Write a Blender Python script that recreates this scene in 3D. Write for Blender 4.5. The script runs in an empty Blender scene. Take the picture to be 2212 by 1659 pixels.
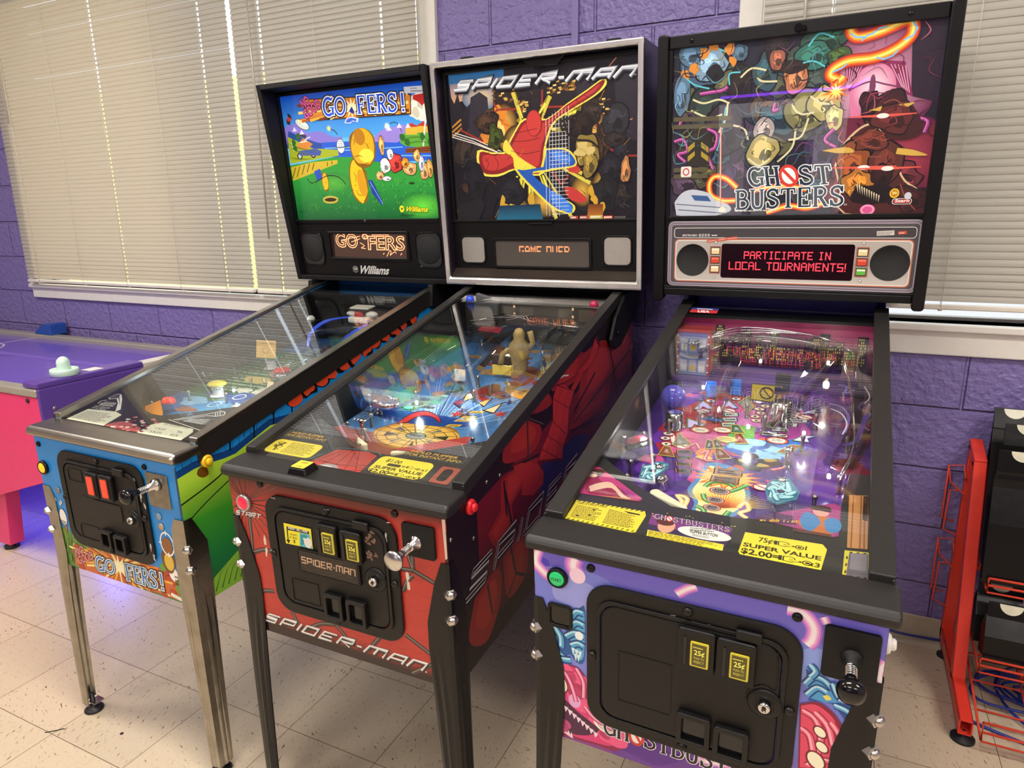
import bpy, bmesh, math, random
from mathutils import Vector, Matrix
random.seed(7)
SC = bpy.context.scene
C = SC.collection
PI = math.pi
R = math.radians

# ------------------------------------------------------------ camera, sky, lights, exposure
def link(o, parent=None):
    C.objects.link(o)
    if parent is not None:
        o.parent = parent
    return o
cam_d = bpy.data.cameras.new('camera')
cam = link(bpy.data.objects.new('camera', cam_d))
CAM_LOC = Vector((0.2692, -2.4336, 1.4341))
YAW, PITCH, ROLL = -0.4498, 0.2424, -0.0126
fwd = Vector((math.sin(YAW) * math.cos(PITCH), math.cos(YAW) * math.cos(PITCH), -math.sin(PITCH)))
rgt0 = Vector((math.cos(YAW), -math.sin(YAW), 0))
up0 = rgt0.cross(fwd)
rgt = rgt0 * math.cos(ROLL) + up0 * math.sin(ROLL)
upv = up0 * math.cos(ROLL) - rgt0 * math.sin(ROLL)
mw = Matrix((rgt, upv, -fwd)).transposed().to_4x4()
mw.translation = CAM_LOC
cam.matrix_world = mw
cam_d.sensor_width = 36.0
cam_d.lens = 1460.8 / 2212 * 36.0
cam_d.clip_start = 0.02
SC.camera = cam

w = bpy.data.worlds.new('sky')
SC.world = w
w.use_nodes = True
wn = w.node_tree.nodes
bg = wn['Background']
sky = wn.new('ShaderNodeTexSky')
sky.sky_type = 'HOSEK_WILKIE'
sky.sun_direction = Vector((-0.45, 0.6, 0.75)).normalized()
sky.turbidity = 3.0
hz_ = wn.new('ShaderNodeMix'); hz_.data_type = 'RGBA'; hz_.inputs[0].default_value = .55
hz_.inputs[7].default_value = (.30, .295, .28, 1)      # thin high haze
w.node_tree.links.new(sky.outputs[0], hz_.inputs[6])
w.node_tree.links.new(hz_.outputs[2], bg.inputs[0])
bg.inputs[1].default_value = 9.0

sun_d = bpy.data.lights.new('sun', 'SUN')
sun_d.energy = 5.0
sun_d.angle = R(2.5)
sun_d.color = (1.0, 0.78, 0.42)
sun = link(bpy.data.objects.new('sun', sun_d))
sun.rotation_euler = Vector((-0.12, 0.85, 0.62)).to_track_quat('Z', 'Y').to_euler()
sun.location = (-3, 6, 5)

def area(name, loc, sx, sy, energy, col, rot=(0, 0, 0)):
    d = bpy.data.lights.new(name, 'AREA')
    d.shape = 'RECTANGLE'
    d.size, d.size_y = sx, sy
    d.energy = energy
    d.color = col
    o = link(bpy.data.objects.new(name, d))
    o.location = loc
    o.rotation_euler = rot
    return o
WARM = (1.0, 0.95, 0.88)
for lx in (-3.0, -0.4, 2.2):
    for ly in (-1.75, -4.3):
        area('ceiling_troffer', (lx, ly, 2.93), 1.2, 0.55, 54, WARM)

SC.view_settings.view_transform = 'Standard'
SC.view_settings.look = 'None'
SC.view_settings.exposure = 0.0
SC.view_settings.gamma = 1.0
SC.view_settings.use_curve_mapping = False

# ------------------------------------------------------------ helpers
def lin(c):
    if isinstance(c, str):
        c = tuple(int(c[i:i + 2], 16) / 255 for i in (0, 2, 4))
    return tuple((x / 12.92 if x <= .04045 else ((x + .055) / 1.055) ** 2.4) for x in c[:3])

def tag(o, label=None, cat=None, group=None, kind=None):
    if label: o['label'] = label
    if cat: o['category'] = cat
    if group: o['group'] = group
    if kind: o['kind'] = kind
    return o

MATS = {}
def mat(name, col, rough=.5, metal=0.0, var=.06, vscale=30, bump=0.0, bscale=200, spec=.5, coat=0.0, emit=0.0, trans=0.0):
    """plain surface with procedural mottling and grain"""
    if name in MATS: return MATS[name]
    m = bpy.data.materials.new(name)
    m.use_nodes = True
    nt = m.node_tree; n = nt.nodes; L = nt.links
    b = n['Principled BSDF']
    c = lin(col)
    tc = n.new('ShaderNodeTexCoord')
    nz = n.new('ShaderNodeTexNoise'); nz.inputs['Scale'].default_value = vscale; nz.inputs['Detail'].default_value = 4
    L.new(tc.outputs['Object'], nz.inputs['Vector'])
    mx = n.new('ShaderNodeMix'); mx.data_type = 'RGBA'
    mx.inputs[6].default_value = (*[x * (1 - var * 2) for x in c], 1)
    mx.inputs[7].default_value = (*[min(1, x * (1 + var * 2)) for x in c], 1)
    L.new(nz.outputs['Fac'], mx.inputs[0])
    L.new(mx.outputs[2], b.inputs['Base Color'])
    b.inputs['Roughness'].default_value = rough
    b.inputs['Metallic'].default_value = metal
    b.inputs['Specular IOR Level'].default_value = spec
    b.inputs['Coat Weight'].default_value = coat
    if bump:
        n2 = n.new('ShaderNodeTexNoise'); n2.inputs['Scale'].default_value = bscale; n2.inputs['Detail'].default_value = 3
        L.new(tc.outputs['Object'], n2.inputs['Vector'])
        bp = n.new('ShaderNodeBump'); bp.inputs['Strength'].default_value = bump; bp.inputs['Distance'].default_value = .002
        L.new(n2.outputs['Fac'], bp.inputs['Height']); L.new(bp.outputs[0], b.inputs['Normal'])
    if emit:
        b.inputs['Emission Color'].default_value = (*c, 1)
        b.inputs['Emission Strength'].default_value = emit
    MATS[name] = m
    return m

def print_mat(name, rough=.35, emit=0.0, spec=.5, coat=0.0):
    """printed ink: colour comes from the drawn shapes"""
    if name in MATS: return MATS[name]
    m = bpy.data.materials.new(name); m.use_nodes = True
    nt = m.node_tree; n = nt.nodes; b = n['Principled BSDF']
    a = n.new('ShaderNodeAttribute'); a.attribute_name = 'ink'
    nt.links.new(a.outputs['Color'], b.inputs['Base Color'])
    b.inputs['Roughness'].default_value = rough
    b.inputs['Specular IOR Level'].default_value = spec
    b.inputs['Coat Weight'].default_value = coat
    if emit:
        nt.links.new(a.outputs['Color'], b.inputs['Emission Color'])
        b.inputs['Emission Strength'].default_value = emit
    MATS[name] = m
    return m

def glass_mat(name, tint=(1, 1, 1), ior=1.5, rough=0.0):
    if name in MATS: return MATS[name]
    m = bpy.data.materials.new(name); m.use_nodes = True
    nt = m.node_tree; n = nt.nodes; n.clear()
    out = n.new('ShaderNodeOutputMaterial'); mx = n.new('ShaderNodeMixShader')
    tr = n.new('ShaderNodeBsdfTransparent'); tr.inputs[0].default_value = (*tint, 1)
    gl = n.new('ShaderNodeBsdfGlossy'); gl.inputs['Roughness'].default_value = rough
    fr = n.new('ShaderNodeFresnel'); L = nt.links
    # same reflectance on entering and leaving the pane
    ge = n.new('ShaderNodeNewGeometry'); mi = n.new('ShaderNodeMix'); mi.inputs[2].default_value = ior; mi.inputs[3].default_value = 1 / ior
    L.new(ge.outputs['Backfacing'], mi.inputs[0]); L.new(mi.outputs[0], fr.inputs[0])
    L.new(fr.outputs[0], mx.inputs[0]); L.new(tr.outputs[0], mx.inputs[1]); L.new(gl.outputs[0], mx.inputs[2])
    L.new(mx.outputs[0], out.inputs[0])
    MATS[name] = m
    return m

class MB:
    """collects shapes into one mesh"""
    def __init__(s): s.v = []; s.f = []; s.sm = []
    def add(s, vs, fs, smooth=False, M=None):
        b = len(s.v)
        s.v += [tuple((M @ Vector(v)) if M else v) for v in vs]
        s.f += [tuple(b + i for i in f) for f in fs]
        s.sm += [smooth] * len(fs)
        return s
    def box(s, x0, x1, y0, y1, z0, z1, M=None):
        vs = [(x, y, z) for z in (z0, z1) for y in (y0, y1) for x in (x0, x1)]
        return s.add(vs, [(0, 2, 3, 1), (4, 5, 7, 6), (0, 1, 5, 4), (2, 6, 7, 3), (0, 4, 6, 2), (1, 3, 7, 5)], M=M)
    def prism(s, pts, f0, f1, smooth=False):
        """pts 2D (ccw), f0/f1 map 2D to the two end caps"""
        n = len(pts)
        vs = [f0(*p) for p in pts] + [f1(*p) for p in pts]
        fs = [tuple(range(n))[::-1], tuple(range(n, 2 * n))]
        s.add(vs, fs)
        b = len(s.v) - 2 * n
        for i in range(n):
            j = (i + 1) % n
            s.f.append((b + i, b + j, b + n + j, b + n + i)); s.sm.append(smooth)
        return s
    def px(s, pts, x0, x1, smooth=False): return s.prism(pts, lambda a, b: (x0, a, b), lambda a, b: (x1, a, b), smooth)
    def py(s, pts, y0, y1, smooth=False): return s.prism(pts, lambda a, b: (a, y0, b), lambda a, b: (a, y1, b), smooth)
    def pz(s, pts, z0, z1, smooth=False): return s.prism(pts, lambda a, b: (a, b, z0), lambda a, b: (a, b, z1), smooth)
    def ring(s, outer, inner, f0, f1):
        """frame between two outlines with the same number of points"""
        n = len(outer)
        vs = [f0(*p) for p in outer] + [f0(*p) for p in inner] + [f1(*p) for p in outer] + [f1(*p) for p in inner]
        fs = []
        for i in range(n):
            j = (i + 1) % n
            fs += [(i, j, n + j, n + i), (2 * n + i, 3 * n + i, 3 * n + j, 2 * n + j), (i, 2 * n + i, 2 * n + j, j), (n + i, n + j, 3 * n + j, 3 * n + i)]
        return s.add(vs, fs)
    def lathe(s, prof, o=(0, 0, 0), ax=(0, 0, 1), n=24, smooth=True, cap=True):
        ax = Vector(ax).normalized(); q = ax.to_track_quat('Z', 'Y').to_matrix(); o = Vector(o)
        vs = []; fs = []
        for r, h in prof:
            for k in range(n):
                a = 2 * PI * k / n
                vs.append(tuple(o + q @ Vector((r * math.cos(a), r * math.sin(a), h))))
        for i in range(len(prof) - 1):
            for k in range(n):
                k2 = (k + 1) % n
                fs.append((i * n + k, i * n + k2, (i + 1) * n + k2, (i + 1) * n + k))
        s.add(vs, fs, smooth)
        if cap:
            b = len(s.v) - len(vs)
            s.f.append(tuple(b + k for k in range(n))[::-1]); s.sm.append(False)
            e = b + (len(prof) - 1) * n
            s.f.append(tuple(e + k for k in range(n))); s.sm.append(False)
        return s
    def cyl(s, a, b, r, n=16, r2=None):
        a = Vector(a); d = Vector(b) - a
        return s.lathe([(r, 0), (r if r2 is None else r2, d.length)], a, d, n)
    def tube(s, pts, r, n=8, closed=False):
        P = [Vector(p) for p in pts]; m = len(P); vs = []; fs = []
        ref = None
        for i, p in enumerate(P):
            a = P[i - 1] if (i or closed) else P[i]
            b = P[(i + 1) % m] if (i < m - 1 or closed) else P[i]
            t = (b - a).normalized()
            if ref is None: ref = Vector((0, 0, 1)) if abs(t.z) < .9 else Vector((1, 0, 0))
            u = (ref - t * ref.dot(t))
            u = u.normalized() if u.length > 1e-5 else t.orthogonal().normalized()
            ref = u; v = t.cross(u)
            for k in range(n):
                an = 2 * PI * k / n
                vs.append(tuple(p + u * (r * math.cos(an)) + v * (r * math.sin(an))))
        for i in range(m if closed else m - 1):
            i2 = (i + 1) % m
            for k in range(n):
                k2 = (k + 1) % n
                fs.append((i * n + k, i * n + k2, i2 * n + k2, i2 * n + k))
        if not closed:
            fs.append(tuple(range(n))[::-1]); fs.append(tuple((m - 1) * n + k for k in range(n)))
        return s.add(vs, fs, True)
    def ball(s, c, r, n=16, sc=(1, 1, 1)):
        prof = [(max(1e-4, r * math.sin(PI * i / 10)), -r * math.cos(PI * i / 10)) for i in range(11)]
        b = len(s.v); s.lathe(prof, (0, 0, 0), (0, 0, 1), n)
        for i in range(b, len(s.v)):
            x, y, z = s.v[i]; s.v[i] = (c[0] + x * sc[0], c[1] + y * sc[1], c[2] + z * sc[2])
        return s
    def build(s, name, m, parent=None, bevel=0.0, seg=2, solid=0.0, M=None):
        me = bpy.data.meshes.new(name)
        vs = s.v if M is None else [tuple(M @ Vector(v)) for v in s.v]
        me.from_pydata(vs, [], s.f)
        me.polygons.foreach_set('use_smooth', s.sm)
        bm = bmesh.new(); bm.from_mesh(me)
        bmesh.ops.recalc_face_normals(bm, faces=bm.faces)
        bm.to_mesh(me); bm.free()
        me.materials.append(m)
        o = link(bpy.data.objects.new(name, me), parent)
        if solid:
            k = o.modifiers.new('thickness', 'SOLIDIFY'); k.thickness = solid; k.offset = 0
        if bevel:
            k = o.modifiers.new('edge', 'BEVEL'); k.width = bevel; k.segments = seg; k.limit_method = 'ANGLE'; k.angle_limit = R(35); k.harden_normals = False
        return o

def empty(name, loc=(0, 0, 0), rot=(0, 0, 0), parent=None):
    o = bpy.data.objects.new(name, None); link(o, parent)
    o.empty_display_size = .05
    o.location = loc; o.rotation_euler = rot
    return o

def rrect(x0, x1, z0, z1, r, n=6):
    """rounded rectangle outline, ccw"""
    out = []
    for cx, cz, a0 in ((x1 - r, z1 - r, 0), (x0 + r, z1 - r, 90), (x0 + r, z0 + r, 180), (x1 - r, z0 + r, 270)):
        for k in range(n + 1):
            a = R(a0 + 90 * k / n)
            out.append((cx + r * math.cos(a), cz + r * math.sin(a)))
    return out
def inset(pts, d):
    """shrink an outline towards its middle by d"""
    cx = sum(p[0] for p in pts) / len(pts); cz = sum(p[1] for p in pts) / len(pts)
    hx = max(p[0] for p in pts) - cx; hz = max(p[1] for p in pts) - cz
    return [(cx + (p[0] - cx) * (hx - d) / hx, cz + (p[1] - cz) * (hz - d) / hz) for p in pts]

# ------------------------------------------------------------ printed artwork
_GL = {}
def glyphs(s, bold=0.0):
    k = (s, bold)
    if k not in _GL:
        cu = bpy.data.curves.new('t', 'FONT'); cu.body = s; cu.offset = bold; cu.resolution_u = 3
        cu.fill_mode = 'FRONT'
        o = bpy.data.objects.new('t', cu); C.objects.link(o)
        dg = bpy.context.evaluated_depsgraph_get(); dg.update()
        me = o.evaluated_get(dg).to_mesh()
        vs = [(v.co.x, v.co.y) for v in me.vertices]; fs = [tuple(p.vertices) for p in me.polygons]
        o.evaluated_get(dg).to_mesh_clear()
        bpy.data.objects.remove(o); bpy.data.curves.remove(cu)
        _GL[k] = (vs, fs)
    return _GL[k]

def lerp(a, b, t): return tuple(x + (y - x) * t for x, y in zip(a, b))
def bez(p, n=10):
    """smooth curve through points (Catmull-Rom)"""
    out = []
    q = [p[0]] + list(p) + [p[-1]]
    for i in range(1, len(q) - 2):
        a, b, c, d = q[i - 1:i + 3]
        for k in range(n):
            t = k / n
            out.append(tuple(.5 * (2 * b[j] + (c[j] - a[j]) * t + (2 * a[j] - 5 * b[j] + 4 * c[j] - d[j]) * t * t + (3 * b[j] - a[j] - 3 * c[j] + d[j]) * t ** 3) for j in (0, 1)))
    out.append(tuple(p[-1][:2]))
    return out
def oval(c, rx, rz, n=28, a=0.0):
    ca, sa = math.cos(a), math.sin(a)
    return [(c[0] + rx * math.cos(t) * ca - rz * math.sin(t) * sa, c[1] + rx * math.cos(t) * sa + rz * math.sin(t) * ca) for t in [2 * PI * k / n for k in range(n)]]
def star(c, r1, r2, n, a=0.0, sq=1.0):
    return [(c[0] + (r1 if k % 2 == 0 else r2) * math.cos(a + PI * k / n), c[1] + sq * (r1 if k % 2 == 0 else r2) * math.sin(a + PI * k / n)) for k in range(2 * n)]
def blob(c, rx, rz, n=9, j=.25, rnd=random, a=0.0):
    p = []
    for k in range(n):
        t = 2 * PI * k / n; q = 1 + rnd.uniform(-j, j)
        p.append((rx * q * math.cos(t), rz * q * math.sin(t)))
    p = bez(p + [p[0]], 5)[:-1]
    ca, sa = math.cos(a), math.sin(a)
    return [(c[0] + x * ca - z * sa, c[1] + x * sa + z * ca) for x, z in p]

def inked(a, c, rx, rz, col, rnd, n=11, j=.2):
    """drawn shape: dark outline, body, lighter facet and hatching"""
    o = blob(c, rx, rz, n, j, rnd); L = lin(col)
    def tone(k): return ''.join('%02x' % max(0, min(255, int(int(col[i:i + 2], 16) * k))) for i in (0, 2, 4))
    a.poly([lerp(p, c, -.09) for p in o], '0d0b10'); a.poly(o, col)
    a.poly([lerp(p, (c[0] - rx * .2, c[1] + rz * .25), .42) for p in o], tone(1.3)); a.poly([lerp(p, (c[0] + rx * .3, c[1] - rz * .45), .62) for p in o], tone(.6))
    for k in range(7):
        t = rnd.uniform(0, 6.28); q = (c[0] + rx * .55 * math.cos(t), c[1] + rz * .55 * math.sin(t)); e = rnd.uniform(.2, .45); d = rnd.uniform(0, 6.28)
        a.line(bez([q, (q[0] + rx * e * math.cos(d), q[1] + rz * e * math.sin(d)), (q[0] + rx * e * 1.5 * math.cos(d + .8), q[1] + rz * e * 1.5 * math.sin(d + .8))], 3), min(rx, rz) * .09, tone((.45, 1.6)[k % 2]), k > 1, 2)

class Art:
    """thin printed sheet: flat coloured shapes laid one over the other. f(u,v,h) -> point"""
    def __init__(s, f, step=1.6e-5, h0=3e-4, clip=None):
        s.clip = clip; s.f = f; s.h = h0; s.step = step; s.v = []; s.fc = []; s.cl = []
    def nxt(s): s.h += s.step
    def cut(s, poly):
        """trim (point, colour) outline to the sheet's convex edge"""
        n = len(s.clip)
        for i in range(n):
            ax, az = s.clip[i]; bx, bz = s.clip[(i + 1) % n]
            sd = lambda p: (bx - ax) * (p[1] - az) - (bz - az) * (p[0] - ax)
            out = []
            for k in range(len(poly)):
                p, q = poly[k - 1], poly[k]; dp, dq = sd(p[0]), sd(q[0])
                if (dp >= 0) != (dq >= 0):
                    t = dp / (dp - dq); out.append((lerp(p[0], q[0], t), lerp(p[1], q[1], t)))
                if dq >= 0: out.append(q)
            poly = out
            if len(poly) < 3: return None
        return poly
    def raw(s, pts, faces, cols):
        if s.clip:
            for f in faces:
                pl = s.cut([(pts[i], cols[i] if isinstance(cols, list) else cols) for i in f])
                if pl:
                    b = len(s.v); s.v += [tuple(s.f(p[0], p[1], s.h)) for p, _ in pl]
                    s.fc.append(tuple(range(b, b + len(pl)))); s.cl.append([c for _, c in pl])
            return
        b = len(s.v)
        s.v += [tuple(s.f(p[0], p[1], s.h)) for p in pts]
        for f in faces:
            s.fc.append(tuple(b + i for i in f))
            s.cl.append([cols[i] for i in f] if isinstance(cols, list) else [cols] * len(f))
    def poly(s, pts, col, keep=False):
        if not keep: s.nxt()
        s.raw(pts, [tuple(range(len(pts)))], lin(col)); return s
    def polys(s, L, col):
        s.nxt()
        for p in L: s.poly(p, col, True)
        return s
    def grad(s, pts, col0, col1):
        """quad: first two corners col0, last two col1"""
        s.nxt(); a, b = lin(col0), lin(col1)
        s.raw(pts, [(0, 1, 2, 3)], [a, a, b, b]); return s
    def glow(s, c, rx, rz, col0, col1, n=28, a=0.0):
        """printed radial blend"""
        s.nxt(); o = oval(c, rx, rz, n, a); p = lin(col0); q = lin(col1)
        s.raw([c] + o, [(0, 1 + k, 1 + (k + 1) % n) for k in range(n)], [p] + [q] * n); return s
    def line(s, pts, wd, col, keep=False, taper=False, closed=False):
        if not keep: s.nxt()
        m = len(pts); L = []; Rr = []
        if m < 2: return s
        for i in range(m):
            a = pts[i - 1] if (i or closed) else pts[i]
            b = pts[(i + 1) % m] if (i < m - 1 or closed) else pts[i]
            dx, dz = b[0] - a[0], b[1] - a[1]; l = math.hypot(dx, dz) or 1
            k = wd / 2 * ((1 - i / (m - 1)) if taper == 1 else (math.sin(PI * (i + .3) / (m - .4)) if taper == 2 else 1))
            if 0 < i < m - 1 and not taper:
                d1 = (pts[i][0] - a[0], pts[i][1] - a[1]); d2 = (b[0] - pts[i][0], b[1] - pts[i][1])
                q = math.hypot(*d1) * math.hypot(*d2)
                if q > 0:
                    cs = max(-.6, (d1[0] * d2[0] + d1[1] * d2[1]) / q); k /= math.sqrt((1 + cs) / 2)
            L.append((pts[i][0] - dz / l * k, pts[i][1] + dx / l * k)); Rr.append((pts[i][0] + dz / l * k, pts[i][1] - dx / l * k))
        e = m if closed else m - 1
        s.raw(L + Rr, [(i, m + i, m + (i + 1) % m, (i + 1) % m) for i in range(e)], lin(col)); return s
    def lines(s, LL, wd, col, taper=False):
        s.nxt()
        for p in LL: s.line(p, wd, col, True, taper)
        return s
    def text(s, t, p0, p1, p2, col, bold=0.0, out=None, ow=.03, sh=None):
        """baseline p0-p1, cap height p0-p2 (gives slant); out = outline colour"""
        vs, fs = glyphs(t, 0); H = .69
        x0 = min(v[0] for v in vs); x1 = max(v[0] for v in vs)
        def T(v):
            a = (v[0] - x0) / (x1 - x0); b = v[1] / H
            return (p0[0] + (p1[0] - p0[0]) * a + (p2[0] - p0[0]) * b, p0[1] + (p1[1] - p0[1]) * a + (p2[1] - p0[1]) * b)
        if sh:
            v2, f2 = glyphs(t, bold + ow); s.nxt(); d = (p2[0] - p0[0], p2[1] - p0[1])
            s.raw([(q[0] + .06 * abs(p1[0] - p0[0]) / max(4, len(t)), q[1] - .08 * (abs(d[0]) + abs(d[1]))) for q in map(T, v2)], f2, lin(sh))
        if out:
            v2, f2 = glyphs(t, bold + ow); s.nxt(); s.raw(list(map(T, v2)), f2, lin(out))
        v2, f2 = glyphs(t, bold); s.nxt(); s.raw(list(map(T, v2)), f2, lin(col)); return s
    def strokes(s, glyph_list, p0, p1, p2, wd, col):
        """letters drawn as polylines in a unit row; list of (x offset, width, polylines)"""
        s.nxt(); tot = max(x + ww for x, ww, _ in glyph_list)
        for x, ww, pl in glyph_list:
            for l in pl:
                q = []
                for a, b in l:
                    t = (x + a * ww) / tot
                    q.append((p0[0] + (p1[0] - p0[0]) * t + (p2[0] - p0[0]) * b, p0[1] + (p1[1] - p0[1]) * t + (p2[1] - p0[1]) * b))
                s.line(q, wd, col, True)
        return s
    def fine(s, quad, rows, col, fill=.55, seed=1, wmax=1.0):
        """rows of small unreadable print inside a quad (bl, br, tr, tl)"""
        r = random.Random(seed); s.nxt()
        P = lambda a, b: lerp(lerp(quad[0], quad[1], a), lerp(quad[3], quad[2], a), b)
        for i in range(rows):
            y = 1 - (i + .8) / rows; x = 0; e = r.uniform(.75, 1) * wmax
            while x < e:
                d = min(e, x + r.uniform(.03, .09)); h = fill / rows
                s.raw([P(x, y), P(d, y), P(d, y + h), P(x, y + h)], [(0, 1, 2, 3)], lin(col)); x = d + .018
        return s
    def build(s, name, m, parent=None):
        me = bpy.data.meshes.new(name); me.from_pydata(s.v, [], s.fc)
        at = me.color_attributes.new('ink', 'FLOAT_COLOR', 'CORNER')
        flat = []
        for cs in s.cl:
            for c in cs: flat += [c[0], c[1], c[2], 1.0]
        at.data.foreach_set('color', flat)
        me.materials.append(m)
        return link(bpy.data.objects.new(name, me), parent)

# wide slanted block letters, drawn as strokes
BLOCK = {
 'S': [[(1, 1), (.1, 1), (.04, .58), (.95, .5), (.9, .03), (0, .03)]], 'P': [[(.02, 0), (.02, 1), (1, 1), (.96, .45), (.12, .42)]],
 'I': [[(.5, 0), (.5, 1)]], 'D': [[(.03, .03), (.03, 1), (.95, 1), (.95, .03), (-.05, .03)]], 'E': [[(1, 1), (.06, 1), (.02, .03), (.98, .03)], [(.05, .52), (.8, .52)]],
 'R': [[(.02, 0), (.02, 1), (1, 1), (.98, .52), (.2, .47), (1, 0)]], '-': [[(0, .5), (1, .5)]],
 'M': [[(.0, 0), (.03, 1), (.97, 1), (1, 0)], [(.5, 1), (.5, .1)]], 'A': [[(.0, 0), (.08, 1), (.95, 1), (1, 0)], [(.05, .42), (.97, .42)]],
 'N': [[(.0, 0), (.05, 1), (.95, 1), (1, 0)]], 'T': [[(0, 1), (1, 1)], [(.5, 1), (.5, 0)]],
}
def block(t):
    x = 0; out = []
    for ch in t:
        ww = {'I': .12, '-': .35, 'M': 1.35}.get(ch, 1.0)
        out.append((x, ww, BLOCK[ch])); x += ww + .34
    return out
# capitals with serifs: (polyline, stroke weight)
def arc(cx, cz, rx, rz, a0, a1, n=14): return [(cx + rx * math.cos(R(a0 + (a1 - a0) * k / n)), cz + rz * math.sin(R(a0 + (a1 - a0) * k / n))) for k in range(n + 1)]
def SF(x, z, d=.17): return ([(x - d, z), (x + d, z)], .07)
SERIF = {
 'G': [(arc(.5, .5, .4, .46, 50, 310), .15), ([(.86, .42), (.86, .06)], .15), SF(.8, .44, .2), ([(.74, .84), (.88, .98)], .1)],
 'H': [([(.2, .03), (.2, .97)], .17), ([(.8, .03), (.8, .97)], .17), ([(.2, .5), (.8, .5)], .08), SF(.2, .03), SF(.2, .97), SF(.8, .03), SF(.8, .97)],
 'S': [(bez([(.82, .74), (.72, .9), (.48, .95), (.24, .84), (.24, .64), (.5, .52), (.78, .38), (.8, .18), (.55, .05), (.28, .08), (.16, .28)], 5), .14), ([(.84, .98), (.83, .68)], .07), ([(.15, .33), (.14, .02)], .07)],
 'T': [([(.5, .03), (.5, .97)], .17), ([(.08, .95), (.92, .95)], .09), ([(.1, .97), (.07, .72)], .08), ([(.9, .97), (.93, .72)], .08), SF(.5, .03, .2)],
 'B': [([(.22, .03), (.22, .97)], .17), (bez([(.2, .95), (.55, .95), (.74, .84), (.74, .66), (.55, .53), (.25, .53)], 5), .12), (bez([(.3, .53), (.65, .52), (.84, .38), (.84, .2), (.62, .05), (.2, .04)], 5), .13), SF(.18, .03, .15), SF(.18, .97, .15)],
 'U': [(bez([(.2, .97), (.2, .3), (.32, .08), (.52, .04), (.72, .1), (.8, .32), (.8, .97)], 5), .15), SF(.2, .97), SF(.8, .97)],
 'E': [([(.24, .03), (.24, .97)], .17), ([(.15, .95), (.85, .95)], .09), ([(.15, .05), (.87, .05)], .09), ([(.24, .5), (.66, .5)], .08), ([(.85, .98), (.86, .72)], .08), ([(.87, .02), (.88, .3)], .08), ([(.66, .62), (.66, .38)], .07)],
 'F': [([(.24, .03), (.24, .97)], .17), ([(.15, .95), (.86, .95)], .09), ([(.24, .5), (.66, .5)], .08), ([(.86, .98), (.87, .70)], .08), ([(.66, .64), (.66, .36)], .07), SF(.24, .03, .19)], '!': [([(.5, .98), (.5, .32)], .17), ([(.5, .14), (.5, .0)], .17)],
 'R': [([(.22, .03), (.22, .97)], .17), (bez([(.2, .95), (.58, .95), (.78, .83), (.78, .65), (.58, .5), (.25, .5)], 5), .12), ([(.48, .5), (.84, .04)], .16), SF(.2, .03), SF(.18, .97, .15), SF(.88, .03, .12)],
}
def serif(art, t, p0, p1, p2, col, out=None, ow=.07, ring=True):
    """serif lettering on a baseline; an O becomes a red no-entry ring on white"""
    n = len(t)
    def T(i, a, b):
        k = (i + a) / n
        return (p0[0] + (p1[0] - p0[0]) * k + (p2[0] - p0[0]) * b, p0[1] + (p1[1] - p0[1]) * k + (p2[1] - p0[1]) * b)
    hz = math.hypot(p2[0] - p0[0], p2[1] - p0[1]); wz = math.hypot(p1[0] - p0[0], p1[1] - p0[1]) / n
    u = (hz + wz) / 2
    for grow, c in (((ow, out), (0, col)) if out else ((0, col),)):
        art.nxt()
        for i, ch in enumerate(t):
            if ch == 'O':
                if not ring: art.line([T(i, .5 + .4 * math.cos(t), .5 + .44 * math.sin(t)) for t in [2 * PI * k / 20 for k in range(20)]], (.12 + grow) * u, c, True, closed=True)
                continue
            for pl, wd in SERIF[ch]:
                q = [T(i, a, b) for a, b in pl]
                if grow and len(q) > 1:
                    e = grow * u * .5
                    d = Vector((q[0][0] - q[1][0], q[0][1] - q[1][1])).normalized() * e; q[0] = (q[0][0] + d[0], q[0][1] + d[1])
                    d = Vector((q[-1][0] - q[-2][0], q[-1][1] - q[-2][1])).normalized() * e; q[-1] = (q[-1][0] + d[0], q[-1][1] + d[1])
                art.line(q, (wd + grow) * u, c, True)
    if ring:
        for i, ch in enumerate(t):
            if ch == 'O':
                art.poly([T(i, .5 + .42 * math.cos(a), .5 + .42 * math.sin(a)) for a in [2 * PI * k / 24 for k in range(24)]], 'f2efe8')
                o = [T(i, .5 + .5 * math.cos(a), .5 + .5 * math.sin(a)) for a in [2 * PI * k / 28 for k in range(28)]]
                art.line(o, .16 * u, 'd2382c', closed=True)
                art.line([T(i, .2, .82), T(i, .8, .18)], .16 * u, 'd2382c')

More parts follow.
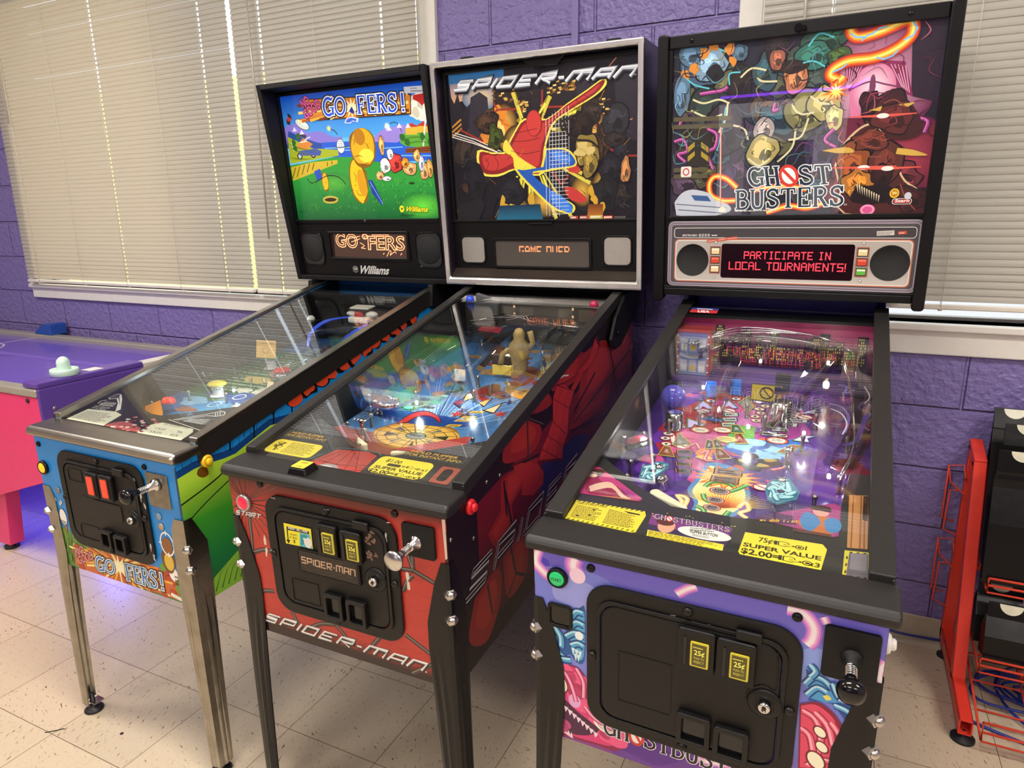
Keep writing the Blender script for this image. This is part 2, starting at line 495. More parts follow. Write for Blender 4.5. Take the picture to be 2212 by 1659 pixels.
DOTS = {'A': '0E1111F111111', 'P': 0}
FONT5 = {
 'A': ['01110', '10001', '10001', '11111', '10001', '10001', '10001'], 'C': ['11111', '10000', '10000', '10000', '10000', '10000', '11111'],
 'E': ['11111', '10000', '10000', '11110', '10000', '10000', '11111'], 'G': ['11111', '10000', '10000', '10011', '10001', '10001', '11111'],
 'I': ['01110', '00100', '00100', '00100', '00100', '00100', '01110'], 'L': ['10000', '10000', '10000', '10000', '10000', '10000', '11111'],
 'M': ['10001', '11011', '10101', '10101', '10001', '10001', '10001'], 'N': ['10001', '11001', '11001', '10101', '10011', '10011', '10001'],
 'O': ['11111', '10001', '10001', '10001', '10001', '10001', '11111'], 'P': ['11111', '10001', '10001', '11111', '10000', '10000', '10000'],
 'R': ['11110', '10001', '10001', '11110', '10100', '10010', '10001'], 'S': ['11111', '10000', '10000', '11111', '00001', '00001', '11111'],
 'T': ['11111', '00100', '00100', '00100', '00100', '00100', '00100'], 'U': ['10001', '10001', '10001', '10001', '10001', '10001', '11111'],
 'V': ['10001', '10001', '10001', '10001', '01010', '01010', '00100'], 'F': ['11111', '10000', '10000', '11110', '10000', '10000', '10000'],
 '!': ['1', '1', '1', '1', '1', '0', '1'], ' ': ['000'] * 7}
def dots(art, t, x0, x1, z0, z1, col, rows=7, fx=2, fill=.8):
    """dot-matrix lettering"""
    cols = []
    for ch in t:
        g = FONT5[ch]
        for k in range(len(g[0])): cols.append([g[r][k] for r in range(7)])
        cols.append(['0'] * 7)
    cols.pop(); n = len(cols); art.nxt(); dx = (x1 - x0) / n; dz = (z1 - z0) / 7
    for i, c in enumerate(cols):
        for r in range(rows):
            if c[r] == '1':
                for a in range(fx):
                    for b in range(fx):
                        u = x0 + dx * (i + (a + .5) / fx); v = z1 - dz * (r + (b + .5) / fx); e = fill * dx / fx / 2; g = fill * dz / fx / 2
                        art.raw([(u - e, v - g), (u + e, v - g), (u + e, v + g), (u - e, v + g)], [(0, 1, 2, 3)], lin(col))
# ------------------------------------------------------------ room
def nodes_mat(name):
    m = bpy.data.materials.new(name); m.use_nodes = True
    nt = m.node_tree; return m, nt.nodes, nt.links, nt.nodes['Principled BSDF']
def math_node(n, L, op, a, b=None, c=None):
    k = n.new('ShaderNodeMath'); k.operation = op
    for i, v in enumerate((a, b, c)):
        if v is None: continue
        if isinstance(v, (int, float)): k.inputs[i].default_value = v
        else: L.new(v, k.inputs[i])
    return k.outputs[0]

def block_wall_mat(name, col):
    m, n, L, b = nodes_mat(name)
    tc = n.new('ShaderNodeTexCoord'); sp = n.new('ShaderNodeSeparateXYZ'); cb = n.new('ShaderNodeCombineXYZ')
    L.new(tc.outputs['Object'], sp.inputs[0])
    L.new(math_node(n, L, 'ADD', sp.outputs['X'], 10 * .4064 - .649 + .2032), cb.inputs[0])
    L.new(math_node(n, L, 'ADD', sp.outputs['Z'], -.0163), cb.inputs[1])
    br = n.new('ShaderNodeTexBrick')
    br.inputs['Scale'].default_value = 1; br.inputs['Brick Width'].default_value = .4064; br.inputs['Row Height'].default_value = .2032
    br.inputs['Mortar Size'].default_value = .0075; br.inputs['Mortar Smooth'].default_value = .8
    br.offset = .5
    L.new(cb.outputs[0], br.inputs['Vector'])
    nz = n.new('ShaderNodeTexNoise'); nz.inputs['Scale'].default_value = 70; nz.inputs['Detail'].default_value = 4; nz.inputs['Roughness'].default_value = .55
    L.new(tc.outputs['Object'], nz.inputs['Vector'])
    vo = n.new('ShaderNodeTexNoise'); vo.inputs['Scale'].default_value = 38; vo.inputs['Detail'].default_value = 2
    L.new(tc.outputs['Object'], vo.inputs['Vector'])
    mr = n.new('ShaderNodeMapRange'); mr.inputs[1].default_value = .35; mr.inputs[2].default_value = .62
    L.new(vo.outputs['Fac'], mr.inputs[0])
    h = math_node(n, L, 'ADD', math_node(n, L, 'MULTIPLY', math_node(n, L, 'MULTIPLY', nz.outputs['Fac'], mr.outputs[0]), .8), math_node(n, L, 'MULTIPLY', br.outputs['Fac'], -1.0))
    bp = n.new('ShaderNodeBump'); bp.inputs['Strength'].default_value = 1.0; bp.inputs['Distance'].default_value = .008
    L.new(h, bp.inputs['Height']); L.new(bp.outputs[0], b.inputs['Normal'])
    c = lin(col)
    mx = n.new('ShaderNodeMix'); mx.data_type = 'RGBA'; mx.inputs[6].default_value = (*[x * .94 for x in c], 1); mx.inputs[7].default_value = (*[x * 1.06 for x in c], 1)
    L.new(vo.outputs['Fac'], mx.inputs[0]); L.new(mx.outputs[2], b.inputs['Base Color'])
    b.inputs['Roughness'].default_value = .42
    return m

def tile_mat():
    m, n, L, b = nodes_mat('vinyl_tile')
    tc = n.new('ShaderNodeTexCoord'); mp = n.new('ShaderNodeMapping'); T = .3048
    mp.inputs['Location'].default_value = (2.2694 / T + 40, 1.5241 / T + 40, 0); mp.inputs['Scale'].default_value = (1 / T, 1 / T, 1)
    L.new(tc.outputs['Object'], mp.inputs['Vector'])
    sp = n.new('ShaderNodeSeparateXYZ'); L.new(mp.outputs[0], sp.inputs[0])
    fx = math_node(n, L, 'FLOOR', sp.outputs[0]); fy = math_node(n, L, 'FLOOR', sp.outputs[1])
    seam = []
    for q in (sp.outputs[0], sp.outputs[1]):
        d = math_node(n, L, 'ABSOLUTE', math_node(n, L, 'SUBTRACT', math_node(n, L, 'FRACT', q), .5))
        seam.append(math_node(n, L, 'GREATER_THAN', d, .4965))
    sm = math_node(n, L, 'MAXIMUM', seam[0], seam[1])
    # every other tile is laid with its grain turned a quarter
    par = math_node(n, L, 'MODULO', math_node(n, L, 'ADD', fx, fy), 2)
    def grain(a, bb, off):
        cb = n.new('ShaderNodeCombineXYZ')
        L.new(math_node(n, L, 'ADD', math_node(n, L, 'MULTIPLY', a, 46), math_node(n, L, 'MULTIPLY', bb, 14)), cb.inputs[0])
        L.new(math_node(n, L, 'MULTIPLY', bb, 13), cb.inputs[1])
        L.new(math_node(n, L, 'ADD', math_node(n, L, 'MULTIPLY', fx, 3.7), math_node(n, L, 'MULTIPLY', fy, 7.3)), cb.inputs[2])
        z = n.new('ShaderNodeTexNoise'); z.inputs['Scale'].default_value = 1; z.inputs['Detail'].default_value = 1.2; z.inputs['Roughness'].default_value = .4
        L.new(cb.outputs[0], z.inputs['Vector']); return z.outputs['Fac']
    g = n.new('ShaderNodeMix'); L.new(par, g.inputs[0]); L.new(grain(sp.outputs[0], sp.outputs[1], 0), g.inputs[2]); L.new(grain(sp.outputs[1], sp.outputs[0], 5), g.inputs[3])
    rp = n.new('ShaderNodeValToRGB'); e = rp.color_ramp.elements
    e[0].position = .25; e[0].color = (*lin('6f5c44'), 1); e[1].position = .285; e[1].color = (*lin('c3b196'), 1)
    k = e.new(.64); k.color = (*lin('c9b79d'), 1); k = e.new(.74); k.color = (*lin('ab977a'), 1)
    L.new(g.outputs[0], rp.inputs[0])
    wn_ = n.new('ShaderNodeTexWhiteNoise'); wn_.noise_dimensions = '2D'; cb = n.new('ShaderNodeCombineXYZ'); L.new(fx, cb.inputs[0]); L.new(fy, cb.inputs[1]); L.new(cb.outputs[0], wn_.inputs['Vector'])
    hs = n.new('ShaderNodeHueSaturation'); L.new(math_node(n, L, 'ADD', math_node(n, L, 'MULTIPLY', wn_.outputs['Value'], .08), .96), hs.inputs['Value']); L.new(rp.outputs[0], hs.inputs['Color'])
    mx = n.new('ShaderNodeMix'); mx.data_type = 'RGBA'; L.new(sm, mx.inputs[0]); L.new(hs.outputs[0], mx.inputs[6]); mx.inputs[7].default_value = (*lin('6f5c46'), 1)
    L.new(mx.outputs[2], b.inputs['Base Color'])
    b.inputs['Roughness'].default_value = .3
    bp = n.new('ShaderNodeBump'); bp.inputs['Strength'].default_value = .3; bp.inputs['Distance'].default_value = .001; bp.invert = True
    L.new(sm, bp.inputs['Height']); L.new(bp.outputs[0], b.inputs['Normal'])
    return m

PURPLE = block_wall_mat('painted_block', '7a6da6')
WHITE = mat('white_paint', 'dcd8cf', .45, var=.03, bump=.25, bscale=60)
def struct(o): o['kind'] = 'structure'; return o
X0, X1, Y0 = -5.6, 3.6, -5.8
struct(MB().box(X0 - .2, X1 + .2, Y0 - .2, .16, -.12, 0).build('floor', tile_mat()))
W1 = (-4.0, -1.27, 1.085, 2.72)
W2 = (-.02, 1.76, 1.10, 2.72)
wb_ = MB()
for a, b_, c, d in ((X0, W1[0], 0, 2.95), (W1[0], W1[1], 0, W1[2]), (W1[0], W1[1], W1[3], 2.95), (W1[1], W2[0], 0, 2.95), (W2[0], W2[1], 0, W2[2]), (W2[0], W2[1], W2[3], 2.95), (W2[1], X1, 0, 2.95)):
    wb_.box(a, b_, 0, .16, c, d)
struct(wb_.build('wall_back', PURPLE))
SIDE = block_wall_mat('painted_block_pale', 'a69fac'); REAR = block_wall_mat('painted_block_dark', '5d5568')
struct(MB().box(X0 - .15, X0, Y0, .16, 0, 2.95).build('wall_left', SIDE))
struct(MB().box(X1, X1 + .15, Y0, .16, 0, 2.95).build('wall_right', SIDE))
struct(MB().box(X0 - .15, X1 + .15, Y0 - .15, Y0, 0, 2.95).build('wall_front', REAR))
struct(MB().box(X0 - .2, X1 + .2, Y0 - .2, .16, 2.95, 3.05).build('ceiling', mat('ceiling_paint', 'e6e3dc', .8, bump=.3, bscale=80)))
# coved vinyl base along the back wall
prof = [(0, 0), (-.022, 0), (-.02, .004), (-.010, .012), (-.0045, .028), (-.003, .098), (-.001, .1016), (0, .1016)]
struct(MB().px(prof, X0, X1).build('baseboard_back', mat('cove_base', 'b0a48f', .4)))
# painted raceway running up the wall
struct(MB().px([(0, 1.3), (-.018, 1.3), (-.018, 2.95), (0, 2.95)], -.652, -.627).build('trim_1', mat('raceway_paint', '7a6da6', .35, var=.02), bevel=.004))

def window(idx, W):
    x0, x1, z0, z1 = W
    f = MB()
    for s, xa in ((-1, x0), (1, x1)):
        f.box(min(xa, xa + s * .07), max(xa, xa + s * .07), -.022, 0, z0 - .02, z1 + .07)
        f.box(min(xa, xa - s * .012), max(xa, xa - s * .012), -.022, .16, z0, z1)
    f.box(x0 - .07, x1 + .07, -.022, 0, z1, z1 + .07)
    root = struct(f.build('window_%d' % idx, WHITE, bevel=.003))
    s = MB().box(x0 - .07, x1 + .07, -.035, .16, z0 - .022, z0).px([(0, 1.003), (-.018, 1.003), (-.018, z0 - .04), (-.026, z0 - .022), (0, z0 - .022)], x0 - .065, x1 + .065)
    s.build('sill', WHITE, root, bevel=.004)
    fr = MB(); n = 1
    fr.box(x0, x1, .07, .11, z0, z0 + .012).box(x0, x1, .07, .11, z1 - .05, z1)
    for k in range(n + 1):
        xx = x0 + (x1 - x0) * k / n
        fr.box(max(x0, xx - .025), min(x1, xx + .025), .07, .11, z0, z1)
    fr.build('sash', mat('sash_metal', 'b8b6ae', .4, .3), root, bevel=.002)
    MB().box(x0, x1, .086, .092, z0, z1).build('pane', glass_mat('window_glass'), root)
window(1, W1); window(2, W2)

# outside: pale building and paved ground beyond the windows, plus a tall unseen block added to keep sun off the right-hand blinds
struct(MB().box(-26, -3.95, 9, 9.4, -.5, 4.4).build('wall_outside', mat('cream_stucco', 'fff0a0', .8)))
struct(MB().box(-3.95, 12, 9, 9.4, -.5, 10).build('sun_block_outside', mat('sun_block_pale', 'e8e8ea', .8)))
struct(MB().box(-26, 12, .4, 9, -.6, -.5).build('ground_outside', mat('paving', 'd4d0c8', .8)))

# venetian blinds
def slat_mat():
    m, n, L, b = nodes_mat('blind_slat'); out = n['Material Output']
    b.inputs['Base Color'].default_value = (*lin('ada69b'), 1); b.inputs['Roughness'].default_value = .4
    tl = n.new('ShaderNodeBsdfTranslucent'); tl.inputs[0].default_value = (*lin('d0c8b8'), 1)
    tc = n.new('ShaderNodeTexCoord'); nz = n.new('ShaderNodeTexNoise'); nz.inputs['Scale'].default_value = 3
    L.new(tc.outputs['Object'], nz.inputs['Vector'])
    L.new(math_node(n, L, 'ADD', math_node(n, L, 'MULTIPLY', nz.outputs['Fac'], .1), .33), b.inputs['Roughness'])
    mx = n.new('ShaderNodeMixShader'); mx.inputs[0].default_value = .22
    L.new(b.outputs[0], mx.inputs[1]); L.new(tl.outputs[0], mx.inputs[2]); L.new(mx.outputs[0], out.inputs[0])
    return m
SLAT = slat_mat()
CORD = mat('blind_cord', 'ddd8ca', .7)
def blind(x0, x1, z0, z1, holes, ladders, label, wand=None, tilt=74):
    y = -.052
    root = empty('venetian_blind', ((x0 + x1) / 2, y, z1)); tag(root, label, 'blind', None)
    ox, oy, oz = root.location
    W_, PT = .0255, .0213
    m = MB(); n = int((z1 - .03 - z0 - .03) / PT); rr = random.Random(int(x0 * 100))
    for i in range(n):
        zc = z0 + .036 + i * PT
        t = R(tilt + rr.uniform(-1.2, 1.2) - (6 if i < 5 else 0)); dz = rr.uniform(-.0008, .0008)
        cs = []
        for k in range(5):
            a = (k / 4 - .5) * W_; bow = .0036 * (1 - (2 * k / 4 - 1) ** 2)
            # room-side edge down, outer edge up, crown towards the room
            cs.append((a * math.cos(t) - bow * math.sin(t), a * math.sin(t) + bow * math.cos(t) + dz))
        xs = [x0]
        for h in holes: xs += [h - .0045, h + .0045]
        xs.append(x1)
        for j in range(len(xs) - 1):
            hole = j % 2 == 1
            vs = []; fs = []
            for xx in (xs[j], xs[j + 1]):
                vs += [(xx - ox, c[0], zc + c[1] - oz) for c in cs]
            for k in range(4):
                if hole and k in (0, 1): continue
                fs.append((k, k + 1, 6 + k, 5 + k))
            m.add(vs, fs, True)
    m.build('slats', SLAT, root)
    MB().box(x0 - ox, x1 - ox, -.011, .011, z0 - oz, z0 + .016 - oz).build('bottom_rail', mat('blind_rail', 'd8d2c4', .4), root, bevel=.004)
    MB().box(x0 - ox, x1 - ox, -.02, .02, z1 - .03 - oz, z1 - oz).build('head_rail', mat('blind_rail', 'd8d2c4', .4), root, bevel=.003)
    for x in ladders:
        c = MB()
        for yy in (-.0135, .0135): c.tube([(x - ox, yy, z0 + .01 - oz), (x - ox, yy, z1 - oz)], .0009, 5)
        c.build('ladder_cord', CORD, root)
        MB().lathe([(.006, 0), (.006, .004)], (x - ox, -.0, z0 - .004 - oz), (0, 0, 1), 10).build('cord_button', CORD, root)
    for h in holes:
        MB().tube([(h - ox + .002, 0, z0 + .01 - oz), (h - ox + .002, 0, z1 - oz)], .0007, 5).build('lift_cord', CORD, root)
    if wand:
        xw, zb = wand
        MB().tube([(xw - ox, -.026, zb - oz), (xw - ox, -.024, z1 - .03 - oz)], .0042, 6).build('tilt_wand', mat('clear_wand', 'bdb5a6', .15, coat=.6), root)
blind(-4.02, -2.232, 1.098, 2.74, (-3.9, -3.13, -2.40), (-3.9, -3.5, -3.13, -2.72, -2.40), 'white venetian blind over the window behind the air hockey table, left of the bright gap', wand=(-3.9, 1.96))
blind(-2.207, -1.262, 1.098, 2.74, (-2.045, -1.42), (-2.045, -1.75, -1.42), 'narrower white venetian blind behind the blue machine, between bright gap and window casing', wand=(-2.085, 1.35))
blind(-.012, 1.74, 1.148, 2.74, (.18, 1.5), (.18, .55, 1.1, 1.5), 'white venetian blind behind the largest black backbox, above the wire rack', wand=(.105, 1.4))

# ------------------------------------------------------------ air hockey table
root = empty('air_hockey_table', (-3.7, -.53, 0)); tag(root, 'air hockey table with purple playing surface and hot pink sides, under the wide blind', 'game table')
ox, oy = -3.7, -.53
AX0, AX1, AY0, AY1, AZ = -5.0, -2.50, -.945, -.075, .80
def sh(p): return (p[0] - ox, p[1] - oy, p[2])
PINK = mat('pink_laminate', 'e2356f', .35, var=.03)
PLAM = mat('purple_laminate', '5d3f97', .35, var=.04)
def panel(pts, y0, y1): return MB().py([(x - ox, z) for x, z in pts], y0 - oy, y1 - oy)
panel([(AX0, .33), (-3.02, .26), (AX1, .43), (AX1, AZ - .03), (AX0, AZ - .03)], AY0, AY0 + .02).build('side_panel', PINK, root, bevel=.002)
panel([(AX0, .33), (-3.02, .26), (AX1, .43), (AX1, AZ - .03), (AX0, AZ - .03)], AY1 - .02, AY1).build('side_panel', PINK, root, bevel=.002)
for x0 in (AX0, AX1 - .02):
    MB().box(x0 - ox, x0 + .02 - ox, AY0 - oy + .021, AY1 - oy - .021, .42, AZ - .03).build('end_panel', PLAM, root)
a = Art(lambda u, v, h: (u - ox, v - oy, AZ - .02 + h))
a.poly([(AX0, AY0 + .03), (AX1, AY0 + .03), (AX1, AY1 - .03), (AX0, AY1 - .03)], '6a52b4')
a.line([(-3.95, AY0 + .03), (-3.95, AY1 - .03)], .012, 'd5cfe0')
a.line(oval((-3.95, (AY0 + AY1) / 2), .2, .2, 40), .010, 'd5cfe0', closed=True)
for k in range(3): a.line([(-3.72 - .02 * k, -.52 - .012 * k), (-3.45 - .02 * k, -.50 - .012 * k)], .003, '3f2f86')
top = MB().box(AX0 - ox, AX1 - ox, AY0 - oy + .021, AY1 - oy - .021, AZ - .05, AZ - .02).build('playing_surface', mat('purple_surface', '6a52b4', .18, var=.02), root)
a.build('surface_markings', print_mat('gloss_print', .15), top)
ALU = mat('brushed_rail', 'b9b3a4', .35, .5, var=.05)
for ya, yb in ((AY0 - .006, AY0 + .05), (AY1 - .05, AY1 + .006)):
    MB().box(AX0 - ox, AX1 - ox - .0, ya - oy, yb - oy, AZ - .028, AZ + .004).build('side_rail', ALU, root, bevel=.006)
cap = MB().box(AX1 - .085 - ox, AX1 + .008 - ox, AY0 + .0 - oy, -.49 - oy, AZ + .006, AZ + .03)
cap.box(AX1 - .004 - ox, AX1 + .010 - ox, AY0 + .0 - oy, -.49 - oy, .42, AZ + .006)
cap.build('end_cap', PLAM, root, bevel=.006)
MB().box(AX1 - .06 - ox, AX1 + .006 - ox, -.485 - oy, AY1 - oy, AZ - .02, AZ + .022).build('goal_guard', mat('white_laminate', 'cfc8c0', .4), root, bevel=.004)
for bx, bz in ((-2.565, .755),):
    MB().lathe([(.010, 0), (.009, .004), (.004, .005)], sh((bx, AY0 - .0005, bz)), (0, -1, 0), 12).build('bolt', mat('dark_bolt', '3a3036', .4, .6), root)
MB().lathe([(.008, 0), (.007, .004), (.003, .005)], sh((AX1 + .0105, AY0 + .05, .72)), (1, 0, 0), 12).build('bolt', mat('steel_bolt', 'b0aca8', .3, .8), root)
for lx in (-2.97, -4.75):
    for ly in (AY0 + .03, AY1 - .09):
        MB().prism([(lx - .17 - ox, .42), (lx + .06 - ox, .42), (lx + .0 - ox, .03), (lx - .1 - ox, .03)], lambda q, z: (q, ly - oy, z), lambda q, z: (q, ly + .06 - oy, z)).build('leg', PINK, root, bevel=.003)
        MB().lathe([(.03, 0), (.03, .012), (.012, .02), (.012, .035)], sh((lx - .05, ly + .03, 0)), (0, 0, 1), 14).build('foot', mat('black_rubber', '1b1a1c', .6), root)
sc = MB().prism([(-.075, 0), (.075, 0), (.075, .062), (.01, .062), (-.075, .012)], lambda q, z: (-3.86 + q - ox, AY1 - .045 - oy, AZ + .004 + z), lambda q, z: (-3.86 + q - ox, AY1 + .05 - oy, AZ + .004 + z)).build('scoring_unit', mat('blue_plastic', '1f4a9c', .4), root, bevel=.004)
MB().box(-3.91 - ox, -3.875 - ox, AY1 - .03 - oy, AY1 + .01 - oy, AZ + .03, AZ + .0485).build('score_window', mat('dark_red_window', '4a1220', .2), sc)
led = MB().tube([sh((-2.9, -.35, .36)), sh((-4.7, -.35, .36))], .008, 8).build('led_strip', mat('blue_led', '2030ff', .4, emit=30), root)
bl = bpy.data.lights.new('under_table_glow', 'POINT'); bl.energy = 9; bl.color = (.12, .12, 1); bl.shadow_soft_size = .03
o = link(bpy.data.objects.new('under_table_glow', bl), root); o.location = sh((-3.05, -.42, .33))

# striker on the end cap
mroot = empty('air_hockey_striker', (AX1 - .045, -.80, AZ + .03)); tag(mroot, 'pale mint air hockey striker resting on the purple table end', 'striker')
MINT = mat('mint_plastic', 'c8e2d4', .4, var=.02)
MB().lathe([(.048, 0), (.052, .002), (.052, .022), (.050, .027), (.044, .027), (.040, .016), (.025, .014)], n=32).build('base', MINT, mroot)
MB().lathe([(.029, .012), (.026, .02), (.0245, .035), (.0245, .052), (.022, .062), (.015, .071), (.007, .0755), (.001, .077)], n=28).build('knob', MINT, mroot)
o = MB().box(-.03, .03, -.03, .03, 0, .0008).build('paper_tag', mat('pale_paper', 'd8d2d2', .7)); o.location = (AX1 - .045, -.685, AZ + .0302)
tag(o, 'small white paper square beside the mint striker', 'paper')

# ------------------------------------------------------------ red wire rack with gift bags
RED = mat('red_enamel', 'dd3b2b', .35, var=.05)
RWIRE = mat('red_wire', 'd9462f', .4, var=.05)
rk = empty('wire_rack', (.9, -.2, 0)); tag(rk, 'red metal display rack with sloping wire trays holding black gift bags', 'rack')
def rp(*p): return (p[0] - .9, p[1] + .2, p[2])
def bar(pts, x0, x1, th):
    """flat side frame bar: outline offset of a polyline in y,z"""
    m = MB()
    for (a, b) in zip(pts[:-1], pts[1:]):
        d = Vector((b[0] - a[0], b[1] - a[1])).normalized(); nrm = Vector((-d.y, d.x)) * th / 2
        q = [(a[0] - d.x * th / 2 * 0 + nrm.x, a[1] + nrm.y), (b[0] + nrm.x, b[1] + nrm.y), (b[0] - nrm.x, b[1] - nrm.y), (a[0] - nrm.x, a[1] - nrm.y)]
        m.px([(y + .2, z) for y, z in q], x0 - .9, x1 - .9)
    return m
for k, px0 in enumerate((.682, 1.36)):
    px1 = px0 + .034
    bar([(-.285, .075), (-.11, .705)], px0, px1, .035).build('front_post', RED, rk, bevel=.003)
    bar([(-.125, .70), (-.012, .735)], px0, px1, .03).build('top_bar', RED, rk, bevel=.003)
    bar([(-.028, .06), (-.028, .73)], px0, px1, .03).build('back_post', RED, rk, bevel=.003)
    b = MB()
    for (dx0, dx1, dz0, dz1) in ((0, .034, .042, .046), (0, .034, 0, .004), (0, .004, 0, .046), (.030, .034, 0, .046)):
        b.prism([(-.02, .05 + dz0), (-.02, .05 + dz1), (-.27, .046 + dz1), (-.47, .024 + dz1), (-.47, .024 + dz0), (-.27, .046 + dz0)], lambda y, z: (px0 + dx0 - .9, y + .2, z), lambda y, z: (px0 + dx1 - .9, y + .2, z))
    b.build('base_bar', RED, rk, bevel=.001)
    MB().lathe([(.03, 0), (.03, .008), (.008, .012), (.005, .03)], rp(px0 + .017, -.455, 0), (0, 0, 1), 20).build('foot', mat('black_rubber', '1b1a1c', .6), rk)
    MB().lathe([(.022, 0), (.022, .008), (.006, .012), (.006, .06)], rp(px0 + .017, -.05, 0), (0, 0, 1), 14).build('foot', mat('black_rubber', '1b1a1c', .6), rk)
for z in (.33, .68):
    MB().cyl(rp(.69, -.03, z), rp(1.38, -.03, z), .012).build('cross_bar', RED, rk)
# wire trays: floor of wires plus a lipped front
def tray(name, y0, z0, y1, z1, lip, n=7):
    m = MB(); xa, xb = .73, 1.345
    def P(x, t, up=0): return rp(x, y0 + (y1 - y0) * t, z0 + (z1 - z0) * t + up)
    for i in range(n):
        x = xa + (xb - xa) * i / (n - 1); m.tube([P(x, 1), P(x, 0), P(x, 0, lip)], .0028, 6)
    for t in (0, .25, .5, .75, 1): m.tube([P(xa, t, -.004), P(xb, t, -.004)], .003, 6)
    for up in (lip, lip * .45): m.tube([P(xa, 0, up), P(xb, 0, up)], .0038, 6)
    m.tube([P(xa, 1), P(xa, 0), P(xa, 0, lip)], .0035, 6)
    m.build(name, RWIRE, rk)
tray('wire_tray', -.30, .385, -.05, .43, .04)
tray('wire_tray', -.36, .165, -.05, .21, .04)
tray('wire_basket', -.50, .045, -.08, .14, .055, 6)
# side hooks
def hook(zt):
    yb = -.025
    m = MB()
    x = .682
    m.tube([rp(x, -.10 + .03, zt), rp(x - .035, yb, zt + .02), rp(x - .045, yb + .0, zt + .075), rp(x - .005, yb, zt + .08), rp(x - .002, -.06, zt + .05)], .003, 6)
    m.tube([rp(x - .045, yb, zt + .075), rp(x - .046, yb - .01, zt - .10), rp(x - .012, yb - .012, zt - .105)], .003, 6)
    m.tube([rp(x - .012, -.05, zt + .005), rp(x - .036, -.05, zt + .003), rp(x - .040, -.05, zt - .13), rp(x, -.07, zt - .14)], .003, 6)
    m.build('side_hook', RWIRE, rk)
hook(.58); hook(.33)

BAG = mat('black_paper', '0a090a', .3, spec=.32, var=.2, vscale=12, bump=.5, bscale=18)
TWINE = mat('kraft_twine', 'b98e5c', .8, var=.15)
SEAL = mat('clear_seal', 'cfcdb4', .2, var=.1)
def bag(x0, x1, y, zb, ht, dp, lean, label, sticker=True, tagc=None, handle=True):
    root = empty('gift_bag', ((x0 + x1) / 2, y, zb)); tag(root, label, 'bag', 'black gift bags on the wire rack')
    hw = (x1 - x0) / 2; g = .022; fold = .06
    sec = [(0, hw, 0, dp), (ht * .45, hw, 0, dp), (ht * .78, hw * .985, .02, dp * .5), (ht - fold, hw * .97, dp * .34, dp * .5), (ht, hw * .965, dp * .40, dp * .47)]
    m = MB(); vs = []
    for z, h, ya, yb in sec:
        s = lean * z
        vs += [(-h, ya + s, z), (h, ya + s, z), (h - g * .4, (ya + yb) / 2 + s, z), (h, yb + s, z), (-h, yb + s, z), (-h + g * .4, (ya + yb) / 2 + s, z)]
    fs = [tuple(range(6))]
    for i in range(len(sec) - 1):
        for k in range(6): fs.append((i * 6 + k, i * 6 + (k + 1) % 6, i * 6 + 6 + (k + 1) % 6, i * 6 + 6 + k))
    fs.append(tuple(24 + k for k in range(6)))
    m.add(vs, fs).build('bag_body', BAG, root, bevel=.0015)
    yf = sec[4][2] + lean * ht
    y2 = sec[3][2] + lean * (ht - fold)
    MB().box(-hw * .965, hw * .965, -.0022, -.0005, -fold, 0).build('folded_top', BAG, root, M=Matrix.Translation((0, yf - .001, ht)) @ Matrix.Rotation(math.atan2(yf - y2, fold), 4, 'X').inverted())
    if sticker:
        q = [(-hw * .60 + .028 * math.cos(PI + PI * k / 16), .028 * math.sin(PI + PI * k / 16)) for k in range(17)]
        MB().py(q, 0, .0006).build('seal_sticker', SEAL, root, M=Matrix.Translation((0, yf - .0045, ht)) @ Matrix.Rotation(math.atan2(yf - y2, fold), 4, 'X').inverted())
    if handle:
        h = MB()
        for k in (0, 1):
            h.tube([(-hw * .33, yf + .004 + k * .01, ht - .02), (-hw * .3, yf - .004 + k * .012, ht + .03), (-hw * .12, yf - .01 + k * .012, ht + .075), (hw * .14, yf - .004 + k * .012, ht + .07), (hw * .28, yf + .004 + k * .01, ht - .02)], .003, 6)
        h.build('twine_handle', TWINE, root)
    if tagc:
        a = Art(lambda u, v, hh: (u, yf - .008 - hh - .012, v), h0=0)
        t0 = ht - .095
        a.poly([(-hw * .26, t0), (hw * .26, t0), (hw * .26, t0 + .075), (-hw * .24, t0 + .075)], 'e0a3c8')
        a.text('W', (-hw * .12, t0 + .02), (hw * .04, t0 + .02), (-hw * .12, t0 + .05), '2a2028')
        a.build('pink_note', print_mat('note_print', .7), root)
bag(.722, 1.0, -.21, .425, .435, .085, .30, 'black paper gift bag standing tallest at the back of the upper tray', True)
bag(.735, 1.03, -.265, .415, .425, .05, .24, 'black paper gift bag in the middle of the upper tray', True, handle=False)
bag(.714, 1.02, -.294, .408, .375, .027, .16, 'black paper gift bag in front on the upper tray, with creased face', True, handle=False)
bag(.722, 1.02, -.27, .205, .172, .06, .22, 'black paper gift bag at the back of the lower tray with pink note', True, 'p')
bag(.735, 1.03, -.345, .188, .165, .06, .16, 'black paper gift bag at the front of the lower tray with pink note', True, 'p')

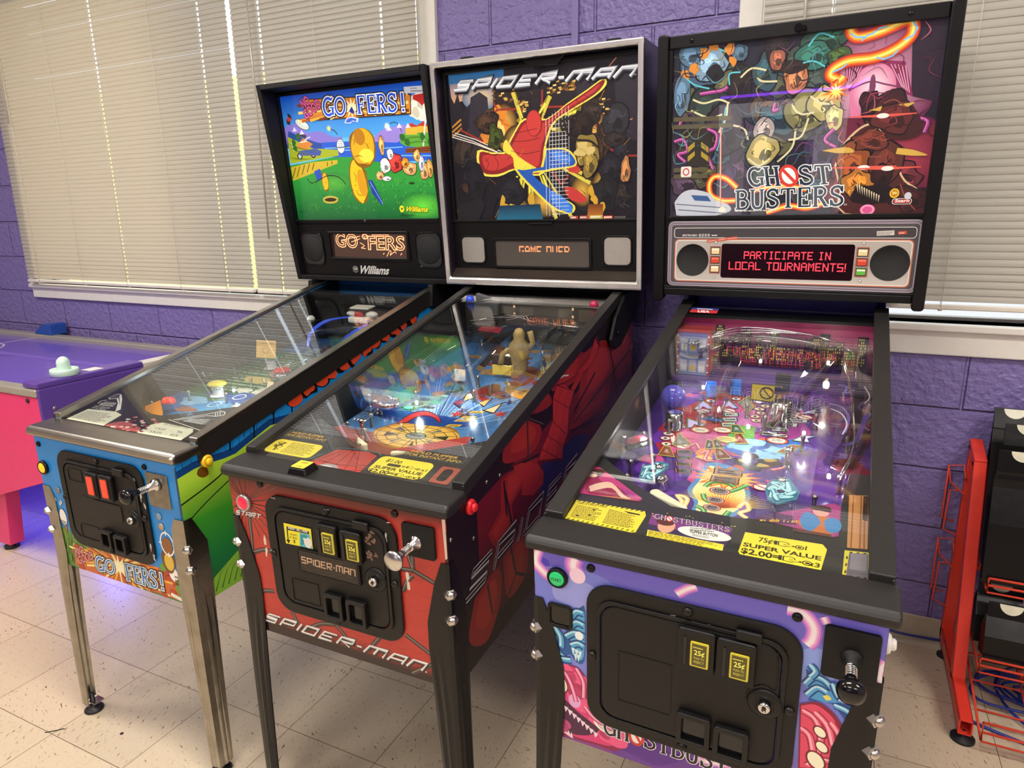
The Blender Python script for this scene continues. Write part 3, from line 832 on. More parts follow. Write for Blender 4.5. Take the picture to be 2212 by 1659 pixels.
# blue cables
BLUE = mat('blue_cable', '1d2f86', .4)
def cable(pts, label, rad=.0042):
    o = MB().tube(bez3(pts), rad, 8).build('cable', BLUE); tag(o, label, 'cable'); return o
def bez3(p, n=8):
    out = []; q = [p[0]] + list(p) + [p[-1]]
    for i in range(1, len(q) - 2):
        a, b, c, d = q[i - 1:i + 3]
        for k in range(n):
            t = k / n
            out.append(tuple(.5 * (2 * b[j] + (c[j] - a[j]) * t + (2 * a[j] - 5 * b[j] + 4 * c[j] - d[j]) * t * t + (3 * b[j] - a[j] - 3 * c[j] + d[j]) * t ** 3) for j in (0, 1, 2)))
    out.append(tuple(p[-1])); return out
cable([(.2, -.04, .06), (.44, -.03, .055), (.5, -.026, .045), (.58, -.025, .035), (.695, -.008, .03)], 'blue cable running along the wall base from the machine to the red rack')
rr = random.Random(5); pts = []
for k in range(26):
    a_ = k * 1.9 + rr.uniform(-.5, .5); q = .14 + .1 * rr.random()
    pts.append((1.06 + 1.35 * q * math.cos(a_), -.2 + .75 * q * math.sin(a_), .006 + .0015 * k * rr.random() + .004 * (k % 3)))
cable(pts, 'tangled blue cable piled on the floor under the wire rack')
cable([(.73, -.37, .006), (.78, -.39, .006), (.9, -.42, .006), (1.05, -.41, .006), (1.3, -.30, .006)], 'loose loop of blue cable on the floor in front of the tangle')
# ------------------------------------------------------------ pinball machines
BLACK = mat('black_textured', '0f0e0f', .5, spec=.3, var=.1, bump=.35, bscale=900)
BLACKS = mat('black_satin', '0b0a0b', .36, spec=.3, var=.1)
BLACKG = mat('black_gloss', '0c0b0c', .12)
DOORB = mat('black_powder_coat', '0c0b0c', .36, spec=.35, var=.1, bump=.3, bscale=1200)
STEEL = mat('brushed_steel', 'a8a39a', .3, 1.0, var=.08, vscale=14)
CHROME = mat('chrome', 'd8d6d4', .08, 1.0, var=.02)
WORN = mat('worn_chrome', 'a39d92', .27, 1.0, var=.2, vscale=22, bump=.15, bscale=90)
BOLTM = mat('zinc_bolt', 'c2beb8', .28, 1.0, var=.1)
CREAM = mat('cream_plastic', 'e8e0bd', .4, var=.03)
CLEARP = glass_mat('clear_acrylic', (.95, .95, .96), 1.45, .05)
PGLASS = glass_mat('playfield_glass', (.97, .985, .98), 1.62)
TGLASS = glass_mat('backglass_pane', (.93, .93, .93), 1.5)
INK = print_mat('printed_vinyl', .32)
INKF = print_mat('printed_playfield', .2, coat=.5)
PAPER = print_mat('printed_paper', .6)
LIT = print_mat('lit_translite', .4, emit=.62)
LITD = print_mat('dim_translite', .4, emit=.30)
DMD = print_mat('display_dots', .4, emit=1.6)

class Machine:
    def __init__(s, name, label, loc, yaw, th, w_, zlb, zb, yb, wb, zbb, zbt, yt, sr, rec):
        s.w = w_; s.hw = w_ / 2; s.zlb = zlb; s.zl = zlb + .025; s.zb = zb; s.yb = yb; s.wb = wb; s.hb = wb / 2
        s.zbb = zbb; s.zbt = zbt; s.yt = yt; s.sr = sr; s.rec = rec; s.th = th; s.L = 1.29
        s.root = empty(name, (*loc, 0), (th, 0, yaw))
        tag(s.root, label, 'pinball machine', 'pinball machines in a row against the purple wall')
        V = Vector((0, yt - yb, zbt - zbb)); s.H = V.length; s.V = V.normalized(); s.N = Vector((0, -s.V.z, s.V.y)); s.O = Vector((0, yb, zbb))
        fa, fb = rec; s.Of = Vector((0, yb + fa, zbb)); Vf = Vector((0, yt + fb - yb - fa, zbt - zbb)); s.Vf = Vf.normalized(); s.Nf = Vector((0, -s.Vf.z, s.Vf.y)); s.Hf = Vf.length
    # surface maps
    def front(s, d=0): return lambda u, v, h: (u, -d - h, v)
    def side(s): return lambda u, v, h: (s.hw + h, u, v)
    def gz(s, y): return s.zl + s.sr * y
    def pf(s, u, v, h=0): return (u, v, s.zl - .07 + .11 * v + h)
    def ap(s, u, v, h=0): return (u, v, s.zl - .012 + .17 * v + h)
    def bp(s, u, v, h=0): return tuple(s.O + Vector((u, 0, 0)) + s.V * v + s.N * h)       # on the backbox front plane
    def br(s, u, v, h=0): return tuple(s.Of + Vector((u, 0, 0)) + s.Vf * v + s.Nf * h)      # face of the art and speaker panel, set back in the box

    def cabinet(s, body, inner):
        hw, zb, L, t = s.hw, s.zb, s.L, .019
        prof = [(0, zb), (L, zb), (L, s.zbb - .004), (s.yb - .02, s.gz(s.yb - .02) - .012), (.06, s.gz(.06) - .012), (0, s.zlb - .002)]
        m = MB().px(prof, -hw, -hw + t).px(prof, hw - t, hw)
        m.box(-hw + t, hw - t, 0, t, zb, s.zlb - .002).box(-hw + t, hw - t, L - t, L, zb, s.zbb - .004).box(-hw + t, hw - t, t, L - t, zb + .002, zb + .014)
        s.cab = m.build('cabinet', body, s.root, bevel=.002)
        for sg in (-1, 1):
            a, b = sorted((sg * (hw - t), sg * (hw - t - .0008)))
            MB().px([(.03, s.zlb - .12), (L - .03, s.zlb - .12), (L - .03, s.zbb - .01), (s.yb - .02, s.gz(s.yb - .02) - .014), (.06, s.gz(.06) - .014), (.03, s.zlb - .02)], a, b).build('inner_side', inner, s.root)
        return s.cab
    def lockbar(s, m, top=.075, r=.008, e=.010):
        zl, zlb = s.zl, s.zlb
        prof = [(-.014, zlb), (-.014, zl - .010), (-.010, zl - .003), (-.003, zl), (top * .5, zl + .002), (top, zl + .003), (top, zl - .02), (.02, zlb - .004)]
        return MB().px(prof, -s.hw - e, s.hw + e).build('lockbar', m, s.root, bevel=r, seg=3)
    def rails(s, m_top, m_side, h, y0=.064, tw=.022):
        for sg in (-1, 1):
            y1 = s.yb + .06
            xo, xi = sg * (s.hw + .006), sg * (s.hw - tw)
            a, b = sorted((xo, xi))
            o = MB().px([(y0, s.zl - .03), (y0 + .03, s.gz(y0) - .006), (y1, s.gz(y1) - .006), (y1, s.gz(y1) + .003), (y0, s.gz(y0) + .003)], a, b).build('side_rail', m_top, s.root, bevel=.002)
            a, b = sorted((sg * (s.hw + .0012), sg * (s.hw + .0055)))
            MB().px([(y0 - .002, s.gz(y0) - h), (y1, s.gz(y1) - h), (y1, s.gz(y1) - .002), (y0 - .002, s.gz(y0) - .002)], a, b).build('rail_cover', m_side, o, bevel=.0015)
    def glass(s):
        y0, y1 = .07, s.yb + .03
        MB().px([(y0, s.gz(y0) - .009), (y1, s.gz(y1) - .009), (y1, s.gz(y1) - .0045), (y0, s.gz(y0) - .0045)], -s.hw + .0195, s.hw - .0195).build('playfield_glass', PGLASS, s.root)
    def legs(s, m, ztop, bolts, short=False):
        hw = s.hw
        for front in (True, False):
            for sg in (-1, 1):
                zf = .028 if front else .028 - s.L * math.tan(s.th)
                # sections: height, reach of the two flanges, chamfer, outward splay
                sec = [(ztop, .016, .016, 0), (ztop - .05, .034, .034, 0), (ztop - .14, .055, .052, .0), (ztop - .20, .056, .052, .0), (s.zb - .06, .05, .048, .003), (.30, .044, .044, .006), (zf, .036, .036, .010)]
                if short: sec = [(ztop, .030, .020, 0), (ztop - .03, .044, .034, 0), (ztop - .075, .046, .055, 0)] + [(z_, a_ - .008, b_ + .003, c_) for z_, a_, b_, c_ in sec[3:]]
                vs = []; fs = []; n = 13
                for z, fa, fb, sp in sec:
                    o = .0025; ch = .007
                    pts = []
                    for k in range(6):
                        t = k / 5; d = .0028 if k in (1, 3) and z < s.zb - .02 else 0
                        pts.append((ch + (fa - ch) * (1 - t), -o - d))
                    pts.append((-o * .6, -o * .6))
                    for k in range(6):
                        t = k / 5; d = .0028 if k in (2, 4) and z < s.zb - .02 else 0
                        pts.append((-o - d, ch + (fb - ch) * t))
                    for px, py in pts:
                        x = sg * (hw - px + sp); y = py - sp
                        if not front: y = s.L - y
                        vs.append((x, y, z))
                for i in range(len(sec) - 1):
                    for k in range(n - 1): fs.append((i * n + k, i * n + k + 1, (i + 1) * n + k + 1, (i + 1) * n + k))
                leg = MB().add(vs, fs, False).build('leg', m, s.root, solid=.0024)
                cx, cy = sg * (hw - .010 + .010), (.008 - .010)
                if not front: cy = s.L - cy
                MB().lathe([(.026, 0), (.027, .004), (.022, .010), (.008, .013), (.006, zf + .03 - (zf - .028))], (cx - sg * .008, cy + (.008 if front else -.008), zf - .028), (0, 0, 1), 20).build('levelling_foot', mat('black_foot', '1a1616', .45), leg)
                MB().box(min(cx - sg * .03, cx), max(cx - sg * .03, cx), min(cy, cy + (.03 if front else -.03)), max(cy, cy + (.03 if front else -.03)), zf, zf + .003).build('foot_plate', m, leg)
                for bz in bolts:
                    d = Vector((sg, -1 if front else 1, 0)).normalized()
                    p = Vector((sg * (hw - .002), .002 if front else s.L - .002, bz))
                    MB().lathe([(.0125, -.004), (.0125, .007), (.010, .0085)], p, d, 6, smooth=False).lathe([(.0095, .008), (.008, .012), (.004, .0145), (.001, .015)], p, d, 14).build('leg_bolt', BOLTM, leg)
    def backbox(s, m, depth=.235, t=.019, front_edge=None):
        hb = s.hb; yB0 = s.yb + depth; f = .0
        prof = [(s.yb, s.zbb), (yB0, s.zbb), (yB0, s.zbt), (s.yt, s.zbt)]
        b = MB().px(prof, -hb, -hb + t).px(prof, hb - t, hb)
        pt = [(s.yt, s.zbt - t), (yB0, s.zbt - t), (yB0, s.zbt), (s.yt, s.zbt)]
        pb = [(s.yb, s.zbb), (yB0, s.zbb), (yB0, s.zbb + t), (s.yb - .002, s.zbb + t)]
        b.px(pt, -hb + t, hb - t).px(pb, -hb + t, hb - t)
        b.box(-hb + t, hb - t, yB0 - .012, yB0, s.zbb + t, s.zbt - t)
        s.bb = b.build('backbox', m, s.root, bevel=.003)
        return s.bb
    def slab(s, u0, u1, v0, v1, h0, h1, rec=True):
        """box lying on the backbox face"""
        F = s.br if rec else s.bp
        m = MB(); vs = [F(u, v, h) for h in (h0, h1) for v in (v0, v1) for u in (u0, u1)]
        return m.add(vs, [(0, 2, 3, 1), (4, 5, 7, 6), (0, 1, 5, 4), (2, 6, 7, 3), (0, 4, 6, 2), (1, 3, 7, 5)])
    def fframe(s, outer, inner, h0, h1, rec=True):
        F = s.br if rec else s.bp
        return MB().ring(outer, inner, lambda u, v: F(u, v, h0), lambda u, v: F(u, v, h1))
    def bprism(s, pts, h0, h1, rec=True):
        F = s.br if rec else s.bp
        return MB().prism(pts, lambda u, v: F(u, v, h0), lambda u, v: F(u, v, h1))
    def door(s, x0, x1, z0, z1, ix=.026, top_ix=.028, worn=False):
        """coin door: frame, hinged plate and what is set in it"""
        o = rrect(x0, x1, z0, z1, .045, 7); i = rrect(x0 + ix, x1 - ix, z0 + ix, z1 - top_ix, .03, 7)
        fr = MB().ring(o, i, lambda u, v: (u, -.0005, v), lambda u, v: (u, -.0075, v)).build('coin_door_frame', DOORB, s.root, bevel=.003)
        lip = MB().ring(inset(i, -.004), inset(i, .003), lambda u, v: (u, -.0075, v), lambda u, v: (u, -.0115, v)).build('frame_lip', DOORB, fr, bevel=.0012)
        g = inset(i, .0045)
        dr = MB().py(g, -.002, -.0105).build('coin_door', DOORB, s.root, bevel=.003)
        cx = (x0 + x1) / 2; cz = (z0 + z1) / 2
        for bx, bz in ((cx, z1 - .012), (x0 + .012, cz), (x1 - .012, cz), (cx, z0 + .012)):
            MB().lathe([(.0085, 0), (.008, .003), (.005, .0055), (.001, .006)], (bx, -.0075, bz), (0, -1, 0), 14).build('carriage_bolt', mat('dark_bolt2', '2a2726', .35, .6), fr)
        hg = MB().box(x1 - ix - .075, x1 - ix - .035, -.017, -.008, z1 - top_ix - .006, z1 - top_ix + .012).build('latch_tab', DOORB, fr, bevel=.003)
        return fr, dr
    def raised(s, par, name, x0, x1, z0, z1, h, r=.006, m=None, base=.0105):
        return MB().py(rrect(x0, x1, z0, z1, r, 4), -base + .001, -base - h).build(name, m or DOORB, par, bevel=.0015)
    def outline(s, par, name, x0, x1, z0, z1, r=.006, wd=.0025, h=.001, m=None, base=.0105):
        o = rrect(x0, x1, z0, z1, r, 4)
        return MB().ring(o, inset(o, wd), lambda u, v: (u, -base + .0005, v), lambda u, v: (u, -base - h, v)).build(name, m or BLACKS, par)
    def lock(s, par, x, z, r=.024):
        MB().lathe([(r, .0), (r, .002), (r * .85, .004), (r * .7, .0035), (r * .55, .005), (r * .5, .003)], (x, -.0100, z), (0, -1, 0), 28).build('lock_boss', DOORB, par)
        k = MB().lathe([(.0095, 0), (.0095, .010), (.008, .012), (.0055, .012), (.0045, .0105)], (x, -.012, z), (0, -1, 0), 20).build('cam_lock', CHROME, par)
        MB().lathe([(.0035, 0), (.0035, .001)], (x, -.0226, z), (0, -1, 0), 12).build('key_slot', BLACKG, k)
    def coin_cup(s, par, x, z, wd=.052, ht=.062):
        o = rrect(x - wd / 2, x + wd / 2, z - ht / 2, z + ht / 2, .005, 3)
        c = MB().ring(o, inset(o, .009), lambda u, v: (u, -.010, v), lambda u, v: (u, -.022, v)).build('coin_return', DOORB, par, bevel=.002)
        MB().py(inset(o, .0085), -.0112, -.0125).build('return_flap', BLACKG, c)
    def coin_entry(s, par, x, z, kind, wd=.054, ht=.085):
        o = rrect(x - wd / 2, x + wd / 2, z - ht / 2, z + ht / 2, .006, 3)
        c = MB().py(o, -.0095, -.021).build('coin_entry', DOORB, par, bevel=.003)
        if kind == 'red':
            MB().py(rrect(x - .016, x + .016, z - .028, z + .028, .003, 2), -.0205, -.0222).build('button_bezel', BLACKG, c)
            MB().py(rrect(x - .011, x + .011, z - .024, z + .024, .002, 2), -.0222, -.0235).build('reject_button', mat('red_lit_window', 'f2301c', .2, emit=1.2), c)
        else:
            MB().box(x - .019, x - .0145, -.0222, -.0205, z - .028, z + .026).build('coin_slot', BLACKG, c)
            o2 = MB().py(rrect(x - .008, x + .021, z - .026, z + .02, .002, 2), -.0205, -.0235).build('reject_button', mat('yellow_lit_window', 'b9a72a', .2, var=.15, emit=.25), c)
            a = Art(lambda u, v, h: (x + .0065 + u, -.0236 - h, z - .003 + v), h0=1e-4)
            a.poly([(-.0125, -.021), (.0125, -.021), (.0125, .021), (-.0125, .021)], '4a4312')
            a.line([(-.0125, -.021), (.0125, -.021), (.0125, .021), (-.0125, .021)], .0018, 'b8aa40', closed=True)
            a.text('25¢', (-.008, .0), (.008, .0), (-.008, .009), 'f0e460', .01)
            a.text('PUSH TO', (-.008, -.008), (.008, -.008), (-.008, -.004), 'c9bb48'); a.text('REJECT', (-.008, -.015), (.008, -.015), (-.008, -.011), 'c9bb48')
            a.fine([(-.010, .012), (.010, .012), (.010, .016), (-.010, .016)], 1, 'c9bb48')
            a.build('price_plate', print_mat('lit_price', .3, emit=.3), c)
    def start_button(s, x, z, ring, lens, text=None, emit=.8):
        g = MB().lathe([(.0195, 0), (.0195, .006), (.017, .009), (.0145, .008), (.0145, .005)], (x, -.0005, z), (0, -1, 0), 28).build('start_button', ring, s.root)
        MB().lathe([(.014, .004), (.014, .008), (.011, .0098), (.001, .0102)], (x, -.0005, z), (0, -1, 0), 24).build('button_lens', lens, g)
        if text:
            a = Art(lambda u, v, h: (u, -.0110 - h, v), h0=2e-4); a.text(text, (x - .010, z - .003), (x + .010, z - .003), (x - .010, z + .003), '0c2a18', .01)
            a.build('button_text', INK, g)
    def flipper_button(s, y, z, m):
        for sg in (-1, 1):
            g = MB().lathe([(.0165, 0), (.0165, .005), (.014, .009), (.010, .010), (.0095, .006)], (sg * (s.hw + .0005), y, z), (sg, 0, 0), 24).build('flipper_button', m, s.root)
            MB().lathe([(.0092, .004), (.0092, .014), (.007, .0165), (.001, .017)], (sg * (s.hw + .0005), y, z), (sg, 0, 0), 20).build('button_cap', m, g)
    def plunger(s, x, z, x0, x1, z0, z1, plate, knob, kind):
        pl = MB().py(rrect(x0, x1, z0, z1, .006, 4), -.0005, -.008 if kind != 'gof' else -.004).build('plunger_plate', plate, s.root, bevel=.002)
        d = Vector((-.0, -1, -.0))
        p = Vector((x, -.006, z))
        MB().lathe([(.016, 0), (.015, .006), (.009, .010), (.009, .022), (.007, .024)], p, d, 24).build('plunger_bushing', plate if kind == 'gho' else CHROME, pl)
        MB().lathe([(.0045, 0), (.0045, .075)], p, d, 14).build('shooter_rod', CHROME, pl)
        sp = MB().tube([tuple(p + d * (.022 + .0042 * k / 8) + Vector((.0072 * math.cos(k * PI / 4), 0, .0072 * math.sin(k * PI / 4)))) for k in range(46)], .001, 5); sp.build('spring', CHROME, pl)
        q = p + d * .046
        if kind == 'spi': pr = [(.006, 0), (.0085, .004), (.0085, .010), (.006, .016), (.010, .022), (.0195, .026), (.0205, .030), (.018, .033), (.001, .035)]
        else: pr = [(.006, 0), (.0085, .003), (.007, .008), (.010, .014), (.017, .021), (.0195, .029), (.0175, .037), (.010, .042), (.001, .043)]
        MB().lathe(pr, q, d, 28).build('plunger_knob', knob, pl)
    def front_bolt(s, x, z, m):
        MB().lathe([(.008, 0), (.0075, .003), (.005, .005), (.001, .0055)], (x, -.0004, z), (0, -1, 0), 14).build('carriage_bolt', m, s.root)
    def inside(s, apron_pts, pf_y1=1.12):
        hw = s.hw - .0195
        n = 12
        m = MB()
        z = lambda y: s.zl - .07 + .11 * y
        m.px([(.1, z(.1) - .012), (pf_y1, z(pf_y1) - .012), (pf_y1, z(pf_y1)), (.1, z(.1))], -hw + .0005, hw - .0005)
        s.play = m.build('playfield', mat('playfield_wood', 'b98f58', .3), s.root)
        m = MB()
        za = lambda y: s.zl - .012 + .17 * y
        m.prism(apron_pts, lambda u, v: (u, v, za(v)), lambda u, v: (u, v, z(v) + .001))
        s.apron = m.build('apron', BLACK, s.root, bevel=.001)
    def flipper(s, x, y, ang, ln=.075, m=CREAM, rub='d8d0a8'):
        """bat with rounded ends"""
        def P(u, v):
            ca, sa = math.cos(ang), math.sin(ang); return (x + u * ca - v * sa, y + u * sa + v * ca)
        r0, r1 = .0115, .006
        out = [(r0 * math.cos(R(a)), r0 * math.sin(R(a))) for a in range(90, 271, 20)] + [(ln + r1 * math.cos(R(a)), r1 * math.sin(R(a))) for a in range(-90, 91, 20)]
        MB().prism([P(*q) for q in out], lambda u, v: s.pf(u, v, .008), lambda u, v: s.pf(u, v, .028)).build('flipper', m, s.play, bevel=.003)
    def post(s, x, y, m=None, h=.03, r=.004, rubber=True, name='post'):
        q = s.pf(x, y)
        p = MB().lathe([(r * 1.5, 0), (r, .004), (r, h * .8), (r * 1.3, h * .82), (r * 1.3, h), (r * .4, h + .003)], q, (0, 0, 1), 12).build(name, m or STEEL, s.play)
    def plastic(s, pts, h, m, name='plastic_guard', th=.002, art=None):
        """flat acrylic piece standing on posts"""
        o = MB().prism(pts, lambda u, v: s.pf(u, v, h), lambda u, v: s.pf(u, v, h + th)).build(name, m, s.play)
        return o
    def wire(s, pts, name='wire_ramp', r=.0018, m=None):
        """path in (x, y, height above the playfield)"""
        return MB().tube([s.pf(a, b, c) for a, b, c in bez3(pts, 6)], r, 6).build(name, m or CHROME, s.play)
    def ramp(s, pts, wd, wall, m=None, name='clear_ramp'):
        P = bez3(pts, 6); m_ = MB(); vs = []
        for i, p in enumerate(P):
            a = P[max(0, i - 1)]; b = P[min(len(P) - 1, i + 1)]
            d = Vector((b[0] - a[0], b[1] - a[1])).normalized(); nx, ny = -d.y * wd / 2, d.x * wd / 2
            vs += [s.pf(p[0] + nx, p[1] + ny, p[2] + wall), s.pf(p[0] + nx, p[1] + ny, p[2]), s.pf(p[0] - nx, p[1] - ny, p[2]), s.pf(p[0] - nx, p[1] - ny, p[2] + wall)]
        fs = [(4 * i + k, 4 * i + k + 1, 4 * i + k + 5, 4 * i + k + 4) for i in range(len(P) - 1) for k in range(3)]
        return m_.add(vs, fs, True).build(name, m or CLEARP, s.play, solid=.0015)
    def target(s, x, y, ang, m, wd=.022, ht=.026, h=.004):
        ca, sa = math.cos(ang), math.sin(ang)
        q = s.pf(x, y, h)
        M = Matrix.Translation(q) @ Matrix.Rotation(ang, 4, 'Z')
        MB().box(-wd / 2, wd / 2, -.002, .002, 0, ht).build('target', m, s.play, bevel=.001, M=M)
    def dome(s, x, y, h, m, r=.012, name='dome_lamp'):
        MB().lathe([(r, 0), (r, .006), (r * .8, .014), (r * .4, .018), (.001, .019)], s.pf(x, y, h), (0, 0, 1), 18).build(name, m, s.play)
    def spot(s, x, y, h, col, e=.25, lampm=True):
        """small playfield lamp"""
        d = bpy.data.lights.new('playfield_lamp', 'POINT'); d.energy = e * .55; d.color = col; d.shadow_soft_size = .008
        o = link(bpy.data.objects.new('playfield_lamp', d), s.play); o.location = s.pf(x, y, h + .02)
        MB().lathe([(.0035, 0), (.004, .005), (.003, .009), (.001, .010)], s.pf(x, y, h), (0, 0, 1), 12).build('lamp_bulb', mat('lamp_%02x%02x%02x' % tuple(int(c * 255) for c in col), tuple(col), .3, emit=6), s.play)
    def bumper(s, x, y, cap, r=.03):
        q = s.pf(x, y)
        b = MB().lathe([(r * .9, 0), (r * .8, .004), (r * .55, .006), (r * .55, .03), (r * .8, .034)], q, (0, 0, 1), 24).build('pop_bumper', mat('white_plastic', 'e4e0d8', .35), s.play)
        MB().lathe([(r * .95, .036), (r, .040), (r * .8, .046), (r * .3, .05), (.001, .051)], q, (0, 0, 1), 24).build('bumper_cap', cap, b)
        MB().lathe([(r * .62, .024), (r * 1.02, .028), (r * .62, .03)], q, (0, 0, 1), 24).build('bumper_ring', CHROME, b)
# ============================================================ blue machine with golf art
g = Machine('pinball_machine', 'blue and green golf-themed pinball machine on worn chrome legs, beside the air hockey table', (-1.3765, -1.414), -.0071, .0156, .5565, .8813, .4992, 1.1405, .7369, 1.1784, 1.9008, 1.0204, .2243, (.02, .08))
GBLUE = mat('blue_cabinet_vinyl', '1f86d2', .35, var=.03)
g.cabinet(GBLUE, BLACK)
g.lockbar(STEEL, .068); g.rails(STEEL, mat('dark_rail', '2a2625', .4, .3), .058); g.glass()
g.legs(WORN, .735, (.658, .602), True)
# front art
a = Art(g.front(), clip=[(-g.hw, g.zb), (g.hw, g.zb), (g.hw, .879), (-g.hw, .879)])
H = g.hw
a.poly([(-H, g.zb), (H, g.zb), (H, .879), (-H, .879)], '1f86d2')
a.grad([(-H, g.zb), (H, g.zb), (H, .57), (-H, .60)], '27702a', '5c9a34')
r = random.Random(3)
a.poly([(-H, .6), (-.21, .62), (-.17, .58), (-.15, .5), (-H, .5)], '4f7f2a')
for c in ('2c5a1c', '86b04a', '6d9a38', '1d3f14'):
    a.lines([[(x, z), (x + r.uniform(-.012, .02), z + r.uniform(.02, .06))] for x, z in [(r.uniform(-H + .005, -.17), r.uniform(.5, .6)) for _ in range(34)]], .0032, c, 1)
burst = [(-.1923, .5621), (-.0935, .5761), (.0447, .5807), (.1589, .5814), (.2399, .5397), (.2439, .5027), (.1267, .5037), (-.0279, .4992), (-.1602, .4966), (-.2024, .5085)]
a.poly(burst, 'c8622c')
bc = (-.0052, .5467)
for k in range(44):
    t = 2 * PI * k / 44; q = r.uniform(.10, .22)
    a.lines([[bc, (bc[0] + q * math.cos(t), max(g.zb + .001, min(.592, bc[1] + q * .45 * math.sin(t))))]], .006, ('f0b83c', 'f6e08a', 'a8481c', 'e88a2a')[k % 4], 0)
a.poly(star(bc, .05, .02, 12, 0, .7), 'fbf3c4')
a.polys([blob(p, .014, .010, rnd=r) for p in [(.1859, .5734), (.1951, .5611), (.1664, .5064), (.1985, .522), (.1682, .5582), (-.1741, .5661), (-.1742, .5071), (.2176, .545)]], 'b23a20')
a.polys([blob(p, .012, .012, rnd=r) for p in [(.2251, .536), (.2302, .5155), (.1741, .585)]], '5c9a34')
a.poly(oval((.2125, .5761), .016, .02), 'f0ece2'); a.fine([(.215, .545), (.245, .545), (.245, .575), (.215, .575)], 3, '2a2a2a')
a.poly(oval((-.215, .6486), .0165, .026, 24), '1c1c1c'); a.poly(oval((-.215, .6486), .015, .0245, 24), 'eceae4')
a.lines([[(x - .012, z), (x + .012, z - .003)] for x, z in [((-.2182, .6384)[0], (-.2182, .6384)[1] - k * .0035) for k in range(4)]], .002, '2a2622')
a.poly([(-.2146, .6217), (-.2036, .6239), (-.2148, .5983)], 'b0522c'); a.line(bez([(-.2314, .6704), (-.2436, .6777), (-.2527, .6856)], 5), .002, '1c1c1c'); a.poly(star((-.2537, .6862), .007, .003, 6), 'f4d84a')
a.poly(blob((.2016, .6129), .024, .034, 9, .12, r), '6e3f14'); a.poly(oval((.2028, .6078), .017, .024), 'd9b23c'); a.poly(oval((.2055, .6526), .018, .024), '8a5620')
a.line(oval((.2067, .6581), .0235, .031, 26), .004, 'f0f0ee', closed=True)
for d in ((0, .036), (0, -.036), (.03, 0), (-.03, 0)):
    c = (.2067, .6581); a.line([(c[0] + d[0] * .65, c[1] + d[1] * .65), (c[0] + d[0], c[1] + d[1])], .004, 'f0f0ee')
a.text('NO', (-.1888, .5354), (-.1488, .5561), (-.1911, .5565), 'd98a92', .02, '7a2a20', .06)
a.text('GOOD', (-.183, .5122), (-.112, .545), (-.1845, .5364), 'd98a92', .02, '7a2a20', .06)
for t, p in (('GO', [(-.1108, .5134), (-.0288, .5163), (-.1033, .5566)]), ('FERS!', [(.0174, .5122), (.1762, .5181), (.0189, .5636)])):
    serif(a, t, p[0], p[1], p[2], '1d1a14', '1d1a14', .26, False); serif(a, t, p[0], p[1], p[2], '3d7fc0', 'f2efe6', .13, False)
a.poly([(.1925, .5205), (.2334, .5127), (.2299, .5027), (.1884, .5102)], 'e6e0d2')
a.line([(.2776, .8714), (.2741, .6949)], .003, '3a2a1e')
a.polys([oval(p, .005, .006, 14) for p in [(-.2342, .6986), (-.2093, .6955), (-.216, .6886)]], 'b9bcc0')
a.build('front_artwork', INK, g.root)
for p, c in zip([(-.2133, .7287), (.1922, .7298), (.1946, .7026)], ('8a8a8c', '8aa0b4', 'b4a48c')):
    MB().lathe([(.010, 0), (.009, .002), (.004, .003), (.001, .003)], (p[0], -.0012, p[1]), (0, -1, 0), 16).build('hole_plug', mat('plug_' + c, c, .4, .4), g.root)
for p in [(-.2609, .8549), (.1674, .8556)]: g.front_bolt(p[0], p[1], BLACKS)
p = (-.2563, .789)
g.start_button(p[0], p[1], BLACKS, mat('amber_lens', 'f0a01c', .2, emit=1.0))
fr, dr = g.door(-.183, .160, .583, .856)
for p in [(-.0286, .7813), (.0281, .7825)]: g.coin_entry(dr, p[0], p[1], 'red', .050, .068)
g.outline(dr, 'pressed_panel', -.135, -.075, .775, .812); g.raised(dr, 'name_plate', -.098, .065, .69, .738, .002, .008); g.outline(dr, 'pressed_panel', -.125, -.045, .612, .655)
p = (.1074, .7104); g.lock(dr, p[0], p[1])
for p in [(-.0093, .6319), (.0466, .629)]: g.coin_cup(dr, p[0], p[1], .044, .052)
a = Art(lambda u, v, h: (u, -.0079 - h, v))
for q in [(.1453, .7759), (.1553, .7537), (.1316, .704), (.1507, .6407), (.1637, .6132), (.1307, .811), (.1336, .7427)]: a.poly(blob((min(q[0], .158), q[1]), .004, .010, 8, .5, r), 'b9b9b6')
a.build('paint_chips', INK, fr)
c = [(.1787, .8441), (.2449, .8433), (.2271, .762), (.1668, .7627)]
g.plunger(.208, .818, .168, .246, .756, .846, mat('worn_plate', '8d877c', .35, .9, var=.25, vscale=60), BLACKG, 'gof')
g.flipper_button(.085, .858, mat('yellow_button', 'e0b51c', .3))
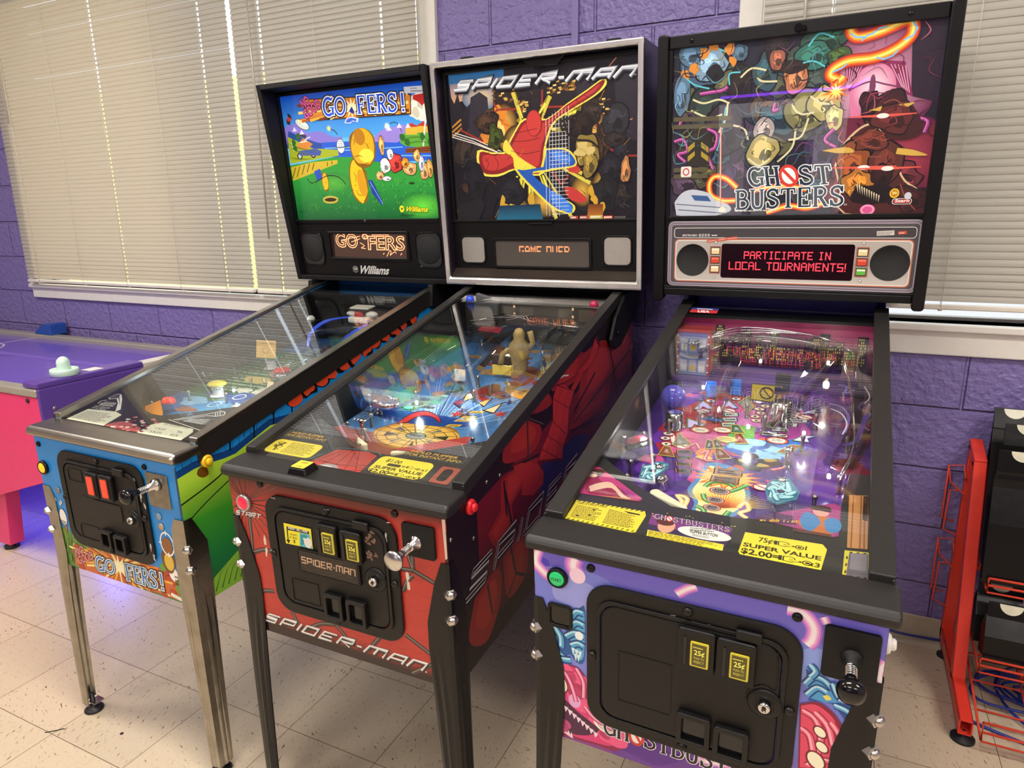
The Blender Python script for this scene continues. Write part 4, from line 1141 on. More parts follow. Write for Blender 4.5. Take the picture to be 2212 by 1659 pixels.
# right side art
a = Art(g.side(), clip=[(0, g.zb), (g.L, g.zb), (g.L, 1.16), (0, .872)])
L = g.L
a.poly([(0, g.zb), (L, g.zb), (L, 1.17), (1.1, g.gz(1.1) - .03), (.0, .879)], '1f86d2')
hill = [(-.0059, .8491), (.0485, .85), (.0784, .8507), (.1088, .8483), (.1403, .8458), (.1732, .8465)]
hill = [(0, .842)] + [(y, z) for y, z in hill if y > .01] + [(.3, .885), (.55, .86), (.8, .90), (1.0, .88), (L, .93)]
a.poly([(0, g.zb)] + [(y, z + .018) for y, z in hill] + [(L, g.zb)], '153f78')
for y in [k * .021 for k in range(56)]:
    a.lines([[(y, .85 + .03 * (y > .2)), (y + r.uniform(-.004, .006), .875 + .02 * (y > .2) + r.uniform(0, .02))]], .0035, '153f78', 1)
for y in (.09, .16, .24, .31, .38):
    t = [(y, .86), (y + .006, .91), (y + .002, .945 + .04 * (y > .2))]
    a.line(t, .005, '0d1a2c'); a.lines([[t[1], (t[1][0] + .014, t[1][1] + .018)], [t[1], (t[1][0] - .012, t[1][1] + .022)], [(y + .003, .93), (y - .012, .955)]], .0028, '0d1a2c')
for k, (z0, z1, c0, c1) in enumerate(((.72, .83, '3f9a2c', 'a8cf3a'), (.60, .72, '187a3e', '3f9a2c'), (g.zb, .60, '0f5f36', '187a3e'))):
    a.grad([(0, z0), (L, z0), (L, z1), (0, z1)], c0, c1)
a.poly([(0, .828)] + hill + [(L, .828)], 'a8cf3a')
a.line(bez([(0, .775), (.1, .80), (.18, .83), (.3, .845)], 6), .004, '16240c'); a.line(bez([(0, .72), (.07, .755), (.16, .79)], 6), .003, '16240c')
a.poly([(.0, g.zb), (.05, .545), (.14, .585), (.3, .60), (.3, g.zb)], '8fc43c')
a.lines([[(y, .51), (y + .02, .55), (y + .05, .57)] for y in [k * .02 for k in range(12)]], .004, '2c7a30', 1)
a.poly(blob((.073, .834), .016, .014, 8, .2, r), '6a4312')
for q in ((.27, .74), (.25, .66), (.3, .56), (.31, .80)):
    a.poly(blob(q, .05, .05, 12, .25, r), 'e0b440'); a.poly(blob(q, .043, .043, 12, .25, r), '7a4a14'); a.poly(blob((q[0] + .006, q[1] - .006), .02, .024, 10, .2, r), '2a1608')
for k in range(12):
    y = .40 + .055 * k; z = .945 + .0125 * k
    a.poly(blob((y, z), .038, .032, 10, .3, r), '141210'); a.poly(blob((y + .004, z - .004), .028, .024, 10, .3, r), 'd8482a')
    a.line(arc(y, z, .020, .018, 20, 200, 8), .006, 'f0e6da'); a.line(arc(y, z, .012, .011, 20, 200, 8), .005, 'c02a30')
for k in range(14): a.line([(.5 + .045 * k, 1.0 + .009 * k), (.503 + .045 * k, 1.025 + .009 * k)], .0035, '101820')
a.build('side_artwork', INK, g.root)
a = Art(lambda u, v, h: (-g.hw - h, u, v)); a.poly([(0, g.zb), (0, .879), (1.1, g.gz(1.1) - .03), (L, 1.17), (L, g.zb)], '1f86d2'); a.poly([(0, g.zb), (0, .80), (L, .9), (L, g.zb)], '3f9a2c'); a.build('side_artwork', INK, g.root)

# apron, cards
hw = g.hw - .0195
g.inside([(-hw, .058), (hw, .058), (hw, .30), (.13, .222), (.03, .165), (-.05, .165), (-.12, .215), (-hw, .33)])
a = Art(lambda u, v, h: g.ap(u, v, h), 1.5e-5)
def card(a, q, col, rows, seed, ink='4a463a'):
    a.poly(q, col); a.fine([lerp(q[0], q[2], .07), lerp(q[1], q[3], .07), lerp(q[2], q[0], .07), lerp(q[3], q[1], .07)], rows, ink, .45, seed)
cream = 'd8d5bd'
q = [(-.2424, .0718), (-.0838, .0724), (-.0967, .1351), (-.136, .1456), (-.2435, .1356)]
a.poly(q, cream); a.fine([(-.2343, .0821), (-.1006, .0808), (-.1164, .1334), (-.2319, .1279)], 9, '55524a', .4, 4)
q = [(.0542, .0692), (.215, .0721), (.2084, .1142), (.1931, .1282), (.0719, .1332), (.0509, .1148)]
a.poly(q, cream)
a.text('FOR AMUSEMENT ONLY', (.0858, .1223), (.1846, .1228), (.0809, .1311), '4a463a')
a.text('1 PLAY     -     50¢', (.0878, .0979), (.1833, .1014), (.0817, .1074), '2e2b24', .01)
a.text('5 PLAYS    -    $2.00', (.0891, .0799), (.1876, .0842), (.084, .0895), '2e2b24', .01)
mid = [(-.0838, .0724), (.0512, .0714), (.044, .091), (-.016, .1066), (-.0551, .106), (-.0746, .0943)]
a.poly(mid, 'a84a4a')
for k in range(30): a.poly(blob((r.uniform(-.05, .06), r.uniform(.07, .14)), .008, .004, 7, .3, r), ('d8c8c0', 'c86a68', '7a2c30')[k % 3])
club = [(-.2548, .2068), (-.2551, .2314), (-.2388, .2339), (-.1973, .206), (-.1349, .1564), (-.1348, .148), (-.1831, .1873), (-.2216, .2112), (-.2415, .201)]
a.line(club, .004, 'd8d6ce', closed=True); a.line([(-.2491, .2097), (-.2303, .2243), (-.1777, .1886), (-.1354, .1527)], .002, 'd8d6ce'); a.line(bez([(-.2469, .1675), (-.256, .1838), (-.2443, .1927)], 5), .004, 'd8d6ce')
for k, t in enumerate(('3 USE FLIPPER', 'TO CHANGE', 'RESPONSE')): a.text(t, (-.2413, .1778), (-.1845, .1781), (-.2452, .1865), 'cfcdc4') if k == 0 else a.fine([(-.2315, .1604), (-.1707, .165), (-.1906, .1817), (-.2456, .1767)], 2, 'cfcdc4', .5, k)
a.text('HOLD FLIPPER FOR', (-.2397, .151), (-.1746, .1511), (-.2445, .1585), 'cfcdc4'); a.text('STATUS REPORT', (-.2376, .1414), (-.1753, .1418), (-.2427, .1488), 'cfcdc4')
ax = [(.088, .1523), (.1586, .2049), (.1836, .2301), (.2006, .2258), (.2115, .2121), (.1964, .2003), (.1642, .1965), (.1025, .1542)]
a.line(ax, .003, 'd8d6ce', closed=True); a.lines([[(.175, .2158), (.191, .2015)], [(.1784, .2201), (.1979, .2033)], [(.1819, .2243), (.2034, .2067)]], .002, 'd8d6ce')
for k, (t, yy) in enumerate((('DESIGNED AND', 0), ('BUILT IN THE U.S.A.', 16), ('BY THE PINBALL', 32), ('PEOPLE IN CHICAGO', 48))):
    p = [(1260 - 40 * k, 1050 + yy), (1450 - 30 * k, 1062 + yy)]
a.fine([(.1226, .1531), (.2131, .152), (.2043, .1843), (.1362, .1728)], 4, 'cfcdc4', .55, 12)
a.line([(.0741, .1499), (.1772, .1331), (.2207, .1266)], .003, 'bfbdb6')
a.build('apron_print', INKF, g.apron)
# playfield print
a = Art(lambda u, v, h: g.pf(u, v, h), 1.2e-5, clip=[(-hw, .1), (hw, .1), (hw, 1.1), (-hw, 1.1)])
a.poly([(-hw, .1), (hw, .1), (hw, 1.1), (-hw, 1.1)], '3a66a0'); a.poly([(-hw, .45), (hw, .35), (hw, .8), (-hw, .9)], '2e6a34')
a.glow((0.03, .33), .16, .12, '6ac8ee', '3a8ac8')
for k in range(26): a.poly(blob((r.uniform(-.22, .22), r.uniform(.25, 1.0)), r.uniform(.02, .06), r.uniform(.02, .05), 9, .3, r), ('4f8f3a', '87b8d8', 'd8cba0', '2c4f90', 'a8613a', 'd8b850', 'e0dccb')[k % 7])
for k in range(7): a.line(oval((-.05 + .03 * k, .4 + .07 * k), .02, .02, 18), .004, 'e8e4d4', closed=True)
for k in range(5): a.poly([(.06 + .03 * k, .36 + .05 * k), (.10 + .03 * k, .38 + .05 * k), (.085 + .03 * k, .44 + .05 * k)], 'e8e4d4')
a.fine([(.02, .30), (.2, .32), (.2, .40), (.02, .38)], 6, 'e8e4d4', .4, 3)
a.fine([(-.2, .5), (.2, .5), (.2, .9), (-.2, .9)], 16, 'c9c4a4', .25, 5, .8)
a.build('playfield_print', INKF, g.play)
g.flipper(-.085, .225, R(-28)); g.flipper(.095, .225, R(180 + 28))
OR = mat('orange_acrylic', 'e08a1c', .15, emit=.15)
sp = [(-.1822, .2465), (-.1792, .314), (-.0808, .2468), (-.0387, .2104), (-.0773, .2068), (-.1155, .2323)]
g.plastic(sp, .03, OR, 'orange_plastic')
g.plastic([(-.223, .2388), (-.2172, .2759), (-.1183, .2273), (-.1482, .1936)], .03, mat('smoke_acrylic', '5a6a6a', .1), 'plastic_guard')
for k, p in enumerate([(-.1411, .3069), (-.1271, .311)]): g.dome(p[0], p[1], .03, mat('red_dome', 'd82a1c', .15, emit=.5), .014)
g.bumper(-.10, .46, mat('yellow_cap', 'd8c23c', .2)); g.bumper(.02, .62, mat('red_cap', 'b8302a', .2)); g.bumper(-.13, .72, mat('green_cap', '2f8a4a', .2))
yt_ = mat('tan_sign', 'd8ab58', .4)
def sign(m_, c, y_, wd, ht, rot, art=None, name='playfield_sign', hz=.06):
    M = Matrix.Translation(m_.pf(c, y_, hz)) @ Matrix.Rotation(rot, 4, 'Z') @ Matrix.Rotation(R(-12), 4, 'X')
    o = MB().box(-wd / 2, wd / 2, 0, .003, 0, ht).build(name, yt_, m_.play, M=M)
    MB().cyl(m_.pf(c, y_, 0), m_.pf(c, y_, hz + .01), .002, 8).build('sign_post', STEEL, m_.play)
    if art:
        A = Art(lambda u, v, h: tuple(M @ Vector((u, -h, v)))); art(A); A.build('sign_print', INK, o)
sign(g, -.09, .66, .075, .06, R(10), lambda A: (A.text('TO DRIVING AREA', (-.034, .046), (.034, .046), (-.034, .053), '4a2a14'), A.line(oval((0, .026), .012, .010), .0015, '6a3a1c', closed=True)))
sign(g, .08, .50, .034, .030, R(-15), lambda A: A.fine([(-.006, .01), (.006, .01), (.006, .02), (-.006, .02)], 2, '3a2a1c', .5, 2), hz=.02)
sign(g, .14, .70, .03, .045, R(-25), lambda A: A.polys([[(-.012 + .006 * i, .008 + .007 * j), (-.006 + .006 * i, .008 + .007 * j), (-.006 + .006 * i, .015 + .007 * j), (-.012 + .006 * i, .015 + .007 * j)] for i in range(4) for j in range(5) if (i + j) % 2], '3a3a38'), hz=.04)
g.ramp([(-.2, .5, .03), (-.18, .7, .05), (-.1, .9, .07), (.08, .98, .075), (.2, .85, .06), (.21, .6, .04)], .04, .02)
g.ramp([(.02, .55, .01), (.03, .75, .05), (.06, .95, .07)], .045, .02)
g.wire([(.18, .95, .08), (.2, .7, .06), (.2, .4, .05), (.17, .3, .03)])
for x, y in ((-.2, .3), (-.16, .4), (.18, .34), (.2, .5), (-.05, .55), (.1, .6), (-.2, .62), (.05, .8), (-.02, .42), (.13, .45), (.16, .62), (-.12, .9)): g.post(x, y)
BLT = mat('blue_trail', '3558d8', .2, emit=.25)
def ribbon_h(m_, pts, wd, mt, name):
    """curved printed plastic strip, points (x,y,h)"""
    P = bez3(pts, 8); vs = []; n = len(P)
    for i, p in enumerate(P):
        k = wd * (1 - .8 * i / n); vs += [m_.pf(p[0] - k / 2, p[1], p[2]), m_.pf(p[0] + k / 2, p[1], p[2])]
    return MB().add(vs, [(2 * i, 2 * i + 1, 2 * i + 3, 2 * i + 2) for i in range(n - 1)]).build(name, mt, m_.play, solid=.002)
ribbon_h(g, [(.03, 1.0, .12), (-.07, .96, .11), (-.10, .9, .08), (-.085, .86, .04)], .035, BLT, 'blue_trail_plastic')
ribbon_h(g, [(.11, .98, .10), (.07, .93, .08), (.02, .87, .04)], .04, BLT, 'blue_trail_plastic')
WHT = mat('toy_white', 'ded8cc', .3); REDT = mat('toy_red', 'b0242a', .3)
MB().box(-.045, .045, -.03, .03, 0, .022).build('cart_body', WHT, g.play, bevel=.006, M=Matrix.Translation(g.pf(.06, 1.0, .10)))
MB().ball((.045, 0, .02), .018, 14, (1.4, 1, .7)).ball((-.045, .0, .02), .016, 14, (1.6, .8, .6)).build('cart_fender', WHT, g.play, M=Matrix.Translation(g.pf(.06, 1.0, .11)))
MB().ball((0, -.012, .018), .017, 14, (1.2, .7, .8)).build('cart_seat', REDT, g.play, M=Matrix.Translation(g.pf(.055, 1.0, .11)))
MB().px([(-.02, .045), (.025, .05), (.025, .056), (-.02, .051)], -.04, .045).build('cart_canopy', WHT, g.play, bevel=.002, M=Matrix.Translation(g.pf(.06, 1.0, .105)))
g.dome(-.17, .98, .10, mat('clear_white_dome', 'dcdcd6', .1), .016); MB().box(-.03, .03, -.03, .03, 0, .003).build('lamp_plate', BLACKS, g.play, M=Matrix.Translation(g.pf(-.17, .98, .096)))
g.spot(-.03, .46, .02, (.75, .9, 1), .35); g.spot(.08, .72, .03, (.3, .5, 1), .5); g.spot(.0, .27, .012, (.35, .75, 1), .4)
b = MB().box(-hw + .001, hw - .001, 1.065, 1.07, .96, 1.138).build('back_panel', BLACKS, g.root)

# backbox
g.backbox(BLACK, .22)
HB = g.hb
# neck piece at the side where box meets cabinet
for sg in (-1, 1):
    a0, a1 = sorted((sg * (g.hw - .002), sg * (g.hw + .018)))
    MB().px([(g.yb - .03, 1.10), (g.yb + .18, 1.03), (g.yb + .19, g.zbb), (g.yb - .02, g.zbb)], a0, a1).build('backbox_bracket', BLACK, g.root, bevel=.003)
g.slab(-HB + .02, HB - .02, .018, .222, -.02, 0).build('speaker_panel', BLACKS, g.bb, bevel=.002)
fr = g.fframe(rrect(-HB + .02, HB - .02, .222, g.Hf - .021, .004, 2), rrect(-.345, .325, .236, .692, .004, 2), -.018, .004).build('backglass_frame', BLACKS, g.bb, bevel=.002)
a = Art(lambda u, v, h: g.br(u, v, -.012 + h), 2e-5, clip=[(-.347, .234), (.327, .234), (.327, .694), (-.347, .694)])
U0, U1, V0, V1 = -.348, .328, .234, .694
P = lambda s_: s_
a.grad([(U0, .50), (U1, .50), (U1, V1), (U0, V1)], '58b4ee', '0a4cc4'); a.poly([(U0, V0), (U1, V0), (U1, .53), (U0, .53)], '6cc0ee')
a.poly(bez([(-.3504, .5822), (-.2857, .5936), (-.2351, .5595), (-.1713, .5607), (-.1133, .5369), (-.0723, .537)], 4) + [(-.0798, .4944), (-.3665, .5092)], '8a7ad0'); a.poly([(-.3271, .5703), (-.2738, .5462), (-.193, .5209), (-.0916, .5052), (-.0951, .4849), (-.348, .5082)], '2e4f9e')
a.poly(bez([(.0714, .5261), (.113, .548), (.1642, .5544), (.2019, .5591), (.2476, .5349), (.3129, .5308)], 4) + [(.3066, .4744), (.0669, .4967)], '9a86d4'); a.poly([(-.1721, .5198), (-.022, .5165), (.1694, .501), (.221, .5174), (.3125, .4741), (.3142, .4357), (.0967, .4354), (-.1808, .4736)], '2a5fd0'); a.lines([[(-.162, .4986), (-.0255, .4956)], [(-.1501, .4877), (-.0137, .4859)], [(.1038, .4849), (.1922, .4852)], [(.1509, .4578), (.3098, .4503)]], .004, '7ab8f0')
a.grad([(-.3616, .2333), (.3286, .2234), (.3246, .3672), (-.3512, .3896)], '0e5a2e', '2f9a3c'); a.poly([(-.3524, .3841), (.3271, .3623), (.3213, .4354), (.1588, .4228), (-.0312, .4614), (-.1262, .4658), (-.347, .4438)], '349a3a')
a.glow((.2536, .2792), .10, .05, '6ad83c', '1c7a34'); a.glow((-.1432, .3721), .09, .04, '57b23c', '2c8a38')
a.poly([(-.3353, .5498), (-.2781, .5256), (-.2181, .5015), (-.101, .4903), (-.0978, .4697), (-.2263, .46), (-.3416, .4517)], 'a8b428'); a.poly([(-.3423, .4382), (-.2278, .4521), (-.1074, .4546), (-.1097, .4418), (-.2131, .417), (-.3406, .3865)], 'd0b430')
a.lines([[(-.3426, .3948), (-.3192, .4346)], [(-.3189, .4005), (-.296, .439)], [(-.2913, .4082), (-.2717, .4434)], [(-.264, .4163), (-.2464, .446)], [(-.2371, .4233), (-.2228, .4482)], [(-.1601, .4334), (-.1572, .449)], [(-.138, .4393), (-.1343, .4517)]], .004, '6a5410')
a.poly([(.1979, .5283), (.2488, .5443), (.3119, .5215), (.3155, .4739), (.2048, .4869), (.1818, .5003)], '5ea83a'); a.poly([(.2039, .4797), (.3165, .4834), (.3168, .4596), (.2019, .4642)], '8a4a1c'); a.lines([[(.2031, .4739), (.3157, .4758)], [(.2038, .469), (.3148, .4683)]], .002, '3a1c0c')
a.polys([[(.2132, .5513), (.2385, .5591), (.2616, .5505), (.2582, .5223), (.2098, .5252)], [(.2619, .5529), (.2867, .5606), (.3062, .55), (.3036, .5267), (.259, .5294)]], 'e0b43c'); a.polys([[(.208, .5492), (.239, .5629), (.2661, .5479)], [(.2567, .5504), (.2872, .5643), (.3101, .5479)]], 'c0392a')
a.polys([blob(q, .028, .03, 10, .25, r) for q in [(.2562, .6047), (.2833, .6074), (.2714, .6313), (.2988, .5877)]], 'ece6d4'); a.polys([blob(q, .014, .016, 10, .25, r) for q in [(.261, .5951), (.282, .6213)]], 'cfc6ae')
a.line([(.3143, .6462), (.2788, .483)], .006, 'e6e6ea'); a.poly([(.256, .6509), (.3122, .6532), (.3065, .6286), (.29, .6138), (.2767, .6263), (.2543, .6373)], 'c8281e')
# airship
a.poly(oval((-.2542, .5889), .036, .0165, 24, R(-26)), '1b1b20'); a.poly(oval((-.2542, .5889), .034, .0145, 24, R(-26)), 'd5dcd2'); a.poly(oval((-.2482, .5937), .024, .006, 18, R(-26)), 'f2f5ee'); a.polys([[(-.3205, .6345), (-.3042, .6257), (-.3003, .61), (-.3172, .6163)], [(-.3291, .6119), (-.308, .6079), (-.3155, .5903), (-.3288, .5964)]], '2a2a30'); a.poly([(-.3238, .6193), (-.3028, .6153), (-.307, .6027), (-.3254, .6055)], 'c03a2a'); a.poly([(-.2783, .5595), (-.2407, .5495), (-.2463, .5394), (-.2769, .549)], '3a3a44')
# buggy
a.polys([oval(q, .013, .013, 18) for q in [(-.2884, .4761), (-.221, .4797)]], '17171c'); a.polys([oval(q, .008, .008, 14) for q in [(-.2884, .4761), (-.221, .4797)]], 'c8ccd8'); a.poly([(-.2918, .4948), (-.204, .5008), (-.1779, .4891), (-.1879, .4739), (-.2878, .4787)], '4a5aa8'); a.poly([(-.3041, .506), (-.2606, .5403), (-.2151, .5169), (-.2476, .4978)], 'd8883a'); a.lines([[(-.3136, .4958), (-.3215, .528)], [(-.2781, .5256), (-.2413, .5288)], [(-.255, .5321), (-.2241, .5433)]], .004, 'e8e4d4')
# golden shapes standing where the main figure is, plain
a.poly(blob((-.022, .3735), .042, .082, 12, .06, r, R(6)), '8a5a0c'); a.poly(blob((-.022, .3735), .036, .076, 12, .06, r, R(6)), 'f2c61c'); a.poly(oval((-.006, .3678), .02, .05, 20, R(6)), 'd89a14')
a.poly(blob((.0142, .4945), .060, .070, 12, .08, r), '8a5a0c'); a.poly(blob((.0142, .4945), .054, .064, 12, .08, r), 'e8b020'); a.poly(oval((.0291, .4636), .034, .024), 'f8e04a'); a.poly(oval((.0067, .5299), .024, .03, 20, R(20)), 'b87a14')
a.poly(blob((-.181, .3786), .017, .036, 9, .1, r), '8a5a0c'); a.poly(blob((-.181, .3786), .014, .032, 9, .1, r), 'eebc22'); a.poly([(-.2288, .4176), (-.1983, .4271), (-.1911, .3896), (-.2195, .3841)], '2a52b8'); a.line(bez([(-.2688, .3923), (-.243, .3752), (-.1665, .3994), (-.1116, .3922), (-.0816, .3649)], 5), .003, '1c1a18')
a.poly(oval((-.0839, .5022), .019, .026, 24), '202024'); a.poly(oval((-.0839, .5022), .0175, .0245, 24), 'e4e6ea'); a.polys([oval((c0[0] + .005 * i, c0[1] + .006 * j), .0017, .0017, 8) for c0 in [(-.0821, .5123)] for i in range(-2, 3) for j in range(-2, 4)], '8a8e98'); a.line(bez([(-.1222, .5068), (-.0929, .4976), (-.0416, .5)], 6), .003, '4a4e5a')
a.line(bez([(-.0916, .5432), (-.1029, .5565), (-.1219, .5652)], 5), .003, '30261c'); a.poly(star((-.1284, .5671), .013, .005, 9), 'ffe680'); a.poly(star((.1346, .5578), .015, .007, 9), 'f8f4d8'); a.line(bez([(.147, .5651), (.1663, .5696), (.1836, .5603), (.1954, .5333)], 5), .002, '20201c')
a.poly([(.0223, .3772), (.0421, .3766), (.0821, .29), (.0719, .2876), (.035, .3302)], '1f3f9a'); a.line([(.0314, .3718), (.0788, .2901)], .003, '86a8f0')
# tumbled clothes shapes, plain
for q, rx, rz, c in (((.1539, .433), .028, .032, 'd23a34'), ((.108, .4249), .022, .026, 'e8e6e0'), ((.2137, .4107), .03, .02, 'e2a068'), ((.2737, .3985), .018, .03, 'e2a068'), ((.1021, .4948), .012, .03, 'e2a45c'), ((.1359, .4635), .014, .018, 'dcdce2'), ((.265, .4282), .012, .026, 'c8c4e0'), ((.0804, .3906), .016, .016, 'e2a068'), ((.2497, .4532), .014, .02, 'e0a860'), ((.1976, .4311), .016, .018, 'd8882c'), ((.299, .4073), .012, .03, 'd89850'), ((.1112, .3794), .02, .008, 'dcdce0')): inked(a, q, rx, rz, c, r, 10, .15)
a.lines([bez(x, 4) for x in ([(-.0397, .4104), (-.0296, .3893), (-.0364, .3687)], [(.0014, .414), (.0204, .4081), (.0247, .3926)], [(-.0373, .3426), (-.0262, .3265), (-.0064, .3234)], [(-.0312, .4614), (-.0038, .4652), (.0152, .4592)], [(.0296, .5087), (.0411, .4981), (.042, .4831)], [(-.027, .5268), (-.0154, .5162), (-.0245, .5016)], [(-.0079, .44), (.0178, .4338), (.0387, .4405)])], .0025, '7a4c08', 2)
a.lines([bez(x, 4) for x in ([(-.3435, .5292), (-.303, .5112), (-.2476, .4978), (-.1854, .4868)], [(-.326, .5071), (-.2784, .4888), (-.209, .4749)], [(-.3402, .4758), (-.2905, .4655), (-.2253, .4652)], [(.1954, .5092), (.2453, .516), (.3044, .5078)], [(.2058, .4942), (.2616, .5007), (.3143, .4906)])], .003, '5a7a14', 2)
a.polys([blob(q, .010, .012, 8, .3, r) for q in [(.1966, .5188), (.2156, .4985), (.2812, .5139), (.3087, .4933), (-.307, .5272), (-.3041, .506), (-.281, .5466)]], '2f6a24'); a.polys([[q, (q[0] + .012, q[1] + .016), (q[0] + .024, q[1])] for q in [(-.306, .5664), (-.2722, .5539), (.1311, .542), (.1759, .5489), (.2125, .5466)]], 'e4dcf4')
a.poly(oval((-.165, .3109), .032, .010), '3a2a0c'); a.line(oval((-.165, .3109), .034, .011), .007, 'c8b44a', closed=True); a.poly(oval((.2168, .3608), .012, .004), '2a3a14')
a.lines([[q, (q[0] + r.uniform(-.006, .006), q[1] + r.uniform(.006, .012))] for q in [(r.uniform(-.28, .3), r.uniform(.25, .38)) for _ in range(90)]], .0018, '8ac83c', 1)
a.lines([[q, (q[0] + .008, q[1])] for q in [(r.uniform(-.28, .3), r.uniform(.25, .38)) for _ in range(50)]], .0014, '0c3a1c')
# lettering
a.poly([(-.2362, .6763), (.2494, .6552), (.2423, .5894), (-.2202, .5984)], '2a1608'); a.poly([(-.232, .6729), (.2454, .6518), (.2391, .5929), (-.2152, .6022)], 'd88a2c')
bc = (-.0099, .6292)
for k in range(40):
    t = 2 * PI * k / 40; q = .34; e = (max(-.262, min(.236, bc[0] + q * math.cos(t))), max(bc[1] - .03, min(bc[1] + .027, bc[1] + q * .5 * math.sin(t))))
    a.line([e, bc], .010, ('f6d878', 'b85a14', 'f0b040', '7a3408')[k % 4], taper=1)
a.poly(star(bc, .045, .018, 12, 0, .8), 'fdf6c8')
a.text('NO', (-.2338, .6434), (-.1977, .6583), (-.2477, .6722), 'e85aa4', .03, '3a0c2a', .06); a.text('GOOD', (-.2274, .605), (-.147, .6444), (-.2414, .6339), 'e85aa4', .03, '3a0c2a', .06)
for t, p in (('GO', [(-.1445, .6104), (-.037, .6058), (-.1394, .6735)]), ('FERS!', [(.0127, .6072), (.2353, .6007), (.013, .6684)])):
    serif(a, t, p[0], p[1], p[2], '120c1e', '120c1e', .28, False); serif(a, t, p[0], p[1], p[2], '1a50dc', 'f4f2ea', .14, False)
a.poly([(-.0236, .6181), (-.0091, .634), (.002, .6138), (-.0067, .6086)], '182c8a'); a.poly([(-.0513, .5806), (-.0385, .5971), (-.0147, .6003), (.017, .5932), (.0114, .579), (-.0108, .5844), (-.0253, .5765)], 'cfd8ec'); a.poly([(-.0443, .5827), (-.0343, .5938), (-.0153, .5965), (.0066, .59), (.0034, .5824), (-.0103, .5873), (-.026, .5804)], '3a6ad0')
p = [(.1758, .2625), (.2712, .2596), (.1869, .2794)]
a.text('Williams', p[0], p[1], p[2], 'f8e02a', .03, '1a2a0a', .04); a.poly(oval((.1629, .2715), .010, .012), 'f8e02a'); a.text('w', (.1572, .2674), (.1681, .2673), (.1595, .2798), '1a3a0a', .03)
a.fine([(.1543, .2456), (.2243, .2438), (.224, .2521), (.1554, .254)], 3, '0c2a14', .5, 3); a.line(bez([(-.3315, .2681), (-.3193, .2724), (-.3171, .2645), (-.3008, .271), (-.2902, .2675)], 4), .0018, '0c2a14')
a.poly([(.2237, .6789), (.305, .6764), (.3034, .6525), (.2241, .6591)], 'cfd0d6'); a.text('PIN 001', (.2512, .6697), (.2759, .6685), (.2517, .6737), '22222a', .02); a.fine([(.2502, .6615), (.3011, .6582), (.3015, .6618), (.2506, .6651)], 1, '22222a', .8, 2)
a.build('translite', print_mat('lit_translite_bright', .4, emit=.68), g.bb)
g.slab(U0, U1, V0, V1, -.006, -.004).build('backglass', TGLASS, g.bb)
g.slab(-.345, .325, .228, .237, -.004, .007).build('glass_channel', BLACKS, g.bb, bevel=.001)
MB().lathe([(.004, 0), (.004, .003)], g.br(.0, .2325, .006), g.Nf, 10).build('channel_screw', STEEL, g.bb)
# speaker panel
for u0, u1 in ((-.338, -.222), (.212, .325)):
    o = rrect(u0, u1, .058, .19, .03, 6)
    s_ = g.fframe(o, inset(o, .004), 0, .005).build('speaker_rim', BLACKG, g.bb, bevel=.0015)
    g.bprism(inset(o, .005), 0, .0012).build('speaker_cloth', mat('speaker_mesh', '1c1c1d', .7, bump=.6, bscale=2500), s_)
    cu, cv = (u0 + u1) / 2, .124
    MB().lathe([(.052, 0), (.05, .002), (.022, .0015), (.018, .003), (.001, .004)], g.br(cu, cv, .0012), g.Nf, 30).build('speaker_cone', mat('speaker_paper', '121213', .8), s_)
o = rrect(-.196, .186, .082, .192, .006, 3)
df = g.fframe(o, inset(o, .010), 0, .006).build('display_bezel', BLACKS, g.bb, bevel=.002)
g.bprism(inset(o, .0095), 0, .0008).build('display', mat('display_dark', '1c1210', .15), df)
a = Art(lambda u, v, h: g.br(u, v, .001 + h), 3e-5)
D = [(-.1588, .186), (.1749, .1804), (.167, .0931), (-.164, .0957)]
a.poly([(-.1659, .1872), (.1768, .1804), (.168, .0904), (-.1716, .0939)], '30201a')
def stipple(a, t, p0, p1, p2, col, bold):
    """outline lettering made of small dots"""
    a.text(t, p0, p1, p2, col, bold)
p = [(-.1573, .1338), (-.0547, .129), (-.1555, .1844)]; a.text('GO', p[0], p[1], p[2], 'ff9a6a', .035); a.text('GO', p[0], p[1], p[2], '30201a', -.012)
p = [(-.0033, .1239), (.161, .1227), (.0008, .1733)]; a.text('FERS', p[0], p[1], p[2], 'ff9a6a', .035); a.text('FERS', p[0], p[1], p[2], '30201a', -.012)
a.line(oval((-.0145, .1722), .012, .009, 16), .004, 'ff9a6a', closed=True); a.polys([oval(q, .0022, .0022, 8) for q in [(-.0195, .175), (-.0147, .1706), (-.0087, .1739), (-.0173, .1673)]], 'ff9a6a')
a.lines([bez([(-.0411, .1485), (-.022, .1376), (-.0372, .1291), (-.0167, .1266)], 4), [(-.124, .1593), (-.0371, .1733)], [(-.0828, .1511), (-.0386, .164)], bez([(.078, .0973), (.0945, .1194), (.1004, .114), (.0942, .103), (.1173, .1158), (.123, .1088)], 4), [(.1421, .1036), (.1496, .1107)], [(.0622, .1053), (.0684, .1109)], [(-.1343, .1827), (-.077, .186)], [(.0187, .1783), (.0993, .1783)]], .0025, 'ff9a6a')
a.build('display_dots', DMD, df)
o = rrect(-.165, .185, .022, .066, .008, 3); g.fframe(o, inset(o, .0015), 0, .0008).build('badge_panel', BLACKG, g.bb)
a = Art(lambda u, v, h: g.br(u, v, .0005 + h), 3e-5)
p = [(-.0657, .0301), (.0731, .0291), (-.0517, .06)]; a.text('Williams', p[0], p[1], p[2], 'c4c2be', .03)
a.poly(oval((-.0802, .0458), .0125, .0125), 'c4c2be'); a.poly(oval((-.0802, .0458), .0112, .0112), '1a1a1a'); a.text('W', (-.0889, .041), (-.0725, .0408), (-.0863, .0525), 'c4c2be', .03)
a.build('maker_badge', INK, g.bb)
